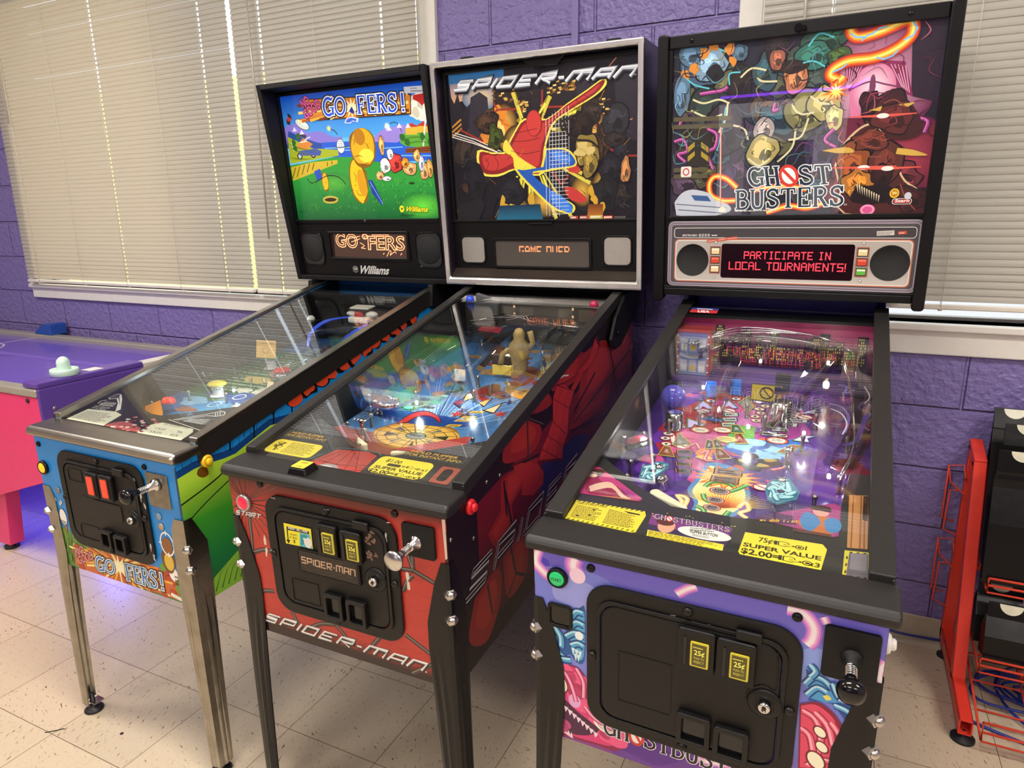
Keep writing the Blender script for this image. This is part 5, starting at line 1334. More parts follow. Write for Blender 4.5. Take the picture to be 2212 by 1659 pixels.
# ============================================================ red web machine
s = Machine('pinball_machine', 'red and black web-patterned pinball machine with chrome-trimmed backbox, standing between the other two', (-.6349, -1.4019), .0075, .038, .5591, .8898, .5006, 1.1198, .7075, 1.1624, 1.8823, 1.0822, .2109, (.035, .035))
r = random.Random(11)
s.cabinet(mat('black_cabinet_vinyl', '171314', .35), BLACK)
RAILB = mat('black_rail', '211f1e', .45, spec=.4, var=.08, bump=.2, bscale=900)
s.lockbar(RAILB, .066, .012); s.rails(RAILB, RAILB, .030); s.glass()
LEGB = mat('black_leg_coat', '0c0b0d', .32, spec=.35, var=.1)
s.legs(LEGB, .79, (.724, .667))
H = s.hw
a = Art(s.front(), clip=[(-s.hw, s.zb), (s.hw, s.zb), (s.hw, .888), (-s.hw, .888)])
a.poly([(-H, s.zb), (H, s.zb), (H, .888), (-H, .888)], '241012')
a.poly([(-H, .548), (H, .535), (H, .888), (-H, .888)], 'b8352c')
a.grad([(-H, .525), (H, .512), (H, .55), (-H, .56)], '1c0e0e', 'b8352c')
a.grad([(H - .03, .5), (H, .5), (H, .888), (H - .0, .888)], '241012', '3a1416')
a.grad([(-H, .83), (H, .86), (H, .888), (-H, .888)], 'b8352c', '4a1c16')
for i in range(16):
    for j in range(9):
        x = -H + .018 + .036 * i + (.018 if j % 2 else 0); z = .54 + .035 * j
        if x < H - .01: a.line(arc(x, z, .016, .013, 200, 340, 5), .0018, 'a62c26', i + j > 0)
st = (-.2397, .8278)
for k in range(26):
    t = 2 * PI * k / 26; q = .085 if 60 < (k * 360 / 26) % 360 < 300 else .11
    e = (max(-H, st[0] + q * math.cos(t)), min(.886, st[1] + q * math.sin(t)))
    a.line([st, e], .0028, '30140f', k > 0)
    a.line([(st[0] + .001, st[1] + .001), e], .0012, 'b08878', True)
def web(a, L, wd=.007):
    a.lines(L, wd + .004, '4a1614'); a.lines(L, wd, '453c38'); a.lines([[(x - wd * .18, z + wd * .12) for x, z in l] for l in L], wd * .3, '8a8078')
W_ = [[(-.2325, .7985), (-.2373, .7015), (-.2396, .6015), (-.2346, .5405)], [(-.2826, .7891), (-.2599, .7179), (-.2373, .7015)], bez([(-.2597, .7052), (-.2369, .7037), (-.2043, .7171), (-.1746, .7173)], 4), bez([(-.2569, .606), (-.2371, .6008), (-.2124, .6104), (-.1891, .6141)], 4), [(-.1434, .5737), (-.128, .5451)],
      bez([(-.105, .5362), (-.063, .5631), (-.0174, .5735)], 4), [(-.0174, .5735), (.009, .5471)], [(.1006, .5776), (.0657, .5341)], [(.1656, .6003), (.2318, .5677)], [(.2347, .5526), (.1745, .5092)], [(.186, .794), (.1967, .7574), (.2439, .7407)], [(.1668, .7543), (.1967, .7574)], bez([(.1958, .746), (.1806, .7291), (.1683, .7032)], 4), [(.1974, .8366), (.1967, .7574)]]
web(a, W_)
# lettering along the bottom: eight letters, dash and a dot
base = [(-.2325, .5284), (.2106, .5248), (-.2181, .5467)]
T_ = block('SPIDER-MAN')
p0, p1, p2 = [(-.2354, .5267), (.1983, .5229), (-.2179, .5476)]
for col, wd, off in (('0e0a0a', .0085, (.0012, -.0014)), ('6a6764', .0062, (0, 0)), ('d8d6d2', .0040, (-.0004, .0006)), ('f6f5f2', .0016, (-.0010, .0014))):
    a.strokes(T_, (p0[0] + off[0], p0[1] + off[1]), (p1[0] + off[0], p1[1] + off[1]), (p2[0] + off[0], p2[1] + off[1]), wd, col)
a.poly(oval((.2097, .5237), .002, .002, 10), 'd8d6d2')
p = [(-.2744, .7914), (-.2009, .7943), (-.2699, .8018)]
a.strokes(block('START'), (p[0][0] + .0008, p[0][1] - .0008), (p[1][0] + .0008, p[1][1] - .0008), p[2], .004, '140a0a'); a.strokes(block('START'), p[0], p[1], p[2], .0026, 'e0dcd8')
a.polys([blob(q, .004, .012, 8, .4, r) for q in [(-.1955, .7399), (-.1958, .7148), (.1812, .7369), (.1832, .7222)]], 'd8c4b0')
a.line([(-.2952, .8772), (-.2972, .8072)], .003, 'd0b090'); a.poly([(.2704, .883), (.2778, .8845), (.278, .8016), (.2733, .798)], 'd8c0b0')
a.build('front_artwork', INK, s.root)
p = st; s.start_button(p[0], p[1], mat('silver_ring', 'b8aeac', .3, .6), mat('red_lens', 'e0203c', .2, emit=.7))
for q in [(-.1861, .8798), (.1637, .8751)]: s.front_bolt(q[0], q[1], mat('dark_bolt2', '2a2726', .35, .6))
fr, dr = s.door(-.176, .167, .578, .864)
for q in [(-.0004, .7904), (.061, .7878)]: s.coin_entry(dr, q[0], q[1], 'price', .052, .07)
a = Art(lambda u, v, h: (u, -.0108 - h, v), 5e-5)
q = [(-.1228, .7551), (-.0468, .7571), (-.046, .8058), (-.122, .8055)]
a.poly(q, 'e8dc30'); a.line(q, .0015, '2a2a1c', closed=True); a.poly([(-.1141, .7899), (-.0525, .7915), (-.053, .7981), (-.1137, .7983)], '12120e'); p = [(-.1108, .7929), (-.0568, .7934), (-.11, .7983)]; a.text('INSERT BILL HERE', p[0], p[1], p[2], 'f0ece0', .02)
a.line([(-.113, .7973), (-.1145, .7629)], .003, '12120e'); a.poly([(-.1197, .7659), (-.1083, .7662), (-.1145, .7568)], '12120e'); a.text('ACCEPTS', (-.1073, .7793), (-.0877, .7792), (-.1067, .7834), '2a2a10'); a.text('$1 BILLS', (-.1084, .7722), (-.0878, .7724), (-.1077, .7764), '2a2a10')
a.polys([[(-.1005, .7686), (-.093, .7686), (-.0969, .7645)], [(-.0967, .7654), (-.0935, .762), (-.101, .7621)]], '2a2a10')
a.poly([(-.0792, .7901), (-.0513, .7906), (-.0495, .7577), (-.0826, .7575)], '58b8c0'); a.poly([(-.076, .7868), (-.0576, .7877), (-.0627, .7677), (-.0799, .7601)], '2f8f98'); a.poly(blob((-.0577, .7707), .010, .012, 9, .2, r), 'e0dcd4'); a.poly(oval((-.0681, .7777), .003, .003, 10), 'd8e4e0')
a.build('bill_sticker', PAPER, dr)
s.raised(dr, 'name_plate', -.087, .071, .700, .752, .004, .004); s.outline(dr, 'name_plate_rim', -.090, .074, .697, .755, .006, .003, .004)
a = Art(lambda u, v, h: (u, -.0146 - h, v), 5e-5)
a.poly([(-.085, .702), (.069, .702), (.069, .750), (-.085, .750)], '181414'); c0 = (-.008, .726)
for k in range(8): a.line([c0, (c0[0] + .075 * math.cos(k * PI / 4 + .2), c0[1] + .022 * math.sin(k * PI / 4 + .2))], .0006, '5a3c2c', k > 0)
for q in (.3, .6, .9): a.line(oval(c0, .075 * q, .022 * q, 8, .2), .0006, '5a3c2c', closed=True)
a.strokes(block('SPIDER-MAN'), (-.080, .7205), (.062, .7205), (-.079, .735), .0030, 'b08a68'); a.strokes(block('SPIDER-MAN'), (-.080, .7210), (.062, .7210), (-.079, .7355), .0012, 'd8bfa4')
a.build('name_plate_print', INK, dr)
p = (.1107, .722); s.lock(dr, p[0], p[1], .027)
s.outline(dr, 'pressed_panel', -.120, -.045, .617, .672, .003, .0012)
for q in [(-.0025, .6319), (.0577, .6312)]: s.coin_cup(dr, q[0], q[1], .050, .062)
a = Art(lambda u, v, h: (u, -.0108 - h, v)); a.polys([blob((.105 + r.uniform(-.01, .014), .80 + r.uniform(-.035, .03)), .003, .003, 7, .5, r) for _ in range(26)], '7a5c4c'); a.build('rust_marks', INK, dr)
a = Art(lambda u, v, h: (u, -.0079 - h, v)); a.polys([blob(q, .002, .007, 7, .4, r) for q in [(-.1714, .7222), (.1434, .8275), (.1434, .8145), (.1642, .902)]] + [blob((r.uniform(-.17, .16), .857), .004, .0012, 6, .5, r) for _ in range(5)], 'b4aeaa'); a.build('paint_chips', INK, fr)
s.plunger(.212, .826, .181, .255, .793, .864, BLACK, mat('machined_aluminium', 'cfcdca', .22, 1.0, var=.04), 'spi')
q = (.089, .8706); s.flipper_button(q[0], q[1], mat('red_button', 'd8222c', .25))
# card reader on the lock bar
m = MB().prism([(-.026, 0), (.026, 0), (.020, .016), (-.020, .016)], lambda u, v: (-.083 + u, .002 + v * .25, s.zl - .001 + v), lambda u, v: (-.083 + u, .046 - v * .2, s.zl + .001 + v))
cr = m.build('card_reader', BLACKS, s.root, bevel=.003)
a = Art(lambda u, v, h: (-.083 + u, .0242 + v, s.zl + .0163 + .05 * v + h), h0=5e-4)
a.poly(rrect(-.0175, .0175, -.0165, .0165, .003, 3), 'd8c838')
for q in (.004, .0075, .011): a.line(arc(0, .001, q, q * .9, 30, 150, 8), .0015, '2a2810')
a.text('START', (-.010, -.012), (.010, -.012), (-.010, -.007), '2a2810', .02)
a.build('reader_label', PAPER, cr)

# side art
a = Art(s.side(), clip=[(0, s.zb), (s.L, s.zb), (s.L, 1.15), (0, .880)])
L = s.L
a.poly([(0, s.zb), (L, s.zb), (L, 1.155), (1.08, s.gz(1.08) - .036), (0, .884)], '1a0f12')
a.grad([(.12, .56), (L, .56), (L, 1.0), (.12, .86)], '4a1216', '6a1420')
cells = [[(.3739, 1.08), (.5104, .9898), (.5235, .9518), (.3805, .9771)], [(.2616, .9506), (.3758, .9679), (.4649, .9094), (.409, .8688), (.2542, .8989)], [(.2336, .866), (.3998, .8611), (.4427, .8218), (.3208, .8005), (.2341, .7749)], [(.5251, .9971), (.6937, 1.0325), (.7763, 1.03), (.7162, .9695), (.564, .9786)], [(.7763, 1.03), (.9773, 1.0259), (1.0733, .9148), (.8957, .8583), (.7395, .8868)], [(.978, 1.0029), (1.2728, 1.0312), (1.3021, .8904), (1.1081, .8666)], [(.7395, .8782), (.8959, .849), (1.0275, .8781), (.9687, .8179), (.6685, .8369)], [(.0908, .6561), (.2022, .6687), (.2132, .5897), (.141, .524), (.0612, .5746)], [(.2285, .6795), (.3591, .6906), (.3526, .5755), (.2468, .5649)], [(.1618, .7717), (.2636, .8041), (.2856, .7352), (.2059, .7167)]]
for c in cells: a.poly(bez(c + [c[0]], 5)[:-1], '8c1f1e'); m_ = lerp(c[0], c[2], .5); a.poly(bez([lerp(q, m_, .35) for q in c] + [lerp(c[0], m_, .35)], 5)[:-1], 'a32a22')
a.lines([[(.3325, .9885), (.4746, .9175)], [(.3811, .9875), (.3827, .8638)], [(.2348, .8826), (.4439, .8483)], [(.2477, .8601), (.2563, .7715)], [(1.2984, .9386), (.6917, .8504)], [(1.0233, .9931), (1.1476, .7537)], [(.8804, .9488), (.6921, .88)], [(.6684, .8326), (1.1476, .7537)], [(1.2843, .8734), (.9838, .8133)], [(.2527, .8334), (.2851, .7269)], [(.1521, .6558), (.1696, .5737)], [(.2585, .7316), (.2956, .6031), (.2327, .5558)], [(.2956, .6031), (.3521, .5665)]], .008, '241214')
a.lines([[(.3341, .9887), (.4764, .9177)], [(.3827, .9877), (.3844, .8639)], [(1.2946, .9394), (.6894, .8512)], [(.1521, .6558), (.1711, .5719)], [(.2602, .7307), (.2974, .6021), (.2344, .5548)]], .0018, '5e5450')
# plain red streak and blue patch in place of the figure
streak = [(.892, 1.0611), (.9273, 1.0229), (.873, .9906), (.7888, .9762), (.6985, .941), (.6581, .903), (.6457, .8278), (.6122, .8103), (.6005, .7728), (.4988, .8078), (.4339, .8291), (.4627, .8567), (.5014, .8777), (.5367, .905), (.5387, .9665), (.5645, .994), (.6267, .9851), (.6701, .9531), (.7519, .9938), (.8396, 1.0158)]
a.poly(bez([(.6913, .812), (.8155, .7735), (.7895, .7461), (.644, .7259), (.4954, .7165), (.4485, .7451), (.4801, .8229), (.6013, .8059)], 4), '18245e')
a.poly(streak, '5a1216'); a.poly([lerp(q, (.6039, .9196), .05) for q in streak], 'b02a28')
a.poly([(.2979, .8749), (.3411, .8669), (.4339, .8291), (.474, .7899), (.4681, .7606), (.4033, .7569), (.3363, .7863), (.3465, .819), (.3082, .8529)], 'a02624')
a.lines([bez([lerp(streak[i], streak[-i - 1], 0), lerp(streak[i], streak[-i - 1], .5), lerp(streak[i], streak[-i - 1], 1)], 4) for i in range(1, 9)], .002, '5a1012')
a.lines([bez([(.8921, 1.0567), (.7764, .9878), (.6477, .9471), (.603, .8794), (.5587, .7929)], 5), bez([(.616, .984), (.5627, .9321), (.5304, .8637), (.4612, .8224)], 5)], .002, '5a1012')
p0, p1, p2 = (.055, .672), (1.16, .700), (.085, .722)
for col, wd, off in (('0e0a0a', .018, .002), ('c9c7c4', .012, 0), ('2a2526', .007, -.0004)):
    a.strokes(block('SPIDER-MAN'), (p0[0] + off, p0[1] - off), (p1[0] + off, p1[1] - off), (p2[0] + off, p2[1] - off), wd, col)
a.lines([[(.3975, .9807), (.4143, .9738)], [(.5955, 1.0051), (.6164, 1.0056), (.6541, .9971)]], .004, 'd8d0ca'); a.poly([(1.2766, .9277), (1.3234, .9857), (1.3162, .9558)], 'f0e8e0'); a.poly([(1.2653, .9302), (1.2876, .9565), (1.3162, .9558), (1.2801, .9321)], 'e05a4a')
a.build('side_artwork', INK, s.root)
for q in [(.7641, 1.0577), (.2276, .8821), (.1664, .8913), (.3974, .979)] + [(.0114, .8365), (.1, .7951)]:
    MB().lathe([(.005, 0), (.0045, .002), (.001, .003)], (s.hw + .0005, q[0], q[1]), (1, 0, 0), 10).build('side_screw', STEEL, s.root)
# hinge arms beside the backbox
for sg in (-1, 1):
    a0, a1 = sorted((sg * (s.hw + .006), sg * (s.hw + .018)))
    hp_ = [(1.135, 1.1463), (1.3106, 1.1462), (1.3059, 1.0865), (1.2011, 1.0294), (1.0862, .9842), (1.0389, .9859), (.9958, 1.0037), (.9862, 1.0241), (1.0061, 1.0521), (1.0349, 1.088)]
    MB().px(hp_, a0, a1).build('hinge_arm', BLACK, s.root, bevel=.004)
    c = (1.0493, 1.0354); MB().lathe([(.008, 0), (.007, .004), (.003, .006)], (sg * (s.hw + .018), c[0], c[1]), (sg, 0, 0), 12).build('hinge_bolt', BLACKS, s.root)

# apron
hw = s.hw - .0195
s.inside([(-hw, .06), (hw, .06), (hw, .27), (.16, .205), (.065, .145), (-.04, .145), (-.13, .205), (-hw, .27)])
a = Art(lambda u, v, h: s.ap(u, v, h), 1.5e-5)
a.poly([(-hw, .06), (hw, .06), (hw, .268), (.16, .203), (.065, .143), (-.04, .143), (-.13, .203), (-hw, .268)], '2a2727')
YEL = 'e6cf3c'
q = rrect(-.256, -.119, .082, .139, .014, 4); a.poly(q, YEL); a.fine([(-.208, .088), (-.126, .088), (-.126, .134), (-.208, .134)], 9, '3a3410', .4, 8)
a.lines([bez([(-.25 + r.uniform(0, .03), .09 + r.uniform(0, .04)) for _ in range(5)], 4) for _ in range(4)], .0016, '3a3410')
q = rrect(.041, .177, .074, .139, .016, 4); a.poly(q, YEL)
a.text('$1.00', (.0610, .1200), (.0990, .1180), (.0630, .1310), '2a2608', .02); a.poly(rrect(.073, .106, .105, .115, .003, 2), '2a2608'); a.text('=', (.1090, .1060), (.1170, .1060), (.1090, .1160), '2a2608', .03)
def hand(a, c, k, col, bgc=YEL):
    P = lambda L: [(c[0] + x * k, c[1] + z * k) for x, z in L]
    a.poly(P([(-.022, -.005), (-.017, -.005), (-.017, .006), (-.022, .006)]), col)
    o = [(-.016, -.005), (-.004, -.0065), (.001, -.004), (.011, -.0025), (.011, .0005), (.003, .001), (.001, .005), (-.005, .007), (-.016, .006)]
    a.poly(P(o), col); m_ = (-.006, 0)
    a.poly(P([lerp(q, m_, .2) for q in o]), bgc)
    a.poly(P([(-.007, -.0025), (.000, -.002), (.000, -.0012), (-.007, -.0015)]), col); a.poly(P([(-.007, .0005), (-.001, .001), (-.001, .0018), (-.007, .0013)]), col)
    a.poly(oval((c[0] + .019 * k, c[1] - .001 * k), .0075 * k, .0055 * k, 18), col); a.poly(oval((c[0] + .019 * k, c[1] - .001 * k), .0055 * k, .0038 * k, 18), bgc); a.poly(oval((c[0] + .019 * k, c[1] - .001 * k), .0036 * k, .0022 * k, 14), col)
hand(a, (.1360, .1110), .72, '2a2608'); a.text('x1', (.1580, .1060), (.1710, .1060), (.1580, .1150), '2a2608', .02)
a.text('SUPER VALUE', (.0510, .0910), (.1680, .0910), (.0510, .1010), '2a2608', .03)
a.text('$2.00=', (.0450, .0750), (.1090, .0750), (.0450, .0870), '2a2608', .03); hand(a, (.1310, .0800), .85, '2a2608'); a.text('x3', (.1550, .0750), (.1720, .0750), (.1550, .0860), '2a2608', .02)
tri = [(-0.1150, 0.0480), (-0.0800, 0.1330), (0.0000, 0.1420), (0.0300, 0.1330), (0.0340, 0.0380)]
a.poly(tri, 'a83a30'); a.lines([[(-0.0400, 0.1680), q] for q in [(-0.1100, 0.0580), (-0.0800, 0.0480), (-0.0400, 0.0430), (0.0000, 0.0430), (0.0320, 0.0480)]], .0016, '5a1814'); a.lines([bez([(-0.1000, 0.0880 - k), (-0.0400, 0.0780 - k), (0.0300, 0.0930 - k)], 4) for k in (0, .02, .04)], .0016, '5a1814'); a.poly(oval((-0.0500, 0.0580), .03, .02, 20), '8a8480'); a.poly(oval((-0.0550, 0.0560), .022, .014, 20), 'b8b2ae')
a.line([(-0.1250, 0.0680), (-0.0800, 0.1380), (-0.0400, 0.1460), (0.0200, 0.1460), (0.0400, 0.1360)], .003, '2f5a62')
for x0, x1, f in ((-.28, -.14, 1), (.06, .22, -1)):
    a.line(rrect(x0 + .025, x1 + .01, .152, .183, .006, 3), .0016, '3a5a60', closed=True)
    a.text('HOLD FLIPPER', (x0 + .035, .167), (x1 - .01, .167), (x0 + .037, .176), 'c49a3c', .02); a.text('FOR INSTANT INFO', (x0 + .03, .155), (x1 + .004, .155), (x0 + .032, .163), 'c49a3c', .02)
a.poly(rrect(.195, .240, .075, .135, .004, 2), '9a4a38'); a.poly(rrect(.206, .229, .083, .128, .01, 4), '141212')
a.build('apron_print', INKF, s.apron)
# playfield print
a = Art(lambda u, v, h: s.pf(u, v, h), 1.2e-5, clip=[(-hw, .1), (hw, .1), (hw, 1.1), (-hw, 1.1)])
a.poly([(-hw, .1), (hw, .1), (hw, 1.1), (-hw, 1.1)], '4a7cb4'); a.poly([(-hw, .1), (hw, .1), (hw, .32), (-hw, .36)], '8a3a2e')
a.lines([[(.0, .40), (r.uniform(-.25, .25), r.uniform(.55, .85))] for _ in range(46)], .004, 'a8d0ea', 1); a.lines([[(.0, .40), (r.uniform(-.25, .25), r.uniform(.5, .8))] for _ in range(30)], .003, '1c3c78', 1)
wc = (-.0235, .3648)
a.poly(blob(wc, .128, .078, 14, .06, r), '9a5a1c'); a.poly(blob(wc, .120, .072, 14, .05, r), 'e0a84a'); a.glow(wc, .10, .06, 'f4d27a', 'e0a84a')
for k in range(16): a.line([wc, (wc[0] + .12 * math.cos(k * PI / 8), wc[1] + .072 * math.sin(k * PI / 8))], .0022, '3a2410', k > 0)
for q in (.45, .72, .95): a.line(oval(wc, .12 * q, .072 * q, 16), .0018, '3a2410', closed=True)
for k in range(8):
    t = k * PI / 4 + .2; d = (math.cos(t), .6 * math.sin(t)); n_ = (-d[1], d[0])
    b0 = (wc[0] + d[0] * .045, wc[1] + d[1] * .045); b1 = (wc[0] + d[0] * .088, wc[1] + d[1] * .088)
    a.poly([(b0[0], b0[1]), (b1[0] + n_[0] * .010, b1[1] + n_[1] * .010), (b1[0] - n_[0] * .010, b1[1] - n_[1] * .010)], ('2a2622', '6a6660')[k % 2])
a.poly(oval(wc, .026, .016), '8a8880'); a.line(oval(wc, .028, .017), .003, '2a2622', closed=True); a.text('SUPER HERO', (wc[0] - .018, wc[1] - .003), (wc[0] + .018, wc[1] - .003), (wc[0] - .018, wc[1] + .004), '1a1816', .02)
# plain red and blue sweep above the wheel
a.poly(oval((-.0738, .4601), .16, .035), '1f3f86'); a.poly(bez([(-.1163, .4156), (-.117, .4649), (-.105, .4966), (-.0745, .5083), (-.0256, .4844), (.0009, .4484), (-.0183, .4591), (-.0549, .4764), (-.0835, .4629), (-.0896, .4231)], 4), '5a1012'); a.poly(bez([(-.1146, .4194), (-.1127, .4616), (-.1009, .4919), (-.0724, .5031), (-.0262, .4809), (-.006, .4539), (-.0248, .4682), (-.059, .483), (-.0871, .4686), (-.0937, .4295)], 4), 'c0342c')
a.polys([[(-.1729, .5075), (-.1453, .5511), (-.1044, .6506), (-.0766, .6318), (-.077, .5571), (-.1235, .4915)]], '2f6a58'); a.fine([(-.1581, .4938), (-.0817, .5558), (-.0847, .6361), (-.1511, .5869)], 6, '9ad0b0', .5, 4)
a.polys([oval(q, .020, .013) for q in [(-.1444, .5151), (-.1315, .5426), (-.1309, .5771)]], '0f3a30'); a.poly(oval((-.1444, .5151), .015, .010), '6af0b8')
for k, q in enumerate([(-.088, .5303), (-.0833, .5675), (-.0945, .6144)]): a.poly(rrect(q[0] - .02, q[0] + .02, q[1] - .008, q[1] + .008, .003, 2), ('141c18', '3ab890', 'a8e0c8')[k])
arrows = ([(-.0343, .6556), (.0123, .6296), (-.0126, .5862)], [(-.0301, .5696), (-.0269, .6319), (.0056, .5438)], [(.0293, .5973), (.0594, .6419), (.0638, .5711)], [(.0697, .5497), (.1029, .6168), (.1108, .5384)])
for k, q in enumerate(arrows): a.poly(q, '14120f'); c0 = tuple(sum(x) / 3 for x in zip(*q)); a.poly([lerp(x, c0, .25) for x in q], ('e8d8a0', '203a80', 'd0b070', 'e0c890')[k])
for k, q in enumerate([(-.022, .5838), (.0202, .5363), (.0131, .5117), (.0643, .4928), (.0408, .5082), (.0368, .6236), (.1212, .6217), (.1284, .5432), (.0862, .6739), (.0157, .7077)]): a.poly(star(q, .022, .009, 5, k), ('a82a24', '16306a', 'c03a2a', 'e8c040', '141414')[k % 5])
for k, q in enumerate([(.0413, .444), (.0476, .4774), (.0548, .501), (.0615, .5361)]): a.poly([(q[0] - .020, q[1] - .010), (q[0] + .016, q[1] - .002), (q[0] + .020, q[1] + .012), (q[0] - .016, q[1] + .004)], 'e8b838'); a.poly([(q[0] - .015, q[1] - .004), (q[0] + .012, q[1] + .001), (q[0] + .014, q[1] + .005), (q[0] - .013, q[1] + .000)], '2a2010')
a.poly(blob((.1284, .6848), .06, .03, 9, .2, r), 'e0a040'); a.poly(blob((.0449, .7151), .05, .05, 9, .2, r), '5a90cc')
a.polys([blob((r.uniform(-.22, .22), r.uniform(.62, 1.05)), r.uniform(.015, .04), r.uniform(.015, .04), 9, .3, r) for _ in range(12)], '7a4a2a'); a.polys([blob((r.uniform(-.22, .22), r.uniform(.62, 1.05)), r.uniform(.012, .03), r.uniform(.012, .03), 9, .3, r) for _ in range(12)], 'b08a5a'); a.polys([blob((r.uniform(-.22, .22), r.uniform(.6, 1.05)), r.uniform(.01, .03), r.uniform(.01, .03), 9, .3, r) for _ in range(10)], '8a2420')
a.build('playfield_print', INKF, s.play)
fl = [(-.1555, .2732), (-.0944, .245)]
s.flipper(fl[0][0], fl[0][1], math.atan2(fl[1][1] - fl[0][1], fl[1][0] - fl[0][0])); s.flipper(.07, .262, R(208))
REDP = mat('red_acrylic', 'a83a34', .15, var=.1)
MB()
pl_ = s.plastic([(-.3145, .2143), (-.3281, .3304), (-.3044, .3259), (-.207, .245), (-.2233, .2021)], .04, REDP, 'wing_plastic')
s.plastic([(.0144, .2135), (.1503, .3196), (.1641, .3191), (.1768, .2243)], .04, REDP, 'wing_plastic')
s.plastic([(-.214, .2828), (-.2, .302), (-.1151, .2523), (-.1099, .2258)], .035, mat('red_plastic2', '8c3028', .2), 'sling_plastic')
s.plastic([(.1421, .3264), (.1349, .391), (.1726, .494), (.1857, .4763), (.1769, .3456)], .035, CLEARP, 'plastic_guard')
YT = mat('yellow_target', 'd8b848', .3); GT = mat('green_target', '2f8a66', .3, emit=.1); WT = mat('white_target', 'd8d4c6', .35)
for q in [(.0047, .7805), (.0329, .7803), (.0615, .7846)]: s.target(q[0], q[1] + .0, 0, YT, .034, .030, .012)
for q in [(-.1793, .5238), (-.1718, .5441), (-.1663, .5678)]: s.target(q[0], q[1], R(35), GT, .03, .034)
q = (-.0853, .7093); s.target(q[0], q[1], 0, WT, .036, .036, .01)
# raised bank behind the yellow targets, plain sand-coloured column
MB().box(-.055, .055, -.012, .02, 0, .055).build('target_bank', mat('dark_bank', '3a2a20', .4), s.play, bevel=.003, M=Matrix.Translation(s.pf(*((.0161, .8192)))) @ Matrix.Translation((0, .02, .0)))
SAND = mat('sand_column', '8f7848', .8, var=.25, vscale=60, bump=.8, bscale=140)
q = (.0176, .9581)
MB().lathe([(.024, 0), (.030, .01), (.022, .03), (.026, .06), (.034, .085), (.030, .105), (.016, .12), (.018, .135), (.010, .15), (.001, .153)], s.pf(.07, .80), (0, 0, 1), 14).tube([s.pf(.045, .80, .09), s.pf(.02, .79, .075), s.pf(.015, .78, .045)], .009, 8).tube([s.pf(.095, .80, .09), s.pf(.115, .80, .11), s.pf(.105, .80, .145)], .009, 8).build('sand_toy', SAND, s.play)
s.ramp([(.08, .62, .01), (.12, .75, .04), (.19, .88, .075), (.15, 1.0, .085), (.02, 1.03, .085), (-.08, .98, .08), (-.17, .80, .07), (-.2, .55, .05), (-.19, .40, .03)], .05, .03)
s.ramp([(.16, .78, .07), (.22, .88, .075), (.20, .99, .08), (.11, 1.0, .085), (.09, .92, .08), (.14, .86, .075)], .04, .02, name='clear_loop')
s.ramp([(-.06, .62, .01), (-.06, .8, .04), (-.05, .95, .06)], .055, .025)
for k in range(4): s.wire([(-.20 + .012 * k, .34, .03), (-.21 + .01 * k, .55, .05), (-.2 + .01 * k, .75, .075), (-.22, .92, .08)])
for k in range(3): s.wire([(.10 + .012 * k, 1.02, .10), (.19 + .012 * k, .98, .10), (.215 + .012 * k, .86, .09), (.19 + .012 * k, .80, .08)], r=.0014)
for k in range(3): s.wire([(-.245, 1.0, .06 + .02 * k), (-.18, 1.0, .065 + .02 * k), (-.14, 1.02, .07 + .02 * k)], r=.0012)
s.wire([(.2, .36, .02), (.22, .5, .03), (.21, .7, .06)]); s.wire([(.23, .36, .02), (.245, .5, .03), (.235, .7, .06)])
blt = mat('black_mech', '1c1b1c', .4)
MB().box(-.04, .04, -.02, .03, 0, .05).build('mech_housing', blt, s.play, bevel=.006, M=Matrix.Translation(s.pf(-.15, 1.0, .05)))
MB().prism([(-.045, 0), (.045, 0), (.055, .07), (-.03, .09)], lambda u, v: (-.17 + u, 1.04, s.pf(0, 1.0, .10)[2] + v), lambda u, v: (-.17 + u, 1.06, s.pf(0, 1.0, .10)[2] + v)).build('grey_fan_plastic', mat('grey_plastic', '4a4a4c', .4, bump=.6, bscale=250), s.play, bevel=.004)
for x, y in ((-.2, .32), (-.13, .30), (-.17, .38), (-.19, .45), (.16, .33), (.2, .42), (.22, .55), (.18, .6), (-.14, .55), (-.18, .62), (.02, .6), (.1, .66), (-.02, .7), (-.1, .72), (.2, .7), (-.21, .72)): s.post(x, y, h=.035)
for q in [(-.1649, .3342), (-.207, .4516), (-.2544, .4856), (-.1894, 1.0507), (.1174, .8729)]: s.post(q[0], q[1], CHROME, .04, .006)
MB().lathe([(.028, 0), (.032, .01), (.030, .02)], s.pf(-.17, .46, .02), (0, 0, 1), 20, cap=False).build('wire_bowl', CHROME, s.play, solid=.001)
s.dome(-.2, 1.0, .17, mat('blue_dome', '2440b0', .12, emit=.3), .014); s.dome(.235, 1.0, .17, mat('maroon_dome', '8a1838', .12, emit=.3), .014)
WEBP = mat('dark_web_plastic', '1a1416', .15)
o = s.plastic([(-.13, .98), (.06, .95), (.02, 1.03), (-.1, 1.04)], .12, WEBP, 'web_plastic')
a = Art(lambda u, v, h: s.pf(u, v, .1225 + h)); c0 = (-.02, 1.0)
a.lines([[c0, q] for q in [(-.12, .985), (-.08, 1.03), (0, 1.03), (.05, .96), (-.05, .965)]], .0016, 'e8dcd8'); a.lines([[lerp(c0, q, f) for q in [(-.12, .985), (-.08, 1.03), (0, 1.03), (.05, .96)]] for f in (.4, .7)], .0014, 'e8dcd8'); a.build('web_print', INK, o)
s.plastic([(-.145, .94), (-.06, .93), (-.07, .98), (-.15, .99)], .09, mat('red_web_plastic', 'a02030', .15), 'web_plastic')
s.spot(.03, .56, .03, (.85, .95, 1), .4); s.spot(-.105, .50, .02, (.9, 1, .95), .4); s.spot(.2, .62, .03, (1, .9, .6), .4); s.spot(-.0, .86, .05, (1, .85, .6), .6); s.spot(.19, .58, .03, (1, .1, .05), .15)
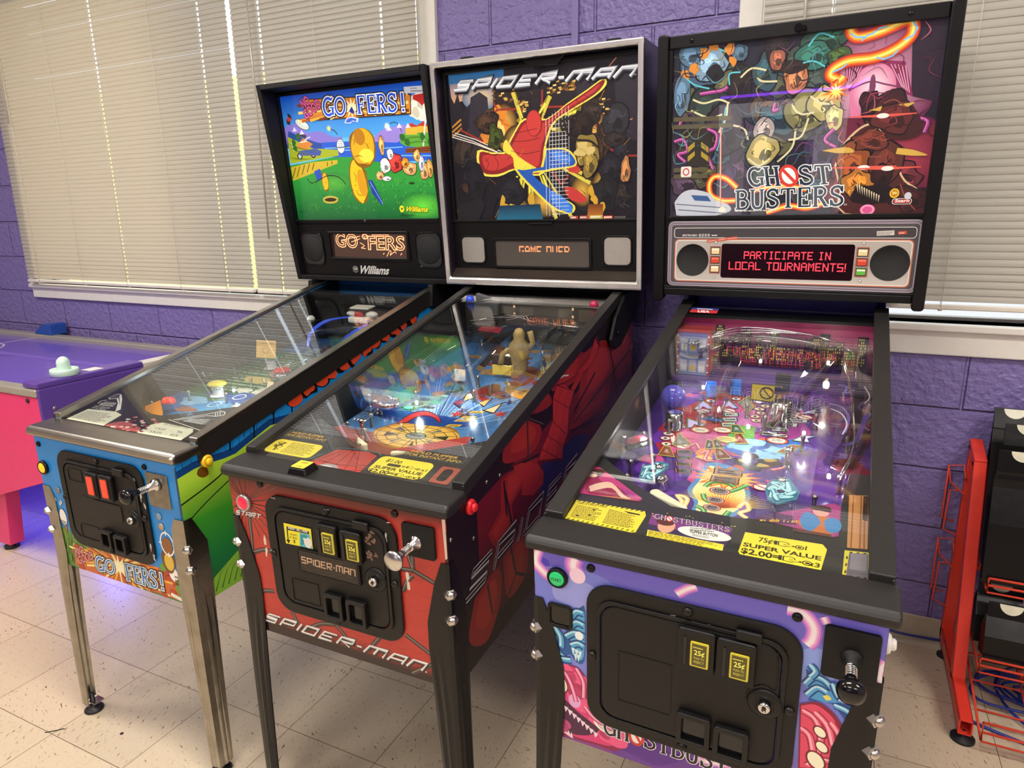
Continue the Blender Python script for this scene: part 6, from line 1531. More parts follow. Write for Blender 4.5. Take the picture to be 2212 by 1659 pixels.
b = MB().box(-hw + .001, hw - .001, 1.07, 1.075, .97, 1.131).build('back_panel', mat('dark_panel', '2a2420', .4), s.root)
a = Art(lambda u, v, h: (u, 1.0698 - h, v)); a.polys([rrect(x, x + .05, 1.06, 1.10, .004, 2) for x in (-.12, -.05, .09, .16)], '4a4034'); a.polys([oval((x, z), .004, .005, 12) for x in (-.07, .14) for z in (1.055, 1.075, 1.1)], 'ffd8a0'); a.build('panel_print', INK, b)

# backbox
s.backbox(mat('backbox_side', '1c1420', .3), .245)
HB = s.hb
o = [(-HB, 0), (HB, 0), (HB, s.H), (-HB, s.H)]
i = [(-HB + .017, .026), (HB - .017, .026), (HB - .017, s.H - .018), (-HB + .017, s.H - .018)]
MB().ring(o, i, lambda u, v: s.bp(u, v, .001), lambda u, v: s.bp(u, v, .012)).build('chrome_trim', mat('polished_trim', 'e6e3e0', .22, .75, var=.1, vscale=18), s.bb, bevel=.005)
s.slab(-HB + .02, HB - .02, .028, .214, -.02, 0).build('speaker_panel', BLACKS, s.bb, bevel=.002)
MB().prism([(0, .026), (.034, .026), (.034, .03), (0, .052)], lambda h_, v: s.bp(-HB + .018, v, -.034 + h_), lambda h_, v: s.bp(HB - .018, v, -.034 + h_)).build('bottom_ledge', mat('brown_black', '2c241e', .4), s.bb)
s.fframe(rrect(-HB + .02, HB - .02, .214, s.Hf - .021, .004, 2), rrect(-.322, .326, .218, .686, .004, 2), -.018, .004).build('backglass_frame', BLACKS, s.bb, bevel=.002)
a = Art(lambda u, v, h: s.br(u, v, -.012 + h), 1.2e-5, clip=[(-.324, .215), (.328, .215), (.328, .690), (-.324, .690)])
U0, U1, V0, V1 = -.324, .328, .215, .690
a.poly([(U0, V0), (U1, V0), (U1, V1), (U0, V1)], '16131a')
a.grad([(-.3101, .5983), (-.1165, .6269), (-.1125, .6926), (-.3168, .6925)], 'e0a878', '2a78b0'); a.poly([(-.3137, .6923), (-.1127, .6903), (-.1142, .6647), (-.3169, .6583)], '2c7ab8'); a.glow((-.1997, .6096), .07, .04, 'f0c890', '5a7a98')
bl_ = []
def tower(p0, p1, top, col): bl_.append(([p0, p1, (p1[0] + (top[0] - p0[0]), top[1]), top], col))
for q, c in (([(-.3239, .4823), (-.3114, .6183), (-.3009, .5976), (-.2855, .6311), (-.2794, .596), (-.2724, .5706), (-.243, .5933), (-.2179, .6061), (-.2015, .5852), (-.2096, .476)], '221e26'), ([(-.2585, .4787), (-.2384, .6126), (-.2043, .6269), (-.1761, .6077), (-.1747, .544), (-.1855, .4747)], '2e2b34'), ([(-.1628, .5432), (-.1498, .6488), (-.0747, .6611), (-.0196, .6469), (-.0248, .5339)], '2a1d18'), ([(-.0711, .5176), (-.064, .6508), (.131, .6651), (.1331, .5233)], '201a1e'), ([(.1331, .5233), (.1308, .6562), (.2525, .6603), (.3256, .6426), (.3224, .447)], '2c2830'), ([(.1907, .5195), (.192, .6239), (.2524, .6274), (.257, .4876)], '191519')): a.poly(q, c)
a.polys([[(-.3165, .5281), (-.2802, .551), (-.2789, .5449), (-.3158, .5219)], [(-.3179, .5128), (-.2796, .5369), (-.2789, .5308), (-.3166, .5066)], [(-.3181, .4974), (-.2795, .5232), (-.2788, .5166), (-.3168, .4912)]], 'c88a2c')
for k in range(150):
    x, y = r.choice(((r.uniform(570, 640), r.uniform(440, 520)), (r.uniform(750, 850), r.uniform(310, 400)), (r.uniform(1040, 1140), r.uniform(420, 600)), (r.uniform(420, 600), r.uniform(330, 460)), (r.uniform(860, 930), r.uniform(330, 380))))
    wx, wz = U0 + (x - 125) / 1185 * (U1 - U0), V1 - (y - 285 + (x - 125) * .088) / 905 * (V1 - V0)
    a.poly([(wx, wz), (wx + .011, wz + .001), (wx + .011, wz + .006), (wx, wz + .005)], ('d8a84a', 'f0cf78', '8a5a20', '5a3c1c')[k % 4], k % 4 != 0)
for q, rx, rz in (((-.1478, .5026), .065, .075), ((-.1228, .5258), .05, .06), ((.1849, .4733), .05, .075)): a.glow(q, rx, rz, 'f8c25a', '3a1c10')
a.polys([blob(q, .024, .028, 11, .3, r) for q in [(-.1642, .5235), (-.1329, .551), (-.1178, .5107), (-.155, .4831), (-.1848, .4848)]], 'e08a2c'); a.polys([blob(q, .014, .018, 11, .3, r) for q in [(-.1462, .5273), (-.1301, .5016), (-.1688, .4989)]], 'f8d878')
a.lines([[(-.3169, .4204), (-.2819, .422), (-.2036, .4757), (-.2864, .516)], [(-.2821, .4204), (-.2288, .3843)], [(-.1566, .5916), (-.1405, .5686), (-.0516, .5646)], [(-.1589, .5577), (-.1405, .5686)], [(.0175, .6159), (.0144, .5645)], [(.01, .5649), (.1497, .5592), (.1854, .5129), (.2313, .4332), (.2722, .4077), (.3227, .4054)], [(.1199, .4099), (.2722, .4077), (.2925, .4208)], [(-.0101, .2167), (-.0021, .2687), (-.0488, .2696)], [(-.0021, .2687), (.0495, .2703)], [(.0738, .3279), (.1136, .3712), (.2002, .4395)], [(.0738, .3279), (.0416, .369)], [(.1656, .2455), (.1121, .3119), (.2097, .3434)]], .006, '9a2f26')
a.lines([[(.0144, .5645), (.0102, .5696), (.0214, .5735)], [(.2136, .4833), (.3071, .5117)], [(.2326, .66), (.2574, .6837)]], .003, 'd88a6a')
for q, c in ((((-.0379, .496)), 'f4ea5a'), ):
    for e in [(-.0829, .6147), (.044, .5951), (-.0701, .537), (.1705, .5577), (.0843, .4982), (-.1221, .2391), (.0539, .2317), (-.0851, .2545), (-.0395, .217)]: a.line([e, q], .018, '9a8a1c', taper=1); a.line([lerp(e, q, .2), q], .008, c, taper=1)
for k in range(34):
    inked(a, (r.uniform(U0 + .02, U1 - .03), r.uniform(V0 + .03, .56)), r.uniform(.018, .042), r.uniform(.018, .045), r.choice(('2a2420', '332a24', '1f2228', '3a2c20', '2c2c30', '402c1c')), r, 11, .3)
for q, rx, rz in (((.0096, .2737), .06, .05), ((-.0851, .2545), .04, .04), ((.1449, .306), .04, .05), ((.2148, .3286), .035, .04), ((-.0737, .4686), .05, .05)): a.glow(q, rx, rz, 'e0b048', '2a1c14')
for e in [(-.0829, .6147), (.044, .5951), (-.1221, .2391), (.0536, .2213), (-.0862, .2333), (-.0277, .2169), (.11, .2208), (.1459, .3602), (.1723, .3299)]: a.line([e, (-.0293, .4366)], .012, 'd8c84a', taper=1)
# bold plain swoosh of red and blue in place of the leaping figure
a.poly(bez([(-.1283, .4364), (-.0836, .4988), (-.0473, .5354), (.0307, .5302), (.097, .5678), (.166, .6036), (.2174, .6305), (.2273, .6119), (.1915, .5834), (.107, .5438), (.0519, .5098), (.0215, .4341), (.0132, .365), (-.0443, .3621), (-.0902, .379), (-.151, .3607), (-.2173, .3734), (-.2241, .4462), (-.1699, .4384)], 3), 'f2e25a')
a.poly(bez([(-.1227, .4311), (-.081, .4937), (-.0448, .5304), (.0278, .5256), (.0969, .5641), (.166, .5991), (.2148, .6263), (.2198, .6148), (.189, .5872), (.1045, .5477), (.0466, .5125), (.016, .4368), (.0077, .3702), (-.0441, .3671), (-.09, .3841), (-.1505, .3684), (-.2107, .3784), (-.2153, .4406), (-.1703, .4334)], 3), '8c1e22')
a.poly(bez([(-.1109, .4305), (-.0727, .4883), (-.0395, .5228), (.0247, .5187), (.0913, .5566), (.1606, .5904), (.2071, .6159), (.1813, .591), (.0965, .5515), (.0382, .5106), (.0077, .4397), (-.0028, .3907), (-.0431, .3873), (-.083, .4041), (-.1496, .3813), (-.1977, .3883), (-.2039, .4298), (-.1586, .4277)], 3), 'c23a34')
a.poly(blob((-.0131, .5187), .028, .040, 12, .03, r), '8c1e22'); a.poly(blob((-.0142, .5197), .025, .037, 12, .03, r), 'cc3e36')
a.poly(bez([(.0218, .4414), (.0935, .4378), (.1279, .4047), (.1219, .3807), (.0863, .3772), (.0247, .3696), (-.0329, .3591), (.0671, .2929), (.1192, .2614), (.1048, .2362), (.0432, .2525), (-.0347, .3209), (-.0873, .3789), (-.0939, .4197), (-.1279, .4415), (-.1141, .4758), (-.0761, .4239), (.0022, .3755)], 3), 'e8d84a'); a.poly(bez([(.0272, .4363), (.0906, .4331), (.1224, .4026), (.1166, .3858), (.0809, .3823), (.0221, .3757), (-.0269, .364), (.0699, .2903), (.1109, .2616), (.0993, .2424), (.0462, .2586), (-.0286, .3259), (-.0785, .3785), (-.0552, .3777), (.014, .385)], 3), '1f58b0')
a.poly(blob((.0721, .2724), .05, .018, 9, .12, r, R(-38)), '3a80dc'); a.poly(blob((.0763, .4119), .035, .014, 9, .12, r, R(-20)), '3a80dc'); a.poly(bez([(.0846, .3176), (.1123, .3193), (.1581, .2858), (.1497, .2709), (.1113, .2767), (.0896, .2974)], 3), 'c23a34'); a.poly(bez([(.0973, .3767), (.1301, .3828), (.1407, .3702), (.1297, .3608), (.1025, .3667)], 3), 'c23a34')
mesh = [[q, w_] for q, w_ in zip([(.0279, .5304), (.0392, .5367), (.0504, .5431), (.0614, .547), (.0723, .5509), (.0832, .5548), (.0941, .5587), (.1048, .5626)], [(.0195, .2321), (.0309, .2294), (.0423, .2266), (.0537, .2265), (.0652, .229), (.0789, .3128), (.0914, .3622), (.103, .3863)])] + [[((.0376, .7857)[0], v), ((.1027, .7782)[0] - .004, v + .002)] for v in [.235 + .012 * k for k in range(24)]]
a.lines(mesh, .0014, 'e8e4dc')
a.lines([[(-.3157, .5024), (-.2401, .4777), (-.146, .4373)], [(-.3164, .4947), (-.2345, .4697), (-.1403, .4345)], [(-.3059, .507), (-.2275, .4821), (-.134, .4392)]], .003, 'e8e0d4')
a.lines([bez(q, 4) for q in ([(-.0839, .4939), (-.0493, .4967), (-.0037, .5036)], [(-.0969, .4699), (-.0507, .4674), (.0063, .474)], [(-.0986, .44), (-.0527, .4278), (.0047, .4349)], [(.0529, .5382), (.0632, .5185), (.0574, .5094)], [(.0914, .5589), (.1017, .5442), (.1014, .5325)], [(.1291, .5792), (.1419, .5644)], [(-.1951, .4243), (-.1845, .4033), (-.1916, .3881)], [(-.159, .4226), (-.1483, .4017), (-.1557, .3815)])], .0016, '5a0f12')
# glints, sparks and hatching
for k in range(150):
    x0, z0 = r.uniform(U0, U1 - .01), r.uniform(V0, .64); t = r.choice((.5, .9, 2.2, 2.6)) + r.uniform(-.2, .2); q = r.uniform(.01, .035)
    a.line([(x0, z0), (x0 + q * math.cos(t), z0 + q * math.sin(t))], r.uniform(.001, .003), r.choice(('3a2a24', '4a3a30', '8a5a24', 'c88a34', '2a2a34', '5a2018', '0e0c10', '0e0c10', '6a6470')), k % 8 != 0, 2)
# dark shapes crowding the corners
for q, rx, rz, c in (((-.2382, .3426), .035, .07, '15161c'), ((-.155, .4831), .025, .04, '3a4416'), ((-.1058, .3125), .045, .04, '1c1d22'), ((.1485, .4989), .03, .045, '241a14'), ((.1631, .4271), .04, .045, '8a7434'), ((.1732, .3883), .025, .04, '8a7434'), ((.2361, .3713), .032, .04, '1f1e24'), ((.2199, .2942), .045, .05, '181a1c'), ((.2876, .3646), .015, .04, 'b07848')): inked(a, q, rx, rz, c, r, 12, .22)
a.lines([bez(q, 5) for q in ([(.1331, .5233), (.1598, .5401), (.1907, .5195), (.2058, .4814), (.1901, .473)], [(.0902, .5168), (.1001, .483), (.1265, .4624), (.1741, .4551), (.2001, .4348)], [(.084, .4887), (.0794, .5175), (.1066, .5251)])], .007, '2a2218')
a.lines([bez(q, 5) for q in ([(-.1834, .2399), (-.1614, .2929), (-.1175, .3181), (-.0826, .3016)], [(-.0826, .3016), (-.0478, .2904), (-.0444, .2381)], [(-.2573, .4167), (-.2342, .3949), (-.225, .3527)])], .008, '17181e')
a.polys([blob(q, .012, .018, 8, .4, r) for q in [(-.1381, .2765), (-.1272, .2551), (-.0305, .2848), (.1877, .2801), (.2089, .2549), (.1773, .3052)]], 'd0a02c'); a.polys([blob(q, .02, .012, 8, .3, r) for q in [(.1474, .4423), (.1684, .4269), (.1364, .4237)]], 'd2ba72')
a.grad([(-.1663, .2181), (.0074, .2166), (-.0021, .2687), (-.1509, .2662)], '1c6a8a', '123048'); a.grad([(.1596, .2152), (.2139, .2147), (.2143, .2647), (.1659, .2656)], 'c87a2a', '6a3410'); a.polys([[(-.3074, .2744), (-.2232, .2943), (-.2064, .2671), (-.2351, .2187), (-.3186, .2195)]], '1c1c20')
a.polys([[(.1018, .2286), (.1296, .2293), (.1294, .2196), (.1015, .2188)], [(.1351, .2297), (.1654, .2304), (.1652, .2192), (.1349, .2185)]], 'b04a3a'); a.poly([(.1697, .2303), (.2114, .2308), (.2113, .2198), (.1696, .2192)], 'c8b85a'); a.poly([(.2156, .2288), (.246, .2294), (.2459, .2184), (.2155, .2177)], 'c83a30'); a.poly([(.2502, .2269), (.288, .2274), (.288, .22), (.2502, .2194)], '5a5450')
for t, q in (('SEGA', [(.1044, .2208), (.1267, .2211), (.1045, .227)]), ('COLUMBIA', [(.1366, .221), (.1636, .2213), (.1367, .2266)]), ('SPIDER-MAN', [(.1718, .2212), (.2097, .2218), (.1719, .2283)]), ('MARVEL', [(.2172, .2197), (.2443, .2204), (.2172, .2267)])): a.fine([q[0], q[1], (q[1][0], q[2][1]), q[2]], 1, 'f0e8d8', .8, len(t))
p0, p1, p2 = [(-.2955, .6368), (.3006, .6275), (-.2707, .6617)]
for col, wd, off in (('0a0a10', .018, (.002, -.003)), ('55585e', .013, (0, 0)), ('c8cad0', .0085, (-.001, .001)), ('ffffff', .003, (-.0015, .0028))):
    a.strokes(block('SPIDER-MAN'), (p0[0] + off[0], p0[1] + off[1]), (p1[0] + off[0], p1[1] + off[1]), (p2[0] + off[0], p2[1] + off[1]), wd, col)
a.text('TM', (.3103, .6301), (.3185, .6298), (.3102, .634), 'c8cad0')
a.build('translite', print_mat('lit_translite_dim', .4, emit=.42), s.bb)
s.slab(U0, U1, V0, V1, -.006, -.004).build('backglass', TGLASS, s.bb)
MB().prism([(-.075, 0), (.075, 0), (.045, -.028), (-.045, -.028)], lambda u, v: s.br(.035 + u, .708 + v, -.004), lambda u, v: s.br(.035 + u, .708 + v, .02)).build('lock_plate', BLACKS, s.bb, bevel=.003)
MB().cyl(s.br(.012, .682, .004), s.br(.012, .682, .018), .008, 16).cyl(s.br(.03, .682, .004), s.br(.03, .682, .014), .006, 14).build('backbox_lock', BLACKG, s.bb)
s.slab(-.345, .345, .2135, .220, -.004, .006).build('glass_channel', BLACKS, s.bb, bevel=.001)
s.slab(-.04, .045, .205, .211, 0, .008).build('panel_handle', BLACKS, s.bb, bevel=.002)
for u0, u1 in ((-.303, -.214), (.219, .308)):
    o = rrect(u0, u1, .074, .163, .016, 5)
    sp_ = s.fframe(inset(o, -.005), inset(o, .001), 0, .004).build('speaker_rim', BLACKS, s.bb, bevel=.0015)
    s.bprism(o, 0, .002).build('speaker_grille', mat('metal_mesh', 'a59e96', .4, .7, var=.3, vscale=900, bump=.6, bscale=1500), sp_)
o = rrect(-.180, .178, .056, .160, .008, 4)
df = s.fframe(o, inset(o, .009), 0, .006).build('display_bezel', BLACKS, s.bb, bevel=.002)
s.bprism(inset(o, .0085), 0, .0008).build('display', mat('display_grey', '4c4642', .15, var=.03), df)
a = Art(lambda u, v, h: s.br(u, v, .001 + h), 3e-5)
p = [(-.0818, .1104), (.1005, .1112), (-.0805, .1366)]
dots(a, 'GAME OVER', p[0][0], p[1][0], p[0][1] - .012, p[2][1] - .004, 'ff8a5a', 4)
a.build('display_dots', DMD, df)
for u in (-.24, .25):
    MB().box(-.022, .022, -.014, .014, 0, .014).build('top_latch', BLACKS, s.bb, bevel=.003, M=Matrix.Translation((u, s.yt + .05, s.zbt)))
    MB().box(-.045, .06, -.02, .03, 0, .0012).build('latch_paper', mat('worn_card', 'b8a090', .7), s.bb, M=Matrix.Translation((u, s.yt + .05, s.zbt)))
# ============================================================ purple and pink machine
h_ = Machine('pinball_machine', 'purple and pink pinball machine with tall black backbox, beside the red wire rack', (.102, -1.3855), -.0133, .0533, .5574, .8651, .4658, 1.1014, .7199, 1.1431, 1.858, 1.0898, .1914, (0, 0))
m6 = h_
r = random.Random(23)
m6.cabinet(mat('purple_cabinet_vinyl', '4a3f96', .35), BLACK)
m6.lockbar(RAILB, .070, .012, .014); m6.rails(RAILB, RAILB, .026, tw=.030); m6.glass()
m6.legs(LEGB, .765, (.700, .640))
H = m6.hw
a = Art(m6.front(), clip=[(-m6.hw, m6.zb), (m6.hw, m6.zb), (m6.hw, .864), (-m6.hw, .864)])
a.grad([(-H, .64), (H, .64), (H, .864), (-H, .864)], '8088dc', '6a5cc4'); a.grad([(-H, m6.zb), (H, m6.zb), (H, .64), (-H, .64)], '8a3a8c', '8088dc')
for q, rx, rz, c0, c1 in (((-.2749, .8296), .05, .04, '4a3cc0', '6a5cc4'), ((-.1914, .7866), .09, .05, '9aa0e6', '7880d8'), ((.19, .7652), .06, .05, '8ca4ea', '7880d8'), ((-.0755, .5074), .12, .05, '5a2a8c', '6a3a94')): a.poly(blob(q, rx, rz, 10, .2, r), c1); a.poly(blob(q, rx * .6, rz * .6, 10, .2, r), c0)
# glowing pink streamers
def streamer(a, pts, wd):
    q = bez(pts, 8)
    for k, c in ((1.5, 'b070d8'), (1.15, 'e48ad8'), (.8, 'f4b8dc'), (.45, 'fdeef4')): a.line(q, wd * k, c)
streamer(a, [(-.2706, .8608), (-.2764, .8364), (-.2648, .8213), (-.2479, .8112), (-.2209, .8091)], .016); streamer(a, [(-.2005, .8596), (-.204, .8432), (-.1959, .8277)], .022); streamer(a, [(-.0233, .8348), (-.0068, .849), (.0068, .8574)], .012)
streamer(a, [(.1434, .8546), (.1658, .8517), (.182, .8317), (.1814, .8098), (.175, .7985)], .016); streamer(a, [(.1933, .8534), (.199, .8429)], .010); streamer(a, [(.2827, .8004), (.2751, .7873), (.2742, .7746), (.2809, .7646)], .016); streamer(a, [(.0177, .5226), (.0358, .5188), (.0763, .5285)], .012)
a.poly(oval((-.196, .826), .015, .015), 'f8d8ec')
# icy blue spirals and claws on the left
def curls(a, qs, wd, cols):
    for q in qs:
        p = bez(q, 6); a.line(p, wd * 1.6, cols[0]); a.line(p, wd, cols[1]); a.line([(x - wd * .2, z + wd * .2) for x, z in p], wd * .4, cols[2])
a.poly(bez([(-.2084, .7459), (-.1915, .7633), (-.1823, .7604), (-.1839, .6568), (-.1992, .6461), (-.2128, .6588), (-.2322, .6411), (-.2459, .6598), (-.2536, .7069), (-.2383, .6888), (-.2265, .6659), (-.2191, .7059)], 4), '1e5a9c'); a.poly(bez([(-.205, .7432), (-.1916, .7578), (-.1834, .7529), (-.1849, .664), (-.1992, .6556), (-.2091, .6865), (-.2122, .7079)], 4), '57a8d4')
curls(a, ([(-.2536, .7107), (-.2418, .6878), (-.2388, .662), (-.2199, .6451)], [(-.2559, .6835), (-.2441, .6604), (-.2339, .6444), (-.2095, .6465)], [(-.2431, .71), (-.2296, .6915), (-.2282, .6692)], [(-.2085, .7385), (-.1983, .7524), (-.185, .7525)], [(-.2121, .7154), (-.1985, .7304), (-.1835, .7275)], [(-.2192, .6946), (-.2021, .7072), (-.1836, .7054)], [(-.2092, .6789), (-.1955, .6869), (-.1837, .6831)]), .010, ('123c78', '4aa4d0', 'b8e4f0'))
a.polys([[(x, z), (x + .007, z), (x + .004, z - .016)] for x, z in [(-.2092, .6751), (-.2024, .6735), (-.1956, .6719), (-.1991, .6632), (-.2042, .6635)]], 'd8f0f4'); a.poly(oval((-.1937, .7042), .008, .009), 'f0f8fa')
# pink swirling mass lower left
a.poly(bez([(-.2502, .6197), (-.2341, .6308), (-.1993, .6365), (-.179, .6126), (-.1758, .5749), (-.152, .5404), (-.1085, .5296), (-.1049, .5073), (-.1213, .4767), (-.1692, .4733), (-.2553, .468)], 4), '8a1c4c'); a.poly(bez([(-.2485, .6163), (-.2306, .6281), (-.1994, .6326), (-.1825, .6076), (-.1775, .5704), (-.1554, .5352), (-.1134, .5238), (-.1281, .486), (-.1761, .4787), (-.2533, .475)], 4), 'd83a78')
a.polys([blob(q, .028, .028, 10, .2, r) for q in [(-.2239, .6089), (-.1997, .5977), (-.193, .5687), (-.1486, .5259), (-.1283, .51)]], 'ee5a8c'); a.poly(bez([(-.2494, .5725), (-.2247, .5573), (-.2002, .5382), (-.1691, .522), (-.1554, .5113), (-.1761, .491), (-.2114, .4811), (-.2475, .4877)], 4), '4a1440')
a.poly(oval((-.2341, .5897), .015, .021, 20, R(30)), 'f4eec8'); a.line(oval((-.2341, .5897), .016, .022, 20, R(30)), .003, '8a1c4c', closed=True); a.poly(oval((-.1452, .5252), .022, .015, 20, R(-20)), 'f4eee0'); a.line(oval((-.1452, .5252), .014, .009, 16, R(-20)), .0015, 'b06a88', closed=True); a.poly(oval((-.2035, .559), .012, .015), 'e0a8d8')
for k in range(11):
    q = lerp((-.2461, .5576), (-.1622, .5046), k / 10); a.poly([(q[0] - .005, q[1]), (q[0] + .005, q[1] - .003), (q[0] - .001, q[1] - .014)], 'f2d8e4', k > 0)
for k in range(7):
    q = lerp((-.2456, .4925), (-.2115, .4769), k / 6); a.poly([(q[0] - .004, q[1] - .004), (q[0] + .004, q[1] - .006), (q[0] + .001, q[1] + .008)], 'f2d8e4', k > 0)
a.polys([blob(q, .012, .010, 8, .2, r) for q in [(-.2327, .5016), (-.2238, .4989), (-.2275, .4892)]], 'c04a80')
curls(a, ([(-.2413, .6207), (-.2238, .6168), (-.2101, .5941), (-.2, .5582)], [(-.1994, .6326), (-.1859, .6064), (-.1861, .5712)], [(-.1827, .5527), (-.1622, .5326), (-.1217, .5205)]), .006, ('a0285c', 'f07aa4', 'fbc0d4'))
# right side: blue wisps and pink leafy mass
a.poly(bez([(.1771, .7577), (.1938, .7505), (.2135, .7476), (.2373, .7494), (.2621, .736), (.2594, .7159), (.2488, .6794), (.2333, .6899), (.2172, .7069), (.1854, .7019)], 4), '1e4f9a'); a.poly(bez([(.1801, .7361), (.1943, .7442), (.2164, .7422), (.2387, .734), (.2333, .716), (.2074, .7066), (.1824, .7074)], 4), '4a9ad0')
curls(a, ([(.1782, .7289), (.1892, .7457), (.2041, .7443), (.2173, .7328)], [(.1822, .7106), (.1956, .7285), (.2107, .7241)], [(.1826, .766), (.1908, .7559), (.1844, .7441)], [(.2164, .7422), (.228, .7206), (.2445, .7233), (.2624, .7329)], [(.2222, .7054), (.242, .6997), (.2485, .6826)], [(.2307, .7439), (.2344, .7293), (.2286, .7143)]), .008, ('123c78', '57a8dc', 'c0e8f4'))
a.poly(bez([(.204, .7168), (.211, .7209), (.2165, .7147), (.2095, .7106)], 3), 'e8d86a')
a.poly(bez([(.1737, .6909), (.1978, .7031), (.221, .6919), (.2378, .6685), (.2469, .6488), (.2471, .5957), (.1809, .5672)], 4), '8a1838'); a.poly(bez([(.1759, .6884), (.1958, .6974), (.2192, .6846), (.2337, .6603), (.2425, .6437), (.2421, .5959), (.1832, .5707)], 4), 'e04868')
curls(a, ([(.1796, .6797), (.1981, .6699), (.2082, .6401), (.2062, .6049)], [(.1798, .6459), (.1935, .6342), (.2018, .5962)], [(.197, .6829), (.2161, .6635), (.2265, .6305)], [(.2203, .6718), (.2346, .6506), (.24, .619)], [(.193, .5784), (.2144, .598), (.2394, .5982)]), .008, ('a02448', 'f06a86', 'f8b4c0'))
a.polys([oval(q, .013, .009, 18, R(-50)) for q in [(.2062, .6495), (.211, .6224)]] + [oval((.2046, .5938), .019, .014, 18, R(-60))], '7a1430'); a.polys([oval(q, .010, .007, 18, R(-50)) for q in [(.2062, .6495), (.211, .6224)]] + [oval((.2046, .5938), .016, .011, 18, R(-60))], 'f6f0d0')
# lettering, the round letter as a red no-entry ring
hz = .040
serif(a, 'GHOSTBUSTERS', (-.147, .507), (.150, .507), (-.147, .507 + hz), '14101a', 'f0e4f0', .09)
a.build('front_artwork', INK, m6.root)
p = (-.2326, .815); m6.start_button(p[0], p[1], BLACKS, mat('green_lens', '1fa05a', .2, emit=.7), 'START')
o = rrect(-.253, -.205, .712, .762, .008, 3)
bx = MB().ring(o, inset(o, .006), lambda u, v: (u, -.0005, v), lambda u, v: (u, -.006, v)).build('button_well', BLACKS, m6.root, bevel=.002)
MB().py(inset(o, .0055), -.0008, -.0022).build('well_floor', BLACKG, bx)
for q in [(-.171, .8477), (.1583, .844)]: m6.front_bolt(q[0], q[1], BLACKS)
fr, dr = m6.door(-.178, .172, .530, .824, .024, .03)
for q in [(.0154, .7539), (.0772, .7514)]: m6.coin_entry(dr, q[0] - .001, q[1] - .004, 'price', .060, .078)
m6.outline(dr, 'pressed_panel', -.118, -.024, .600, .704, .002, .0014, .0007)
p = (.1237, .6802); m6.lock(dr, p[0], p[1], .027)
MB().tube([(-.0 + q[0], -.0112, q[1]) for q in bez([(.0955, .6797), (.0996, .7016), (.1202, .7138), (.1386, .7118), (.1363, .78)], 4)], .0012, 6).build('pressed_rib', DOORB, dr)
for q in [(.0162, .5951), (.0772, .5897)]: m6.coin_cup(dr, q[0], q[1] - .004, .056, .062)
a = Art(lambda u, v, h: (u, -.0079 - h, v)); a.polys([blob((r.uniform(-.05, .12), .797 + r.uniform(-.002, .003)), .004, .0012, 6, .5, r) for _ in range(7)], '8a8684'); a.build('paint_chips', INK, fr)
m6.plunger(.236, .800, .197, .272, .757, .846, BLACK, BLACKG, 'gho')
m6.flipper_button(.05, .80, mat('white_button', 'e4dfd6', .3))
for sg in (1, -1):
    a = Art((lambda u, v, h: (m6.hw + h, u, v)) if sg > 0 else (lambda u, v, h: (-m6.hw - h, u, v)), clip=[(0, m6.zb), (m6.L, m6.zb), (m6.L, 1.10), (0, .86)])
    a.poly([(0, m6.zb), (m6.L, m6.zb), (m6.L, 1.13), (1.07, m6.gz(1.07) - .03), (0, .86)], '4a3f96')
    a.polys([blob((r.uniform(.1, 1.1), r.uniform(.55, .9)), .06, .05, 10, .3, r) for _ in range(14)], '7a52b4'); a.polys([blob((r.uniform(.1, 1.1), r.uniform(.52, .85)), .04, .035, 10, .3, r) for _ in range(12)], 'd0457a')
    streamer(a, [(0, .62), (.4, .75), (.8, .7), (1.2, .9)], .02); a.build('side_artwork', INK, m6.root)

hw = m6.hw - .0195
m6.inside([(-hw, .06), (hw, .06), (hw, .36), (.215, .36), (.20, .20), (.045, .165), (-.075, .165), (-.15, .21), (-hw, .30)])
BLKSP = mat('black_speckle', '262523', .5, var=.4, vscale=900)
m6.apron.data.materials[0] = BLKSP
a = Art(lambda u, v, h: m6.ap(u, v, h), 1.5e-5)
for q in ([(-.248, .073), (-.2483, .1323), (-.1154, .1353), (-.1103, .1232), (-.1148, .0723), (-.1221, .07)],):
    a.poly(q, YEL)
    L_ = lambda s_, t: lerp(lerp(q[0], q[4], s_), lerp(q[1], q[2], s_), t)
    for s_ in range(14): a.polys([[L_(.02 + s_ * .07, .94), L_(.045 + s_ * .07, .94), L_(.075 + s_ * .07, 1.0), L_(.05 + s_ * .07, 1.0)], [L_(.02 + s_ * .07, .0), L_(.045 + s_ * .07, .0), L_(.075 + s_ * .07, .06), L_(.05 + s_ * .07, .06)]], '2a2608')
    serif(a, 'GHOSTBUSTERS', L_(.05, .82), L_(.47, .86), L_(.05, .93), '3a3410', ring=False)
    a.fine([L_(.05, .12), L_(.45, .12), L_(.45, .78), L_(.05, .78)], 10, '4a4214', .42, 3); a.fine([L_(.52, .12), L_(.95, .12), L_(.95, .70), L_(.52, .84)], 11, '4a4214', .42, 5)
    a.polys([oval(L_(x, y), .003, .002, 10) for x, y in ((.32, .66), (.14, .25), (.3, .36))], '3a3410'); a.poly([L_(.72, .85), L_(.95, .82), L_(.96, .77), L_(.80, .77)], '2a2410')
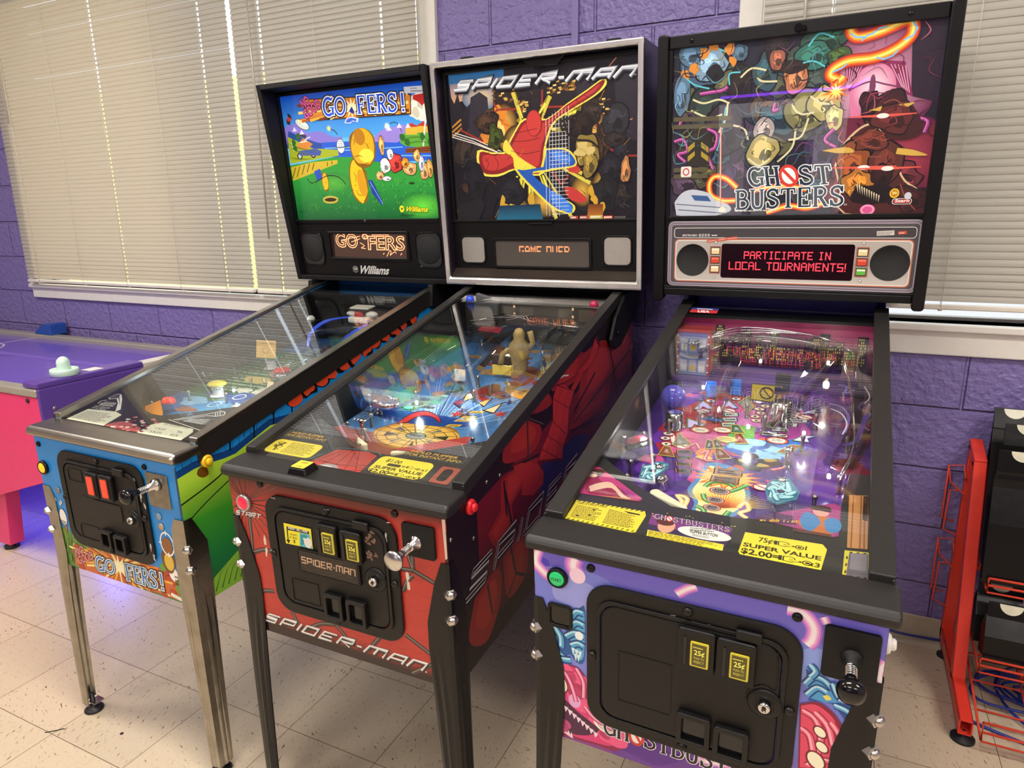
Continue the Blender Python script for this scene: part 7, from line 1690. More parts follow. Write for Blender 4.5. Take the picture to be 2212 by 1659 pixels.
# centre panel between the cards
q = [(-.0981, .0765), (-.1017, .1329), (.0388, .1327), (.0421, .1253), (.036, .0662)]
a.poly(q, '3a3048'); a.poly([lerp(q[0], q[1], .45), q[1], q[2], lerp(q[4], q[2], .4)], '7a3a78')
for k in range(24): x, y = r.uniform(-.105, .045), r.uniform(.12, .145); a.poly([(x, y), (x + .003, y), (x + .003, y + .002), (x, y + .002)], 'c8b050', k > 0)
a.poly([(-.0966, .0856), (.0335, .0849), (.0343, .0675), (-.0938, .0679)], YEL); a.fine([(-.0918, .0685), (.0341, .0688), (.0331, .0838), (-.0941, .0848)], 7, '5a5214', .5, 9)
a.poly(oval((-.0681, .1046), .015, .019), 'd8a080'); a.poly(oval((-.073, .1151), .016, .010), '5a3020'); a.poly(oval((-.0029, .1033), .045, .0155), 'e8e4d8'); a.text('FLIPPER BUTTON', (-.026, .099), (.0197, .1006), (-.0261, .1065), '2a2420', .03)
a.fine([(-.0287, .1042), (.0146, .1118), (.0128, .1212), (-.0279, .1146)], 2, '4a443a', .5, 3); a.fine([(-.0213, .0916), (.0154, .0925), (.015, .0972), (-.0212, .0976)], 2, '4a443a', .5, 4)
p0, p1, p2 = [(-.0946, .1189), (.0382, .1191), (-.0969, .1333)]
serif(a, 'GHOSTBUSTERS', p0, p1, p2, 'b8a8b8', '1a141c', .10)
# price card
q = [(.0584, .0743), (.0614, .1274), (.1819, .1321), (.1891, .1207), (.1832, .0689), (.176, .0636), (.0629, .0667)]
a.poly(q, YEL); q4 = ((.0602, .0667), (.1839, .067), (.1878, .1303), (.0598, .1269))
Lc = lambda s_, t: lerp(lerp(q4[0], q4[1], s_), lerp(q4[3], q4[2], s_), t)
INK_ = '2e2a0c'
a.text('75¢=', Lc(.20, .70), Lc(.43, .70), Lc(.20, .89), INK_, .02); a.text('x1', Lc(.68, .68), Lc(.78, .68), Lc(.68, .84), INK_, .02); hand(a, Lc(.555, .76), .95, INK_)
a.text('SUPER VALUE', Lc(.03, .39), Lc(.97, .38), Lc(.03, .55), INK_, .03)
a.text('$2.00=', Lc(.02, .10), Lc(.50, .10), Lc(.02, .31), INK_, .03); hand(a, Lc(.665, .19), 1.05, INK_); a.text('x3', Lc(.83, .09), Lc(.97, .09), Lc(.83, .25), INK_, .02)
# plastics' printed corners on the apron
q = [(-.2618, .1675), (-.2683, .2501), (-.2435, .2503), (-.1304, .1703), (-.1324, .1599), (-.2506, .1525)]
a.poly(q, 'a02a5c'); a.poly([lerp(x, (-.20, .22), .06) for x in q], 'b83a70'); a.poly(bez([(-.2432, .1668), (-.2512, .2085), (-.2419, .2241), (-.2236, .2036), (-.1882, .1951), (-.1507, .1643), (-.1839, .1603), (-.2327, .1578)], 3), '8c1a3c'); a.poly(bez([(-.2407, .1799), (-.2249, .1969), (-.2018, .2036), (-.1666, .1713), (-.1507, .1643), (-.1664, .1596), (-.1962, .1867), (-.2203, .1735), (-.2314, .1642)], 3), 'd8b49a'); a.poly(blob((-.2429, .2271), .018, .014, 9, .2, r), '4a2a1c'); a.poly(oval((-.2453, .2179), .009, .006), 'e0bca0'); a.fine([(-.1715, .1758), (-.1382, .168), (-.1492, .1823), (-.1817, .197)], 3, '5a2c8c', .4, 2); a.poly([(-.221, .1552), (-.1494, .16), (-.1332, .1625), (-.1776, .1621)], 'b07a3a')
q = [(.0698, .1693), (.1125, .2017), (.1945, .2531), (.2055, .2457), (.2047, .1602), (.1965, .1544)]
a.poly(q, '7a2c60'); a.poly([lerp(x, (.17, .2), .05) for x in q], '9a3a78'); a.polys([[(.0732, .1662), (.0746, .177), (.1075, .1949), (.1305, .1941), (.1383, .1711), (.1163, .1668)]], '4a2450')
for k in range(30): x, y = lerp((.0788, .168), (.1374, .1809), r.random()); a.poly([(x, y - .004), (x + .002, y - .004), (x + .002, y + r.uniform(0, .006)), (x, y)], 'd8a83a', k > 0)
a.poly(blob((.1734, .182), .030, .026, 10, .15, r), 'b8642c'); a.poly(blob((.1592, .1876), .016, .024, 9, .2, r), '3a7ab0'); a.poly(blob((.1948, .1886), .012, .022, 9, .2, r), '3a7ab0'); a.poly(oval((.1739, .2188), .013, .012), 'd0988c'); a.poly(blob((.1738, .2292), .017, .009, 8, .3, r), '3a2420'); a.poly([(.1338, .1598), (.1935, .1615), (.1939, .1536), (.1345, .1526)], '5a3024')
# shooter lane
a.poly([(.2176, .1343), (.216, .2842), (.2468, .2905), (.2472, .1393)], 'b07a48'); a.lines([[(.2233, .1339), (.2231, .2835)], [(.2359, .1366), (.2357, .2856)], [(.2422, .1386), (.2413, .2872)]], .002, '7a4c28'); a.poly([(.2383, .2169), (.2391, .2866), (.2468, .2889), (.2463, .2144)], '3a2a20')
q = [(.2157, .0631), (.2179, .1246), (.2523, .1299), (.2516, .067)]; a.poly(q, '5c565c'); a.line(q, .006, 'c8b83a', closed=True); a.polys([[lerp(q[k], q[(k + 1) % 4], t), lerp(q[k], q[(k + 1) % 4], t + .12), lerp(lerp(q[k], q[(k + 1) % 4], t + .12), (.235, .1), .12), lerp(lerp(q[k], q[(k + 1) % 4], t), (.235, .1), .12)] for k in range(4) for t in (.1, .4, .7)], '1c1a18')
a.poly([lerp(x, (.235, .12), .35) for x in q], '7a727a')
a.build('apron_print', INKF, m6.apron)

# playfield print
a = Art(lambda u, v, h: m6.pf(u, v, h), 1.2e-5, clip=[(-hw, .1), (hw, .1), (hw, 1.1), (-hw, 1.1)])
a.poly([(-hw, .1), (hw, .1), (hw, 1.1), (-hw, 1.1)], '4c2f7c')
a.polys([blob(q, .10, .09, 12, .25, r) for q in [(.0511, .6585), (.0022, .725)]], '9a3a84'); a.poly(blob((-.0953, .719), .10, .12, 12, .2, r), 'a83a3c'); a.poly(blob((-.0866, .543), .07, .10, 12, .2, r), 'b0407a'); a.poly(blob((-.1648, .5957), .05, .12, 12, .2, r), 'a02c3a')
a.polys([blob((r.uniform(-.2, .15), r.uniform(.3, .95)), r.uniform(.015, .05), r.uniform(.015, .04), 10, .3, r) for _ in range(24)], '6a3aa0'); a.polys([blob((r.uniform(-.2, .12), r.uniform(.35, .95)), r.uniform(.01, .03), r.uniform(.01, .03), 10, .35, r) for _ in range(18)], 'd0508c'); a.polys([blob((r.uniform(-.15, .1), r.uniform(.45, .9)), r.uniform(.01, .025), r.uniform(.01, .02), 10, .35, r) for _ in range(12)], 'c05a3c')
a.poly(blob((-.0212, .6571), .035, .10, 12, .2, r), '5a9a4c'); a.poly(blob((-.0059, .7227), .05, .05, 12, .2, r), 'c06ab0')
# blue and violet storm with dark tower shapes
a.polys([blob(q, .05, .035, 12, .3, r) for q in [(.0502, .5663), (.0766, .6009), (.0062, .553)]], '3f6ab4'); a.polys([blob(q, .03, .02, 12, .3, r) for q in [(.046, .5391), (.0729, .5645), (-.0074, .5667), (.0125, .5908)]], '86bce0'); a.polys([blob(q, .022, .016, 11, .35, r) for q in [(.0039, .4926), (.0147, .5211), (.0515, .4951), (.0355, .478), (.0641, .5113)]], '1c1420'); a.polys([blob(q, .012, .008, 9, .35, r) for q in [(.0062, .5016), (.0485, .4901), (.0597, .5181)]], 'b89a4a')
# yellow and blue flare down the middle
fl_ = [(-.0661, .4794), (-.0757, .3959), (-.0823, .3415), (-.0589, .2999), (-.0557, .261), (-.0156, .2378), (.0156, .2657), (.039, .3056), (.0412, .3603), (.0276, .4062), (.0097, .4541), (-.0264, .4709)]
a.poly(bez(fl_ + [fl_[0]], 4)[:-1], '5a8cc0'); a.poly(bez([lerp(x, (-.0179, .341), .16) for x in fl_ + [fl_[0]]], 4)[:-1], 'e8e2a0')
c0 = (-.0033, .2981)
a.lines([[c0, (c0[0] + .10 * math.cos(t), c0[1] + .085 * math.sin(t))] for t in [R(20 + 140 * k / 30) for k in range(31)]], .006, 'f0d850', 1); a.lines([[c0, (c0[0] + .085 * math.cos(t), c0[1] + .07 * math.sin(t))] for t in [R(25 + 130 * k / 22) for k in range(23)]], .004, 'e0743a', 1)
c1 = (-.0149, .4152); a.poly(star(c1, .075, .045, 16, 0, .7), 'e0602c'); a.poly(star(c1, .062, .040, 16, 0, .7), 'f0b850')
for q in ([(-.0787, .234), (-.0971, .2669), (-.0819, .2923), (-.0963, .3154), (-.0749, .3084), (-.0747, .2612), (-.0597, .2404), (-.0414, .234)], [(.0466, .2762), (.0314, .2901), (.0453, .3077), (.0353, .3309), (.0254, .3077)]): a.poly(bez(q + [q[0]], 4)[:-1], '8a4a9c'); a.line(bez(q, 5), .010, 'f0c86a'); a.line(bez(q, 5), .004, 'faf0c0')
curls(a, ([(-.0512, .3661), (-.0409, .388), (-.013, .3932), (.0063, .3847)], [(-.0491, .3379), (-.0418, .3193), (-.0294, .3096)], [(-.0529, .2883), (-.0374, .2802), (-.0293, .2569)], [(-.0004, .3609), (.0174, .381), (.0287, .3992)], [(.0116, .29), (.0052, .2686)]), .007, ('2c6a34', '5aa85a', 'a8d890'))
for t, q, k in (('100', (-.0193, .3583), 1.0), ('80', (-.0212, .3212), .86), ('60', (-.0226, .2917), .82), ('40', (-.0217, .2608), .86)):
    a.poly(oval(q, .0215 * k, .0145 * k), 'b03a34'); a.poly(oval(q, .0185 * k, .0122 * k), 'e8d8c8'); a.poly(oval(q, .0170 * k, .0110 * k), '8a7f78'); a.text(t, (q[0] - .010 * k, q[1] + .0005), (q[0] + .010 * k, q[1] + .0005), (q[0] - .010 * k, q[1] + .007 * k), '1a1614', .02); a.fine([(q[0] - .011 * k, q[1] - .007 * k), (q[0] + .011 * k, q[1] - .007 * k), (q[0] + .011 * k, q[1]), (q[0] - .011 * k, q[1])], 2, '2a2420', .5, 3)
def plate(q, frame, face, seed, rows=2):
    c_ = tuple(sum(x) / 4 for x in zip(*q)); a.poly(q, '1a1414'); a.poly([lerp(x, c_, .10) for x in q], frame); a.poly([lerp(x, c_, .2) for x in q], face)
    qq = [lerp(x, c_, .3) for x in q]; a.fine([qq[3], qq[2], qq[1], qq[0]], rows, '1a1614', .55, seed)
plate([(-.0475, .4521), (.0115, .4546), (.0157, .4265), (-.0457, .4225)], 'c07a4a', '8a7468', 3); plate([(-.0471, .4166), (.011, .422), (.0128, .3926), (-.0468, .3899)], 'c07a4a', '6a5648', 4)
for k, y in enumerate((908, 940, 968, 998)): plate([((-.1457, .5071)), ((-.1087, .5139)), ((-.1024, .4938)), ((-.1389, .487))] if k == 0 else [lerp(x, (x[0] + .006, x[1] - .030), k) for x in [(-.1468, .5113), (-.1115, .5175), (-.1057, .4998), (-.1403, .4928)]], 'c8742c', '201a1a', 7 + k)
for k in range(3): plate([lerp(x, (x[0] + .002, x[1] - .030), k) for x in [(-.0785, .7346), (-.0432, .7444), (-.0376, .7223), (-.0724, .7125)]], '8ab08a', 'c8d0c8', 21 + k, 1)
for k in range(4): plate([lerp(x, (x[0] - .020, x[1] - .030), k) for x in [(.0844, .743), (.1219, .7505), (.1215, .728), (.0844, .7215)]], '8a8a8c', 'c4c4c6', 31 + k, 1)
for q in [(-.1127, .6207), (-.063, .6351), (.0637, .6152)]: a.poly(oval(q, .026, .018), '2a1414'); a.poly(oval(q, .024, .0165), 'c0503c'); a.poly(oval(q, .019, .012), 'e0d4c0'); a.fine([(q[0] - .012, q[1] - .005), (q[0] + .012, q[1] - .005), (q[0] + .012, q[1] + .005), (q[0] - .012, q[1] + .005)], 2, '4a3a2a', .5, 2)
for q in [(-.1284, .7296), (-.0677, .7486), (.1133, .7584), (-.134, .5269), (.0587, .3958)]:
    a.poly(oval(q, .020, .014), 'b02c28'); a.poly(oval(q, .016, .011), 'ece4da'); a.line([(q[0] - .013, q[1] + .006), (q[0] + .013, q[1] - .006)], .004, 'b02c28')
for q in [(.0159, .7994), (.0037, .7771), (.0109, .7541), (-.0007, .7305), (.0053, .7082), (-.1823, .5536), (-.1822, .5788), (-.1732, .5262), (.0725, .641), (-.121, .7956), (-.0618, .8257)]: a.poly(oval(q, .014, .010), '8a2420'); a.poly(oval(q, .011, .0075), 'e8dccc'); a.poly(oval(q, .004, .004), '2a2420')
def chevron(q, col, rim): c_ = tuple(sum(x) / len(q) for x in zip(*q)); a.poly([lerp(c_, x, 1.25) for x in q], rim); a.poly(q, col)
for q in ([(-.1506, .7347), (-.1404, .7892), (-.1101, .7503), (-.1203, .7452), (-.1342, .7584), (-.139, .7378)], [(-.0893, .7538), (-.0779, .8084), (-.0501, .769), (-.0594, .7642), (-.0726, .7775), (-.0792, .7565)], [(-.1433, .6239), (-.1541, .6725), (-.11, .6496), (-.1186, .6391), (-.1332, .6471), (-.1358, .629)], [(.0989, .6256), (.1174, .6542), (.1399, .6562), (.1258, .6428), (.1308, .6261)], [(.1021, .772), (.1149, .7905), (.134, .8097), (.1317, .7824), (.1195, .7843)]): chevron(q, 'cfc4f4', '4a7a3a')
for q, c in (([(-.1498, .524), (-.1577, .5308), (-.1555, .5836), (-.1209, .5418)], '7a706a'), ([(-.1757, .4714), (-.1739, .5122), (-.1612, .5115), (-.1435, .4726)], '8a4a2c'), ([(-.084, .5302), (-.086, .5708), (-.0755, .5692), (-.0671, .5354)], '3a3634'), ([(-.0725, .5748), (-.0648, .577), (-.0453, .5464), (-.0614, .5371)], '3a3634'), ([(-.0606, .5328), (-.0494, .5362), (-.0221, .5013), (-.0486, .4889)], '6a2c1c'), ([(-.0298, .6205), (-.0182, .6239), (.0018, .5831), (-.0237, .5754)], '7a2c24'), ([(-.0453, .6652), (-.0313, .6692), (-.0134, .632), (-.0402, .6271)], '3a5a48'), ([(.0734, .5603), (.0958, .5977), (.1143, .5988), (.0975, .5591)], '7a4a2c'), ([(-.0494, .7987), (-.0318, .8443), (-.0146, .7854), (-.0236, .7284), (-.0319, .7696)], '8a8a88')):
    c_ = tuple(sum(x) / len(q) for x in zip(*q)); a.poly([lerp(c_, x, 1.22) for x in q], 'c8b84a'); a.poly([lerp(c_, x, 1.08) for x in q], '1a1614'); a.poly(q, c)
    a.fine([lerp(c_, q[0], .4), lerp(c_, q[-1], .4), lerp(c_, q[2], .4), lerp(c_, q[1], .4)], 3, 'e0d8c8', .5, 6)
q = (-.0464, .5872); a.poly(blob(q, .024, .018, 9, .2, r), 'c8b868'); a.fine([(q[0] - .016, q[1] - .008), (q[0] + .016, q[1] - .008), (q[0] + .016, q[1] + .008), (q[0] - .016, q[1] + .008)], 2, '5a4a1c', .5, 2)
plate([(.0245, .6802), (.0344, .7154), (.0569, .7147), (.0495, .6726)], 'd8d0b0', '4a4438', 40)
a.polys([blob(q, .02, .014, 9, .3, r) for q in [(-.1029, .6901), (-.0887, .6836)]], '4a4448'); a.poly(blob((-.0798, .5094), .02, .02, 9, .3, r), 'e07a3a'); a.poly(blob((-.075, .4851), .016, .012, 9, .3, r), 'f0b04a')
curls(a, ([(-.0893, .4978), (-.074, .5199), (-.0734, .4771), (-.0537, .4748)], [(.0686, .4726), (.0884, .4866), (.1006, .5064)], [(-.1229, .523), (-.1074, .5459), (-.0945, .5226)]), .006, ('7a1c4c', 'e0607a', 'f8b8a0'))
a.build('playfield_print', INKF, m6.play)

fl = [(-.131, .2706), (-.0857, .2457)]
m6.flipper(fl[0][0], fl[0][1], math.atan2(fl[1][1] - fl[0][1], fl[1][0] - fl[0][0])); m6.flipper(.085, .222, R(207))
TEALP = mat('teal_swirl_plastic', '5a9aa8', .15, var=.3, vscale=50); DPL = mat('dark_purple_plastic', '3c2560', .2, var=.2)
def swirl_plastic(q, hgt, base, seed):
    o = m6.plastic(q, hgt, base, 'sling_plastic', .003)
    A = Art(lambda u, v, h: m6.pf(u, v, hgt + .0032 + h)); rr_ = random.Random(seed); c_ = tuple(sum(x) / len(q) for x in zip(*q))
    curls(A, [[lerp(c_, (x[0], x[1]), t) for t, x in zip((.2, .5, .75, .5), (q[k], q[(k + 1) % len(q)], q[k], q[(k + 2) % len(q)]))] for k in range(len(q))], .006, ('2a5a78', '7cc4d0', 'c8ecf0'))
    A.poly(oval(c_, .008, .006), '3a2a50'); A.build('swirl_print', INK, o)
swirl_plastic([(-.1741, .2993), (-.1792, .3436), (-.1516, .376), (-.1294, .3709), (-.1266, .3522), (-.1479, .2856), (-.1684, .2863)], .035, mat('ice_acrylic', '4a7f98', .1), 1)
swirl_plastic([(.0792, .291), (.0699, .3277), (.0753, .3642), (.1097, .3823), (.1331, .3348), (.1292, .3074), (.0976, .2811)], .035, mat('ice_acrylic', '4a7f98', .1), 2)
m6.plastic([(-.1998, .2726), (-.1971, .2882), (-.1306, .2421), (-.1321, .2281)], .025, mat('purple_guide', '4a3070', .2, var=.3, vscale=60), 'lane_guide')
m6.plastic([(-.2388, .4035), (-.2375, .4258), (-.1894, .4579), (-.1823, .4467), (-.2215, .4002)], .04, BLACKG, 'black_lane_plastic')
m6.plastic([(-.2431, .4241), (-.2412, .4515), (-.2181, .4721), (-.195, .4563), (-.2275, .42)], .043, mat('maroon_plastic', '6a1c2c', .25), 'maroon_plastic')
m6.plastic([(.1019, .4467), (.1074, .4798), (.1775, .5053), (.1869, .443), (.1154, .3913)], .045, CLEARP, 'clear_lane_plastic')
m6.plastic([(.1847, .4572), (.2214, .4762), (.2565, .4221), (.2535, .3872), (.2135, .4084), (.1878, .4215)], .05, mat('maroon_plastic', '6a1c2c', .25), 'maroon_plastic')
big = [(.124, .6805), (.1404, .8571), (.2029, .9454), (.2522, .9094), (.2564, .5575), (.2468, .5069), (.2047, .4901), (.1716, .5569), (.1329, .6071)]
o = m6.plastic([(u, v) for u, v in big], .06, CLEARP, 'ramp_cover')
A = Art(lambda u, v, h: m6.pf(u, v, .0625 + h))
A.lines([bez([(.2009, .5045), (.2204, .5224), (.2293, .5827), (.2388, .6561), (.2471, .7348)], 5), bez([(.1639, .7116), (.1907, .6993), (.2069, .6469), (.2023, .5661)], 5), bez([(.2342, .7412), (.2274, .6999), (.2492, .6776), (.2357, .6192), (.2496, .5887)], 5), bez([(.178, .8325), (.198, .8266), (.1955, .7824), (.2141, .8089)], 5)], .006, '6a5aa0'); A.line(bez([(.2009, .5045), (.2235, .5313), (.2326, .5922), (.2422, .6663)], 5), .010, '4a3aa0'); A.lines([bez([(.1691, .6834), (.1921, .6612), (.2044, .61), (.1975, .5563)], 5), bez([(.2369, .8369), (.2488, .7759), (.238, .7323)], 5)], .003, 'd8d0e8')
A.build('ramp_cover_print', INK, o)
# dark stepped ramp wall on the right and chrome lane pieces
m6.ramp([(.05, .62, .01), (.09, .80, .04), (.15, .98, .08), (.05, 1.03, .09), (-.1, 1.02, .09), (-.2, .9, .08)], .06, .03)
m6.ramp([(-.10, .66, .01), (-.10, .82, .04), (-.09, .98, .07)], .06, .03)
m6.ramp([(.22, 1.0, .10), (.235, .8, .09), (.23, .55, .07), (.20, .42, .05)], .04, .025)
for k in range(2): m6.wire([(.18, .95, .10 + .012 * k), (.21, .7, .08 + .012 * k), (.22, .5, .06 + .012 * k), (.20, .38, .05 + .012 * k)])
for k in range(3): m6.wire([(-.22 + .01 * k, .95, .10), (-.1, 1.04, .11 + .008 * k), (.1, 1.03, .12), (.2, .95, .11)], r=.0014)
def scoop(q, rr_, hh):
    b_ = MB().lathe([(rr_, 0), (rr_ * 1.05, .004), (rr_ * .9, .008), (rr_ * .95, hh * .5), (rr_ * .88, hh * .55), (rr_ * .92, hh), (rr_ * .7, hh + .004)], m6.pf(*q), (0, 0, 1), 24).build('chrome_scoop', CHROME, m6.play)
scoop((-.1758, .6145), .024, .04); scoop((.059, .7327), .026, .045)
for q in ((-.2033, .7), (.0505, .8144)):
    MB().box(-.018, .018, -.004, .004, .03, .085).build('scoop_deflector', mat('smoke_clear', '2a2a30', .08), m6.play, M=Matrix.Translation(m6.pf(*q)) @ Matrix.Rotation(R(-15), 4, 'X'))
MB().ball((0, 0, 0), .032, 16, (1, .8, 1)).build('blue_violet_lamp', mat('violet_dome', '5a52b8', .15), m6.play, M=Matrix.Translation(m6.pf(-.20, .70, .045)))
VT = mat('blue_target', '2f6ac0', .25, emit=.2); YS = mat('yellow_sign', 'c0a838', .35)
for q in [(-.1245, .8137), (-.0656, .8438)]: m6.target(q[0], q[1], 0, VT, .026, .045, .005)
q = (.014, .825)
o = MB().box(-.038, .038, -.002, .002, 0, .045).build('yellow_target_panel', YS, m6.play, M=Matrix.Translation(m6.pf(q[0], q[1], .005)))
A = Art(lambda u, v, h: (m6.pf(q[0], q[1])[0] + u, m6.pf(q[0], q[1])[1] - .0025 - h, m6.pf(q[0], q[1])[2] + .005 + v)); A.line(oval((0, .022), .016, .015), .004, '2a2414', closed=True); A.line([(-.01, .034), (.01, .010)], .004, '2a2414'); A.line([(-.038, 0), (.038, 0), (.038, .045), (-.038, .045)], .003, '2a2414', closed=True); A.build('target_print', INK, o)
# small facade tower at the left rear
T0 = m6.pf(0, .98)[2]
tw = MB().box(-.256, -.163, .97, 1.04, T0, T0 + .132).build('facade_tower', mat('red_tower', 'a83030', .3), m6.play, bevel=.001)
A = Art(lambda u, v, h: (u, .9698 - h, T0 + v))
A.poly([(-.25, .0), (-.169, 0), (-.169, .125), (-.25, .125)], '7a88b0'); A.poly([(-.25, .112), (-.169, .112), (-.169, .125), (-.25, .125)], '3a4f9a')
for i in range(3):
    for j in range(2): A.poly([(-.245 + .026 * i, .008 + .062 * j), (-.225 + .026 * i, .008 + .062 * j), (-.225 + .026 * i, .044 + .062 * j), (-.245 + .026 * i, .044 + .062 * j)], 'b8b4c0'); A.poly([(-.243 + .026 * i, .062 * j + .012), (-.227 + .026 * i, .062 * j + .012), (-.227 + .026 * i, .028 + .062 * j), (-.243 + .026 * i, .028 + .062 * j)], ('e0dcd4', 'c8a84a', 'dcd8d0')[i])
A.line(bez([(-.247, .060), (-.21, .053), (-.172, .060)], 5), .010, 'c4c0cc'); A.polys([oval((x, .01 + .021 * k), .0025, .0025, 8) for x in (-.253, -.166) for k in range(6)], 'f0e8d8')
A.build('facade_print', INK, tw)
for x, y in ((-.2, .30), (-.17, .40), (-.21, .36), (.16, .33), (.2, .42), (-.22, .5), (.12, .58), (-.12, .64), (.03, .66), (-.02, .72), (.14, .7), (.21, .6), (-.18, .58)): m6.post(x, y, h=.038)
for q in [(-.2726, .4965), (-.2587, .455), (-.1424, .3442), (.0976, .365), (.0979, .4975), (.2129, .4371)]: m6.post(q[0], q[1], CHROME, .045, .007)
MB().lathe([(.016, 0), (.020, .006), (.014, .018), (.019, .026), (.010, .034), (.001, .036)], m6.pf(*((-.1388, .3305))), (0, 0, 1), 20).build('chrome_cap', CHROME, m6.play); MB().lathe([(.016, 0), (.020, .006), (.014, .018), (.019, .026), (.010, .034), (.001, .036)], m6.pf(*((.0983, .3584))), (0, 0, 1), 20).build('chrome_cap', CHROME, m6.play)
m6.spot(.0, .60, .03, (.95, .97, 1), .35); m6.spot(-.21, .46, .03, (1, 1, .95), .35); m6.spot(.12, .60, .03, (.8, .85, 1), .35); m6.spot(.18, .42, .03, (.9, .85, 1), .35); m6.spot(-.14, .78, .04, (.9, .9, 1), .35); m6.spot(-.02, .95, .06, (1, .85, .7), .5); m6.spot(.15, .92, .08, (1, .9, .7), .5)
b = MB().box(-hw + .001, hw - .001, 1.07, 1.076, .95, 1.085).build('back_panel', mat('night_panel', '241c30', .4), m6.root)
A = Art(lambda u, v, h: (u, 1.0698 - h, v)); A.grad([(-hw, .96), (hw, .96), (hw, 1.08), (-hw, 1.08)], '3a2040', 'a0285a')
for k in range(26):
    x0 = -hw + .019 * k; tp = 1.02 + r.uniform(-.02, .045); c = r.choice(('1c1626', '241a34', '2a1f40', '141018')); A.poly([(x0, .952), (x0 + .026, .952), (x0 + .026, tp), (x0, tp)], c)
    A.polys([[(x0 + .003 + .005 * i, .965 + .008 * j), (x0 + .0055 + .005 * i, .965 + .008 * j), (x0 + .0055 + .005 * i, .970 + .008 * j), (x0 + .003 + .005 * i, .970 + .008 * j)] for i in range(4) for j in range(12) if .972 + .008 * j < tp and r.random() > .35], r.choice(('c8b848', 'd8c85a', '8a7a34')))
A.build('skyline_print', print_mat('skyline_ink', .4, emit=.12), b)
a = Art(lambda u, v, h: (u, m6.yb - .01 + v, m6.gz(m6.yb - .01) - .003 + m6.sr * v + h)); 
q = [(-.245, -.02), (-.165, -.02), (-.165, .02), (-.245, .02)]; a.poly(q, '26307a'); a.poly([(-.245, -.02), (-.165, -.02), (-.165, .004), (-.245, .004)], 'b8282c'); a.text('USA', (-.222, -.016), (-.188, -.016), (-.222, -.001), 'f0ece4', .03); a.fine([(-.228, .007), (-.182, .007), (-.182, .015), (-.228, .015)], 1, 'f0ece4', .7, 2); a.build('origin_sticker', PAPER, m6.root)
MB().box(-hw, hw, m6.yb - .045, m6.yb + .03, m6.gz(m6.yb) - .02, m6.gz(m6.yb) - .012).build('glass_trim', BLACKS, m6.root)

# backbox
m6.backbox(BLACKS, .245, .024)
HB = m6.hb
for sg in (-1, 1):
    u0, u1 = sorted((sg * (HB + .002), sg * (HB - .028)))
    m6.bprism(rrect(u0, u1, -.022, m6.H + .004, .010, 4), -.03, .016, False).build('side_moulding', BLACKS, m6.bb, bevel=.004)
m6.slab(-HB + .028, HB - .028, m6.H - .034, m6.H, -.02, .006, False).build('top_moulding', BLACKS, m6.bb, bevel=.003)
m6.slab(-HB + .028, HB - .028, -.004, .018, -.02, .006, False).build('bottom_moulding', BLACKS, m6.bb, bevel=.003)
for u in (-.27, .25): MB().lathe([(.006, 0), (.006, .002), (.002, .003)], m6.bp(u, m6.H - .017, .006), m6.N, 12).build('moulding_screw', BLACKG, m6.bb)
m6.slab(-HB + .026, HB - .026, .016, .222, -.02, -.001).build('speaker_panel_back', BLACKS, m6.bb)
m6.fframe(rrect(-HB + .026, HB - .026, .222, m6.Hf - .03, .003, 2), rrect(-.322, .335, .228, .690, .003, 2), -.02, .002).build('backglass_frame', BLACKS, m6.bb, bevel=.002)
a = Art(lambda u, v, h: m6.br(u, v, -.012 + h), 8e-6, clip=[(-.324, .226), (.337, .226), (.337, .692), (-.324, .692)])
U0, U1, V0, V1 = -.324, .337, .226, .692
a.poly([(U0, V0), (U1, V0), (U1, V1), (U0, V1)], '1c1826'); a.grad([(U0, V0), (-.1, V0), (-.1, V1), (U0, V1)], '3a3040', '191a28')
a.glow((.1884, .5464), .14, .15, 'e8a8c4', '6a1a44'); a.poly([(.0982, .4749), (.3183, .4595), (.3383, .2294), (.1199, .2322)], '6a2038'); a.glow((.277, .3709), .10, .10, 'a83a4c', '6a2038'); a.poly([(.2557, .6914), (.324, .6887), (.3414, .4915), (.2725, .5138)], '2a1c2c'); a.poly([(.1115, .6091), (.1863, .6057), (.2514, .5949), (.2765, .5134), (.2434, .5246), (.1867, .6014), (.1313, .5341)], '8a2a58')
a.poly([(.1313, .5341), (.1867, .6014), (.2475, .5243), (.237, .4738), (.1415, .4718)], 'd87aa0'); a.glow((.1872, .5379), .05, .06, 'fce4ec', 'd87aa0')
for k in range(6): a.line([lerp((.1208, .5996), (.1582, .6001), k / 5), lerp((.1262, .5432), (.1343, .5468), k / 5)], .0016, 'f0b8cc', k > 0)
for k in range(5): a.line([lerp((.22, .5918), (.2523, .5865), k / 4), lerp((.2501, .5367), (.2676, .5226), k / 4)], .0016, 'f0b8cc', k > 0)
a.poly(blob((.1839, .5425), .007, .03, 8, .1, r), '7a3a5c'); a.line(bez([(.1309, .5385), (.159, .5511), (.1834, .5553), (.2129, .5463), (.246, .5371)], 5), .004, '7a3a5c'); a.poly(blob((.1845, .5124), .012, .02, 8, .2, r), 'a85a80')
# crowded mid-toned shapes behind
for k in range(46):
    x0, z0 = r.uniform(U0 + .02, .10), r.uniform(V0 + .06, V1 - .03)
    inked(a, (x0, z0), r.uniform(.022, .05), r.uniform(.022, .05), r.choice(('3f4a44', '4a4a38', '33505a', '3a2c4a', '54422e', '2f3f3a', '4c3a4c', '5c5a3a', '2a2c3c')), r, 11, .25)
for k in range(14): inked(a, (r.uniform(.12, U1 - .02), r.uniform(V0 + .02, .5)), r.uniform(.022, .05), r.uniform(.02, .045), r.choice(('5a2030', '4a1a28', '6a2a34', '3a1a22', '7a3440')), r, 11, .25)
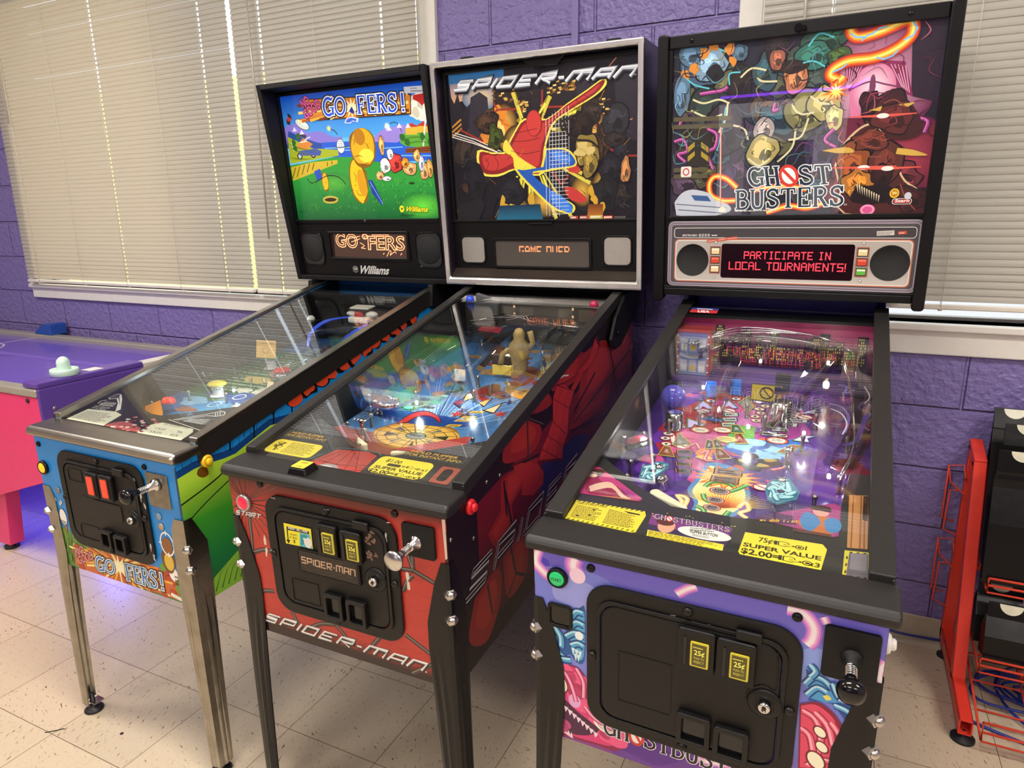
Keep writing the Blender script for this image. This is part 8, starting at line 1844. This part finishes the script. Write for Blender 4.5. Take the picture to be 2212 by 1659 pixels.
# smoky dark shapes, teal and violet
for q, rx, rz, c in (((-.2427, .6312), .055, .055, '3f5a74'), ((-.218, .6333), .045, .040, '7d9ab0'), ((-.2071, .6092), .022, .022, '16161c'), ((-.2959, .5605), .025, .05, '5a7890'), ((-.142, .6573), .02, .02, '4a6478'), ((-.2739, .6621), .03, .03, '55748c'), ((.0644, .6608), .05, .035, '27503c'), ((.0413, .6292), .045, .03, '2e6a5c'), ((.1018, .6228), .03, .02, '3f5a2c'), ((-.0494, .6562), .03, .05, '241c1c'), ((-.1374, .5752), .03, .045, '221c1a'), ((-.2174, .5065), .055, .07, '28352f'), ((-.1706, .4649), .05, .07, '332c34'), ((.03, .4978), .05, .05, '7a7444'), ((.0774, .5121), .04, .04, 'a89c5c'), ((.1025, .4746), .02, .03, 'c8bc7a'), ((.0011, .5807), .028, .036, 'b8744c'), ((-.0055, .6078), .035, .016, '2a1c18'), ((-.0476, .6296), .018, .024, '9a5a44'), ((-.0685, .4585), .03, .03, 'a89a94'), ((-.0696, .4017), .04, .04, 'a8985a'), ((-.2497, .4207), .05, .05, '2c2620')): inked(a, q, rx, rz, c, r, 11, .14)
a.lines([bez(q, 5) for q in ([(-.2647, .5484), (-.2338, .5364), (-.1941, .5427), (-.1641, .5309)], [(-.2688, .5199), (-.217, .4969), (-.1824, .504)], [(-.1384, .5936), (-.1112, .6137), (-.0734, .6055)], [(-.0957, .5896), (-.081, .5792), (-.0438, .5759)], [(-.169, .5313), (-.172, .4937), (-.1901, .4565)], [(-.0032, .5184), (.0073, .4994), (.0262, .489), (.0528, .4916)], [(.0405, .5328), (.0686, .5128), (.0993, .5104)], [(-.0055, .4266), (.026, .434), (.0404, .4789)], [(-.0295, .3711), (.0052, .4073), (.0108, .4534)], [(-.1071, .3842), (-.0768, .3635), (-.0492, .3815)], [(-.1513, .4733), (-.1214, .4618), (-.11, .4325)])], .005, 'd8d0a0'); a.lines([bez(q, 5) for q in ([(-.1734, .5223), (-.1805, .4656), (-.1928, .4079)], [(-.1665, .5777), (-.1679, .6055), (-.1392, .6073)], [(-.2697, .6847), (-.23, .6849), (-.1804, .6614)], [(-.2872, .6073), (-.261, .5861), (-.2203, .5731)], [(.0263, .6523), (.05, .6794), (.0851, .6669)], [(.0162, .6144), (.0424, .6161), (.0697, .6004)])], .004, '5ac0c8')
a.polys([blob(q, .012, .014, 8, .4, r) for q in [(-.2875, .6168), (-.2392, .6676), (-.2102, .6782), (-.1712, .6694), (-.1599, .6366), (-.2624, .6238)]], 'd8882c')
curls(a, ([(-.3132, .4391), (-.2869, .4426), (-.2754, .4121), (-.3015, .4033), (-.2796, .3821)], [(-.2449, .5611), (-.2149, .5633), (-.1854, .5654), (-.1711, .5735)], [(-.2208, .4681), (-.1949, .452), (-.1984, .418), (-.2181, .4042), (-.2008, .3587)], [(.105, .4475), (.0853, .4214), (.1135, .4016)], [(-.2888, .5019), (-.2987, .4829), (-.2776, .4766)], [(.2985, .4609), (.3154, .4512), (.3106, .4258)], [(-.0447, .5216), (-.048, .5035), (-.0344, .5071)]), .008, ('3a1438', 'a03a88', 'd878b0'))
a.polys([[(-.2764, .442), (-.2147, .4434), (-.2113, .3641), (-.274, .3718)]], '2c2822'); a.polys([[(-.2747, .422), (-.2554, .4359), (-.2549, .4235), (-.2742, .407)], [(-.2738, .397), (-.2545, .411), (-.254, .3985), (-.2733, .3818)], [(-.2373, .4349), (-.2162, .419), (-.2155, .4041), (-.2367, .42)], [(-.2363, .4101), (-.2151, .3942), (-.2145, .3792), (-.2357, .3952)]], 'a89030')
a.lines([[(-.3175, .499), (-.1572, .4927)], [(-.317, .4792), (-.1562, .4736)], [(-.3136, .3606), (-.2162, .3593)], [(-.3131, .3426), (-.2154, .3417)]], .012, '5a5238'); a.polys([rrect((-.2921, .3572)[0], (-.2619, .3561)[0], (-.2782, .3403)[1], (-.2792, .3694)[1], .004, 3)], 'e4dcd4'); a.line(oval((-.2771, .3546), .008, .009), .003, 'b83028', closed=True)
# smoke and hatching all over
for k in range(170):
    x0, z0 = r.uniform(U0, U1 - .02), r.uniform(V0, V1); t = r.uniform(0, 6.3); q = r.uniform(.012, .04)
    wl = x0 < .09
    a.line(bez([(x0, z0), (x0 + q * math.cos(t), z0 + q * math.sin(t)), (x0 + q * 1.6 * math.cos(t + .7), z0 + q * 1.6 * math.sin(t + .7))], 4), r.uniform(.0015, .004), r.choice(('3a5a6a', '4a4a34', '6a3a6a', '8a8458', '2c2c3c', '5a8a94', '14121a', '14121a') if wl else ('5a1c30', '8a3a4a', '2a1218', 'b05a6a', '4a2016', '14101a')), k % 8 != 0, 2)
# fire ribbon
def ribbon(pts, wd):
    q = bez(pts, 8)
    for k, c in ((1.0, 'a8281c'), (.8, 'e0501c'), (.5, 'f8a82c'), (.2, 'fce87a')): a.line(q, wd * k, c)
ribbon([(.1237, .6997), (.1215, .6794), (.1398, .6606), (.1878, .6674), (.241, .6853), (.2571, .6793), (.2565, .6513), (.2281, .6261), (.1817, .6103), (.1242, .6078), (.0917, .5939), (.0847, .5773), (.107, .5666), (.1148, .5745)], .030); ribbon([(.1074, .5622), (.0957, .5502), (.0925, .5373)], .02)
a.poly(star((.101, .5388), .035, .012, 10, .2), 'f0801c'); a.poly(star((.101, .5388), .02, .008, 10, .4), 'fce87a')
a.lines([[(.149, .6513), (.1601, .6625), (.172, .6652), (.1869, .6757), (.2026, .6779)], [(.1858, .6099), (.2026, .604), (.2219, .6103), (.2326, .6215)], [(.2567, .6833), (.2683, .666), (.2605, .6509), (.2419, .6429)], [(.0882, .5856), (.1089, .5922), (.1206, .6018)], [(.1223, .671), (.1357, .6611), (.1564, .6588)]], .004, '7ab8e8')
ribbon([(-.1324, .3063), (-.1639, .3323), (-.1947, .3384), (-.2093, .3187), (-.2028, .288), (-.1711, .2719), (-.1355, .2712)], .018); ribbon([(-.0921, .2952), (-.0536, .3041), (.0033, .3073), (.0507, .2963)], .016); ribbon([(-.0492, .2369), (.0073, .2535), (.0546, .2478), (.0993, .2615)], .018)
# pale car-like shape at the corner, plain
a.poly(bez([(-.3083, .2695), (-.2875, .2952), (-.2558, .3047), (-.2082, .2932), (-.1918, .2749), (-.1553, .2614), (-.1491, .2409), (-.2211, .2262), (-.3018, .2324)], 3), 'c0c4cc'); a.poly([(-.2605, .2894), (-.2131, .2856), (-.202, .27), (-.2494, .2736)], '3a5a8c'); a.lines([[(-.3027, .2642), (-.1599, .2513)], [(-.2968, .2482), (-.1591, .2359)]], .003, '6a7080'); a.poly(oval((-.1699, .2463), .010, .008), 'e8e0c8')
a.line([(-.1847, .4707), (-.1755, .2567)], .004, 'e06a50'); a.line([(-.1852, .4707), (-.176, .2567)], .0015, 'f8d0c0')
# maroon crags with pale spikes and glowing slits
a.poly(bez([(.1133, .3555), (.1302, .4098), (.1651, .4481), (.198, .4548), (.2304, .4219), (.2499, .3944), (.2631, .3492), (.2837, .3125), (.3196, .2843), (.3404, .2294), (.1469, .2319), (.1326, .2893)], 3), 'd8b48a'); a.poly(bez([(.1179, .353), (.135, .405), (.1676, .4435), (.1985, .4495), (.2267, .4177), (.2462, .3901), (.2592, .3472), (.2798, .3104), (.3161, .2799), (.3382, .2303), (.1512, .2328), (.1371, .2892)], 3), '4a201e')
a.poly(bez([(.1954, .4593), (.2063, .4934), (.2317, .5214), (.27, .5013), (.2985, .4609), (.3066, .4261), (.2724, .4107), (.2309, .4175)], 3), '3f1a1c'); inked(a, (.1572, .3537), .035, .05, '8a4a24', r, 11, .25); inked(a, (.1748, .3068), .035, .04, 'b0702c', r, 11, .25); inked(a, (.234, .3505), .035, .05, '5a2a22', r, 11, .25); inked(a, (.2421, .4648), .045, .035, '5a2422', r, 11, .2); inked(a, (.1937, .4152), .04, .025, '6a3024', r, 11, .2); inked(a, (.2972, .2667), .04, .03, '3a1a1a', r, 11, .25); inked(a, (.2285, .3235), .02, .03, '2c1416', r, 11, .25); a.poly(blob((.2078, .278), .05, .03, 11, .2, r), '1c0e12')
for q in ([(.0743, .3944), (.1093, .3995), (.1441, .3999), (.1584, .3856), (.115, .3855)], [(.2499, .3944), (.2872, .388), (.325, .3721), (.2849, .3727), (.2475, .379)], [(.178, .4868), (.1943, .49), (.2102, .4952), (.2074, .4825)], [(.2428, .4949), (.2625, .4976), (.2823, .4982), (.2675, .4887)]): a.poly(bez(q, 3), '4a3014'); a.poly([lerp(x, q[2], .08) for x in bez(q, 3)], 'd0a84a')
a.polys([[lerp((.1704, .307), (.2249, .2776), k / 9), lerp((.1739, .3069), (.2284, .2775), k / 9), lerp((.1771, .2834), (.2269, .259), k / 9)] for k in range(10)], 'e0d0a8')
for q in [(.1836, .348), (.2389, .3435), (.2147, .472)]: a.line([(q[0] - .075, q[1] + .002), (q[0], q[1]), (q[0] + .075, q[1] + .001)], .007, 'e05a4a', taper=2); a.poly(oval(q, .014, .006), 'fce8dc')
a.lines([bez(q, 4) for q in ([(.1398, .4002), (.1596, .4172), (.1876, .4334), (.2035, .4412)], [(.1686, .4122), (.1913, .3975), (.2166, .3961)], [(.1666, .3897), (.1936, .3748), (.2232, .3734)], [(.1341, .3685), (.1506, .3769), (.1688, .3669)], [(.2136, .5014), (.2372, .5081), (.2635, .489)], [(.2723, .3038), (.2889, .2669), (.3127, .2389)])], .003, '8a4638')
a.poly(oval((.2031, .2406), .018, .014), 'd85a8c'); a.line(oval((.2031, .2406), .014, .011), .004, 'f0a0c0', closed=True)
# lettering
p0, p1, p2 = [(-.1002, .3079), (.1153, .3087), (-.1106, .359)]
serif(a, 'GHOST', p0, p1, p2, '1c2a3c', 'f0ece6', .10)
p0, p1, p2 = [(-.1342, .2457), (.1485, .2519), (-.138, .299)]
serif(a, 'BUSTERS', p0, p1, p2, '1c3040', 'f0ece6', .10)
a.text('TM', (.1458, .2525), (.1529, .2528), (.1454, .2568), 'f0ece6'); a.fine([(-.1338, .2396), (-.0108, .2409), (-.0111, .2449), (-.134, .2432)], 1, 'c8c4c0', .8, 5)
a.poly(oval((.2616, .2813), .011, .012), 'f0c02c'); a.poly(oval((.2616, .2813), .008, .009), 'b8781c'); a.text('30', (.2569, .2787), (.2669, .2789), (.2562, .2851), 'fce890', .03)
o = rrect((.2584, .2606)[0], (.3029, .2597)[0], (.2822, .2533)[1], (.2805, .268)[1], .006, 4); a.poly(o, 'f0ece6'); a.poly(inset(o, .0012), '2a1414'); a.poly(inset(o, .003), 'c0392c'); a.text('Stern', (.265, .2582), (.2973, .2585), (.2658, .266), 'f4f0ea', .02); a.poly(oval((.293, .2741), .008, .009), 'c8c8cc')
a.build('translite', print_mat('lit_translite_mid', .4, emit=.45), m6.bb)
m6.slab(U0, U1, V0, V1, -.006, -.004).build('backglass', TGLASS, m6.bb)
m6.slab(-.322, .336, .2215, .231, -.004, .006).build('glass_channel', BLACKS, m6.bb, bevel=.001)
MB().cyl(m6.br(.0, .697, .002), m6.br(.0, .697, .012), .010, 18).cyl(m6.br(.014, .695, .002), m6.br(.014, .695, .016), .006, 14).build('backbox_lock', BLACKG, m6.bb)
# speaker panel with its display
C0 = .009
o = rrect(-.322, .340, .024, .216, .014, 5)
sp_ = m6.bprism(o, -.004, .003).build('speaker_panel', mat('dark_grey_panel', '4c484a', .35, var=.03), m6.bb, bevel=.002)
a = Art(lambda u, v, h: m6.br(u, v, .0032 + h), 3e-5)
a.line(inset(o, .006), .010, '9a8e9a', closed=True); a.line(inset(o, .006), .004, '6e646e', closed=True)
lo = rrect(-.300, .320, .040, .163, .012, 5); a.poly(lo, 'a8a098'); a.grad([(-.296, .044), (.316, .044), (.316, .10), (-.296, .10)], 'b8b0a8', 'a09890'); a.line(lo, .0022, 'c86a4a', closed=True); a.line(inset(lo, .003), .0016, 'e8ded4', closed=True)
up = rrect(-.303, .323, .168, .196, .008, 4); a.line(up, .0015, 'e0dcd8', closed=True); a.poly(inset(up, .001), '3e3a3c')
a.text('SPECTRO-MAX', (-.2792, .1718), (-.2359, .1724), (-.2793, .1772), 'e4e0dc', .01)
for k in range(4): x = lerp((-.2284, .1724), (-.203, .1729), k / 3); a.line(rrect(x[0] - .0022, x[0] + .0026, x[1] - .001, x[1] + .006, .001, 2), .0008, 'e4e0dc', closed=True); a.text('8400'[k], (x[0] - .001, x[1] + .0005), (x[0] + .0014, x[1] + .0005), (x[0] - .001, x[1] + .0045), 'e4e0dc')
a.fine([(-.1945, .1724), (-.1747, .173), (-.1748, .1767), (-.1947, .1761)], 1, 'e4e0dc', .8, 3)
a.poly([(-.2078, .1613), (-.1226, .1725), (-.1211, .1642), (-.2064, .1533)], 'b84a34'); a.text("EGON'S - DON'T TOUCH!", (-.2044, .1559), (-.1238, .1662), (-.2045, .1597), 'f0dccc')
a.poly([(.2312, .1858), (.2715, .1881), (.2729, .1758), (.2324, .1738)], 'c8c0b8'); a.fine([(.2341, .1748), (.2711, .1767), (.27, .1862), (.2331, .1844)], 3, '6a645e', .5, 2); a.poly([(.2807, .1852), (.3002, .1866), (.3007, .1786), (.2816, .1772)], 'b84a3c'); a.fine([(.2831, .1786), (.2989, .1795), (.2984, .1842), (.2826, .1833)], 2, 'e8c8b8', .5, 4)
for sx, cols in (((-.1814, .1032)[0], ('e0c490', 'c8402c', 'e0c490')), ((.204, .1095)[0], ('d8c48c', 'c8402c', '5aa83a'))):
    v0 = .104; a.line(rrect(sx - .015, sx + .015, v0 - .039, v0 + .039, .002, 2), .0016, 'b04a34', closed=True)
    for k, c in enumerate(cols): vv = v0 + .026 - .026 * k; a.poly([(sx - .013, vv - .011), (sx + .013, vv - .011), (sx + .013, vv + .011), (sx - .013, vv + .011)], '3a2a24'); a.poly([(sx - .011, vv - .0085), (sx + .011, vv - .0085), (sx + .011, vv + .0085), (sx - .011, vv + .0085)], c); a.poly([(sx - .010, vv + .002), (sx + .010, vv + .002), (sx + .010, vv + .006), (sx - .010, vv + .006)], 'f0e8d8' if k != 1 else 'e07a60')
    for vv in (.155, .054): a.poly(star((sx, vv), .005, .003, 5), '8a827c'); a.poly(oval((sx, vv), .0022, .0022, 10), 'e4e0dc')
a.build('panel_print', INK, sp_)
for cu in ((-.2473, .1021)[0], (.2702, .1105)[0]):
    MB().lathe([(.047, 0), (.047, .003), (.045, .004), (.045, .002), (.001, .002)], m6.br(cu, .103, .002), m6.Nf, 40).build('speaker_grille', mat('perforated_black', '151415', .5, var=.3, vscale=900, bump=.9, bscale=1400), sp_)
o = rrect(-.164, .184, .053, .151, .006, 3)
df = m6.bprism(o, .002, .0045).build('display', mat('display_glass', '18060c', .08), sp_)
a = Art(lambda u, v, h: m6.br(u, v, .0048 + h), 3e-5)
p = [(-.1012, .1098), (.1269, .1142), (-.1025, .1319)]; dots(a, 'PARTICIPATE IN', p[0][0], p[1][0], .108, .130, 'ff3a4a', 7, 2, .78)
p = [(-.1417, .0754), (.1665, .0849), (-.1429, .0995)]; dots(a, 'LOCAL TOURNAMENTS!', p[0][0], p[1][0], .077, .100, 'ff3a4a', 7, 2, .78)
a.build('display_dots', print_mat('display_red', .4, emit=2.0), df)
# ------------------------------------------------------------ rear of the room, seen only mirrored in the glass
pc = empty('prize_cabinet', (-.45, -5.4, 0)); tag(pc, 'lit prize cabinet at the rear wall, mirrored in the tallest backglass', 'cabinet')
MB().box(-.62, .62, -.28, .28, .0, 1.92).build('cabinet_body', mat('dark_lilac_laminate', '4a4058', .4), pc, bevel=.006)
MB().box(-.54, .53, .281, .286, .66, 1.74).build('lit_window', mat('lit_white', 'dfe0e6', .3, emit=.75), pc)
for x0, x1, z0, z1, c in ((-.34, .32, 1.5, 1.62, '5a6a94'), (-.30, -.22, .72, 1.45, '9aa2b8'), (-.1, .28, .8, 1.4, '5a5a6a')):
    MB().box(x0, x1, .2865, .289, z0, z1).build('window_poster', mat('poster_' + c, c, .4, emit=.1), pc)
MB().tube([(-.53, .30, 1.80), (.56, .30, 1.80)], .012, 8).build('neon_tube', mat('violet_neon', '8a30ff', .3, emit=9), pc)
MB().tube([(.56, .30, 1.80), (.66, .30, 1.86)], .012, 8).build('neon_tube', mat('violet_neon', '8a30ff', .3, emit=9), pc)
# small things on the floor
o = MB().tube([(0, 0, .0012), (.02, .016, .002), (.036, .034, .0014)], .0013, 5).build('thread', mat('dark_thread', '1c1820', .7)); o.location = ((-1.6832, -1.5299)[0], (-1.6832, -1.5299)[1], 0)
tag(o, 'short dark thread lying on the floor tiles near the chrome leg foot', 'thread')
o = MB().lathe([(.0045, 0), (.005, .0015), (.003, .003), (.0005, .0034)], n=10).build('crumb', mat('dark_thread', '1c1820', .7)); o.location = ((-1.4758, -1.4381)[0], (-1.4758, -1.4381)[1], 0)
tag(o, 'tiny black crumb on the floor between the chrome front legs', 'debris')
